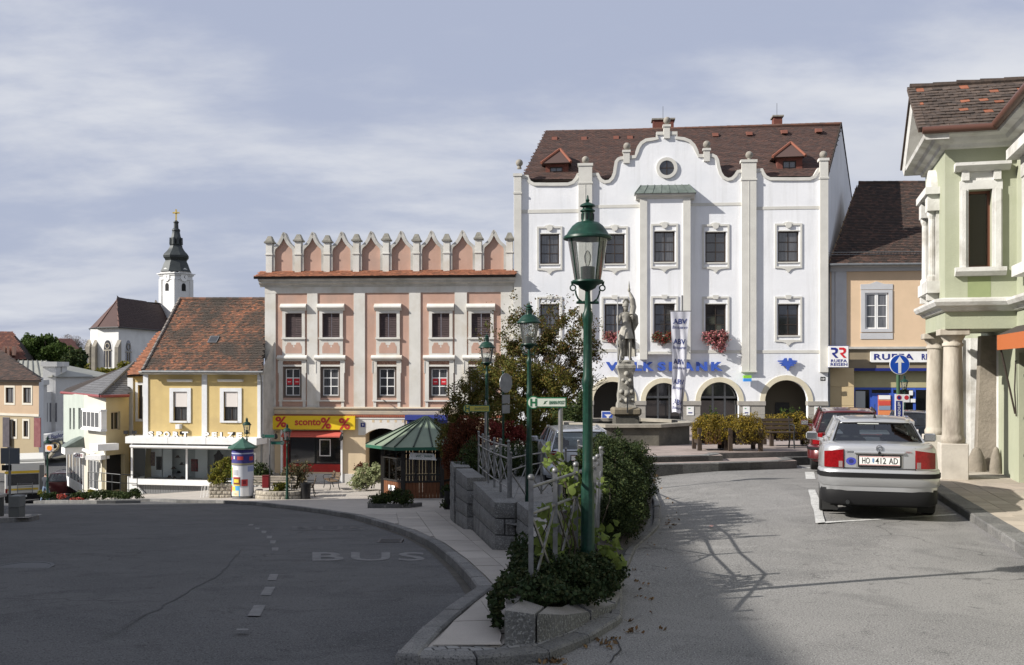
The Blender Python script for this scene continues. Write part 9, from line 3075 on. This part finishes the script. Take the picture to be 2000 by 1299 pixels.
 for sx in(-1,1):
  pane('side_window',[Vector((sx*rb[2]*.995,S_['cpillar'][0],rb[1])),Vector((sx*fb[2]*.99,fb[0]-.1,fb[1])),Vector((sx*ft[2]*.985,ft[0],ft[1])),Vector((sx*rt[2]*.985,S_['cpillar'][1],rt[1]))])
 zc=rb[1]
 cab=MB().box(-rb[2]*.9,rb[2]*.9,rb[0]+.1,rb[0]+.45,zc-.12,zc-.05)
 cab.build('parcel_shelf',m_seat,t)
 y0=S_['seat']
 for k,(sx,yy) in enumerate(((-.36,y0),(.36,y0),(-.38,y0+.95),(.38,y0+.95))):
  h=MB().cbox(sx-.24,sx+.24,yy,yy+.16,zc-.5,zc+.02,.04)
  h.cbox(sx-.13,sx+.13,yy+.01,yy+.12,zc+.05,zc+.21,.035).box(sx-.04,sx+.04,yy+.04,yy+.08,zc+.0,zc+.06)
  h.build('seat',m_seat,t)
 MB().box(-.6,.6,fb[0]-.55,fb[0]-.1,zc-.35,zc-.05).build('dashboard',m_seat,t)
 MB().cbox(-.11,.11,ft[0]+.12,ft[0]+.15,ft[1]-.16,ft[1]-.09,.01).build('inner_mirror',m_seat,t)
 for wy in wheels:
  for sx in(-1,1):
   x=sx*(S_['W']/2-.11)
   tb=MB()
   pr=[(R_*.62,-.095),(R_*.92,-.10),(R_*.99,-.08),(R_,-.04),(R_,.04),(R_*.99,.08),(R_*.92,.10),(R_*.62,.095)]
   tb.lathe([(r,z) for r,z in pr],24)
   tb.v=[(x+v[2],wy+v[0],R_+v[1]) for v in tb.v]
   ty=tb.build('tyre',m_rubber,t,smooth=40,recalc=True)
   hb=MB().lathe([(R_*.63,-.085),(R_*.63,.08),(R_*.55,.085),(R_*.50,.05),(R_*.2,.065),(R_*.12,.08),(0,.08)],20)
   hb.v=[(x+sx*v[2],wy+v[0],R_+v[1]) for v in hb.v]
   hb.build('rim',m_hub,ty,smooth=40,recalc=True)
 for sx in(-1,1):
  my=S_['mirror'][0];mz=S_['mirror'][1]
  mx=sx*(S_['W']/2+.11)
  mi=MB().cbox(mx-.10,mx+.10,my,my+.09,mz-.065,mz+.065,.03).bar((sx*(S_['W']/2-.08),my+.05,mz-.06),(mx,my+.05,mz-.04),.05,.05)
  mi=mi.build('door_mirror',pm,t)
  MB().box(mx-.085,mx+.085,my-.003,my-.0005,mz-.05,mz+.05).build('mirror_glass',m_chrome,mi)
 return t,body
def tail_patch(t,nm,plan,y_off,x0,x1,zs,m,side,n=8):
 """Patch that follows the tail plan curve from half-width x0 to x1 at heights zs=(z0 in, z1 in, z0 out, z1 out)."""
 inv=[(w,y) for y,w in plan]
 vs=[];fs=[]
 for i in range(n+1):
  s=i/n
  w=x0+(x1-x0)*s
  y=lerp_tab(inv,w)
  w2,y2=w*1.0+.012*s,y-y_off*(1-.5*s)
  z0=zs[0]+(zs[2]-zs[0])*s;z1=zs[1]+(zs[3]-zs[1])*s
  vs+=[(side*w2,y2,z0),(side*w2,y2,z1),(side*(w2-.03),y2+.05,z0),(side*(w2-.03),y2+.05,z1)]
 for i in range(n):
  a=i*4;b=a+4
  fs+=[(a,b,b+1,a+1),(a+1,b+1,b+3,a+3),(a+2,a,b,b+2) if False else(a,a+2,b+2,b)]
 e=n*4
 fs+=[(0,1,3,2),(e,e+2,e+3,e+1)]
 return MB().add(vs,fs).build(nm,m,t,smooth=35,recalc=True)
def bumper(t,nm,plan,off,z0,z1,m,wmax,ymax=.75,ch=.03):
 pts=[(w,y) for y,w in plan if y<=ymax]
 out=[(w+off*(.3+.7*min(1,y/.2)),y-off) for w,y in pts]
 line=[(-w,y) for w,y in reversed(out)]+out[0:]
 inn=[(-w*.9,y+.06) for w,y in reversed(pts)]+[(w*.9,y+.06) for w,y in pts]
 n=len(line)
 def ring(z,k):return[(p[0]+(q[0]-p[0])*k,p[1]+(q[1]-p[1])*k,z) for p,q in zip(line,inn)]
 R=[ring(z0,.5),ring(z0+ch,.0),ring(z1-ch,0.0),ring(z1,.35),ring(z1,1.0)]
 mb=MB()
 for r in R:mb.v+=r
 for a in range(4):
  for k in range(n-1):
   q=a*n+k;mb.f.append((q,q+1,q+n+1,q+n));mb.mi.append(0)
 return mb.build(nm,m,t,smooth=65,recalc=True)
def plate(t,y,z0,z1,hw,text,m=None):
 p=MB().box(-hw,hw,y,y+.012,z0,z1).build('number_plate',mat('plate_white',(.72,.72,.70),rough=.4),t)
 r=mat('plate_red',(.4,.03,.03));
 MB().box(-hw+.004,hw-.004,y-.0015,y-.0003,z0+.004,z0+.010).box(-hw+.004,hw-.004,y-.0015,y-.0003,z1-.010,z1-.004).build('plate_edge',r,p)
 MB().cbox(-hw-.018,hw+.018,y+.001,y+.02,z0-.03,z1+.016,.005).build('plate_holder',m_cardark,p)
 if text:
  k=len(text)
  text_on('lettering',text[0],p,-hw*.86,-hw*.48,z0+.022,z1-.020,y-.0008,m_black,bold=.006,depth=.002)
  text_on('lettering',text[1],p,-hw*.20,hw*.32,z0+.022,z1-.020,y-.0008,m_black,bold=.006,depth=.002)
  text_on('lettering',text[2],p,hw*.46,hw*.90,z0+.022,z1-.020,y-.0008,m_black,bold=.006,depth=.002)
  MB().prism([(-hw*.36,z1-.03),(-hw*.36,z0+.05),(-hw*.31,z0+.03),(-hw*.26,z0+.05),(-hw*.26,z1-.03)],'y',y-.0025,y-.0008).build('crest',mat('crest_blue',(.12,.22,.38)),p)
 return p
silver=paint('paint_silver',(.47,.475,.485),metal=.6,rough=.34)
PL=[(0,.40),(.012,.56),(.035,.68),(.085,.77),(.18,.825),(.40,.858),(.80,.868),(1.6,.872),(3.2,.87),(3.9,.84),(4.35,.76),(4.55,.62),(4.64,.42)]
passat=dict(L=4.64,W=1.744,paint=silver,plan=PL,top=[(0,1.0),(.012,1.035),(.05,1.055),(.18,1.066),(.62,1.075),(1.2,1.04),(2.6,1.0),(3.35,1.0),(3.9,.90),(4.4,.80),(4.64,.66)],bot=[(0,.42),(.10,.40),(.3,.30),(.6,.24),(4.0,.22),(4.64,.36)],wheels=(1.02,3.72),wr=.31,glass=((.66,1.065,.70),(1.20,1.315,.57),(2.75,1.335,.585),(3.42,1.02,.72)),crown=.04,cpillar=(1.22,1.50),posts=((2.15,2.2,.07),),seat=1.28,mirror=(2.75,1.02))
hd=math.atan2(641-0,FPX)
ploc=Upt(1714,1010)
ploc=(5.40,15.05)
car1,body1=build_car('silver_car','silver saloon car parked at the right kerb seen from behind',(ploc[0],ploc[1],zU(*ploc)+.0),-math.radians(16.6),passat)
car1.scale=(.985,1,1.055)
bumper(car1,'rear_bumper',PL,.022,.47,.735,silver,.87)
bumper(car1,'bumper_strip',PL,.034,.60,.685,m_cardark,.87,ch=.012)
bumper(car1,'lower_valance',PL,-.01,.22,.475,m_cardark,.87)
for s in(-1,1):
 tl=tail_patch(car1,'tail_lamp',PL,.022,.515,.775,(.745,1.0,.745,.965),m_tail,s)
 tail_patch(tl,'reversing_lamp',PL,.026,.525,.605,(.75,.835,.75,.835),m_tailw,s,n=4)
 MB().add([],[]) if False else None
gap=MB()
for x in(-.505,.505):
 gap.bar((x,.004,.72),(x*.99,.018,1.03),.008,.008)
gap.bar((-.505,-.006,.74),(.505,-.006,.74),.008,.01)
gap.build('lid_gap',m_black,car1)
MB().cbox(-.36,.36,-.038,.02,.940,.978,.012).build('handle_strip',silver,car1)
MB().box(-.33,.33,-.006,.012,.76,.939).build('plate_recess',mat('recess_shade',(.30,.29,.27),rough=.4,metal=.4),car1)  # flat slab; shade of the recess put into its colour
plate(car1,-.022,.785,.912,.285,('HO','412','AD'))
MB().lathe([(.022,0),(.022,.012)],14).build('lock',m_black,car1).matrix_local=Matrix.Translation((0.0,-.04,.958))@Matrix.Rotation(PI/2,4,'X')
em=MB()
ribbon(em,arc(0,1.018,.048,0,-2*PI,22)[:-1],.009,-.018,-.002,closed=True)
for a,b in(((-.034,1.036),(-.004,1.000)),((-.004,1.000),(.004,1.000)),((.034,1.036),(.004,1.000)),((-.044,1.014),(-.020,.970)),((-.020,.970),(-.002,.993)),((.002,.993),(.020,.970)),((.044,1.014),(.020,.970))):
 em.bar((a[0],-.010,a[1]),(b[0],-.010,b[1]),.008,.010)
em.build('emblem',m_chrome,car1)
text_on('lettering','PASSAT',car1,-.47,-.32,.955,.980,-.002,m_chrome,bold=.01,depth=.004,shear=.25)
text_on('lettering','TDI',car1,.37,.45,.962,.984,-.002,mat('badge_mixed',(.45,.2,.18),rough=.3,metal=.5),bold=.01,depth=.004,shear=.25)
MB().prism([(-.40+.075*math.cos(2*PI*i/20),.835+.053*math.sin(2*PI*i/20)) for i in range(20)],'y',-.004,.0).build('sticker',mat('sticker_blue',(.05,.06,.34),rough=.5),car1)
MB().prism([(-.40+.035*math.cos(2*PI*i/14),.835+.03*math.sin(2*PI*i/14)) for i in range(14)],'y',-.006,-.0045).build('sticker_mark',mat('sticker_dark',(.02,.025,.12)),car1)
an=MB().tube([(0,1.30,1.40),(0,1.22,1.60)],.005,6).lathe([(.03,0),(.012,.05)],8,(0,1.30,1.385))
an.build('aerial',m_black,car1)
MB().box(-.27,.05,1.115,1.125,1.305,1.318).build('window_lettering',mat('pale_sticker',(.5,.52,.5)),car1).rotation_euler=(0,0,0)
fm=[]
for s in(-1,1):
 f=MB().box(s*.70-.12,s*.70+.12,.60,.63,.07,.36).build('mud_flap',m_rubber,car1)
 MB().prism([(s*.72+.028*math.cos(2*PI*i/12),.27+.028*math.sin(2*PI*i/12)) for i in range(12)],'y',.592,.598).build('flap_emblem',m_chrome,f)
MB().tube([(-.45,.3,.27),(-.45,-.02,.26)],.03,8).build('exhaust_pipe',m_iron,car1)
redp=paint('paint_red',(.085,.008,.010),metal=.2,rough=.3)
PLr=[(0,.42),(.015,.60),(.05,.72),(.13,.80),(.30,.845),(.7,.86),(3.3,.86),(3.9,.80),(4.15,.6),(4.25,.4)]
redspec=dict(L=4.25,W=1.73,paint=redp,plan=PLr,top=[(0,.90),(.02,.93),(.08,.95),(.3,.97),(1.2,.98),(3.0,1.0),(3.5,.94),(4.0,.8),(4.25,.62)],wheels=(.78,3.40),wr=.32,glass=((.06,.95,.74),(.42,1.37,.585),(2.45,1.40,.62),(3.35,1.0,.74)),crown=.03,cpillar=(.55,.72),posts=((1.35,1.45,.06),(2.25,2.2,.06)),seat=.75,mirror=(2.75,1.02))
rl=(7.72,23.4)
car2,b2=build_car('red_car','dark red people carrier parked in front of the silver saloon',(rl[0],rl[1],zU(*rl)),-math.radians(15.5),redspec)
bumper(car2,'rear_bumper',PLr,.07,.30,.62,redp,.86)
bumper(car2,'bumper_strip',PLr,.085,.52,.60,m_cardark,.86,ch=.012)
for s in(-1,1):
 tail_patch(car2,'tail_lamp',PLr,.022,.60,.80,(.66,.92,.66,.90),m_tail,s)
 MB().tube([(s*.60,.6,1.41),(s*.62,2.2,1.45)],.018,6).build('roof_rail',m_cardark,car2)
plate(car2,-.03,.70,.82,.26,None)
silv2=paint('paint_silver_blue',(.40,.42,.46),metal=.5,rough=.33)
sspec=dict(redspec);sspec.update(paint=silv2,glass=((.05,.90,.76),(.36,1.33,.60),(2.5,1.36,.63),(3.4,.98,.76)),cpillar=(.85,1.0),seat=.8)
sl=(1.66,24.2)
car3,b3=build_car('silver_estate_car','silver car with dark rear window half hidden behind the bush',(sl[0],sl[1],zU(*sl)-.12),math.radians(2),sspec)
bumper(car3,'rear_bumper',PLr,.07,.30,.62,silv2,.86)
for s in(-1,1):tail_patch(car3,'tail_lamp',PLr,.022,.62,.80,(.62,.90,.62,.88),m_tail,s)
plate(car3,-.03,.68,.80,.26,None)
MB().box(-.3,.3,.34,.38,1.34,1.36).build('spoiler',silv2,car3)
drk=paint('paint_dark_blue',(.02,.025,.035),metal=.3,rough=.3)
dspec=dict(redspec);dspec.update(paint=drk)
dl=(14.6,37.5)
car4,b4=build_car('dark_car','dark car parked before the travel agency behind the columns',(dl[0],dl[1],zU(*dl)),-math.radians(20),dspec)
for s in(-1,1):tail_patch(car4,'tail_lamp',PLr,.022,.60,.80,(.66,.90,.66,.88),m_tail,s)
plate(car4,-.03,.70,.82,.26,None)
r5=dict(redspec);r5.update(paint=paint('paint_maroon',(.035,.006,.008),metal=.2,rough=.3))
c=(-27.9,63.0)
car5,b5=build_car('maroon_van','small maroon van down the side street beside the truck',(c[0],c[1],zL(*c)+.0),math.radians(8),r5)
for s in(-1,1):tail_patch(car5,'tail_lamp',PLr,.022,.60,.80,(.66,.92,.66,.9),m_tail,s)
tc_=P(48,968,57.5)
tk=thing('service_truck','white service truck with yellow stripes and ladder seen from behind','truck',(tc_.x,tc_.y,zL(tc_.x,tc_.y)),math.radians(25))
s=57.5/FPX
zk=lambda py:(968-py)*s
m_tkw=mat('truck_white',(.62,.61,.57),rough=.4);m_tky=mat('truck_yellow',(.62,.42,.04),rough=.4)
MB().cbox(-1.0,1.05,.0,4.6,zk(947),zk(886),.04).build('body',m_tkw,tk)
MB().cbox(-.95,1.0,.3,4.8,zk(886)+.01,zk(880),.03).build('roof_panel',m_tkw,tk)
MB().box(-1.002,.75,-.012,-.001,zk(907),zk(902)).build('stripe',m_tky,tk)
MB().box(-.85,.7,-.012,-.001,zk(940),zk(936)).build('stripe',m_tky,tk)
MB().box(-.85,.72,-.015,-.002,zk(930),zk(908)).build('rear_window',m_darkglass,tk)
MB().box(.76,1.0,-.014,-.002,zk(945),zk(892)).build('grey_panel',mat('truck_grey',(.16,.16,.15)),tk)
ld=MB()
for x in(-.35,.4):ld.bar((x,-.14,zk(948)),(x,-.14,zk(925)),.04,.04)
for py in(927,933,939,945):ld.bar((-.33,-.14,zk(py)),(.38,-.14,zk(py)),.03,.03)
ld.build('ladder',m_metal_grey,tk)
MB().box(-1.0,1.05,-.05,.4,zk(958),zk(947.2)).build('bumper',m_cardark,tk)
MB().box(-.9,.95,.1,4.6,.35,zk(947.2)-.12).build('chassis',m_under,tk)
MB().box(-.45,.12,-.065,-.051,zk(953),zk(949)).build('number_plate',mat('plate_white',(.7,.7,.7)),tk)
for x in(-.85,.88):
 for y in(1.0,4.0):
  w=MB().lathe([(.25,-.13),(.46,-.14),(.48,-.1),(.48,.1),(.46,.14),(.25,.13)],18)
  w.v=[(x+v[2],y+v[0],.48+v[1]) for v in w.v]
  w.build('wheel',m_rubber,tk,smooth=40,recalc=True)
for x in(-.92,.97):MB().box(x-.06,x+.06,-.06,-.045,zk(946),zk(936)).build('tail_lamp',m_tail,tk)
#pedestrian at the corner
px,d=89.0,57.5
x=(px-1000)/FPX*d
per=thing('person','person in dark jacket and pale jeans walking beside the corner lantern','person',(x,d,zL(x,d)),math.radians(160))
J={'pel':((0,0,.93),(.15,.11)),'s1':((0,0,1.12),(.14,.10)),'s2':((0,.0,1.36),(.18,.11)),'n':((0,-.01,1.48),.055),'h':((0,-.03,1.58),(.082,.095)),'h2':((0,-.03,1.66),(.075,.085)),'hl':((-.09,0,.88),.10),'kl':((-.10,-.16,.50),.07),'al':((-.10,-.12,.09),.045),'tl':((-.10,-.26,.04),.04),'hr':((.09,0,.88),.10),'kr':((.10,.06,.49),.07),'ar':((.10,.26,.12),.045),'tr':((.10,.14,.05),.04),'sl':((-.19,0,1.38),.07),'el':((-.25,.10,1.12),.05),'wl':((-.24,-.04,.92),.036),'fl':((-.23,-.10,.84),.035),'sr':((.19,0,1.38),.07),'er':((.25,-.06,1.12),.05),'wr':((.24,-.22,.96),.036),'fr':((.23,-.28,.90),.035)}
Bn2=[('pel','s1'),('s1','s2'),('s2','n'),('n','h'),('h','h2'),('pel','hl'),('hl','kl'),('kl','al'),('al','tl'),('pel','hr'),('hr','kr'),('kr','ar'),('ar','tr'),('s2','sl'),('sl','el'),('el','wl'),('wl','fl'),('s2','sr'),('sr','er'),('er','wr'),('wr','fr')]
b=skin_body('body',J,Bn2,'pel',[mat('jacket_dark',(.03,.035,.045),rough=.8),mat('jeans_pale',(.16,.22,.32),rough=.8),mat('skin',(.45,.27,.19),rough=.6),mat('hair_dark',(.04,.025,.018),rough=.7)],per)
for p in b.data.polygons:
 z=p.center.z
 p.material_index=3 if(z>1.63 or(z>1.56 and p.center.y>.02)) else 2 if z>1.47 else 2 if(abs(p.center.x)>.2 and z<.93) else 1 if z<.93 and z>.10 else 3 if z<=.10 else 0
bpy.context.view_layer.update()
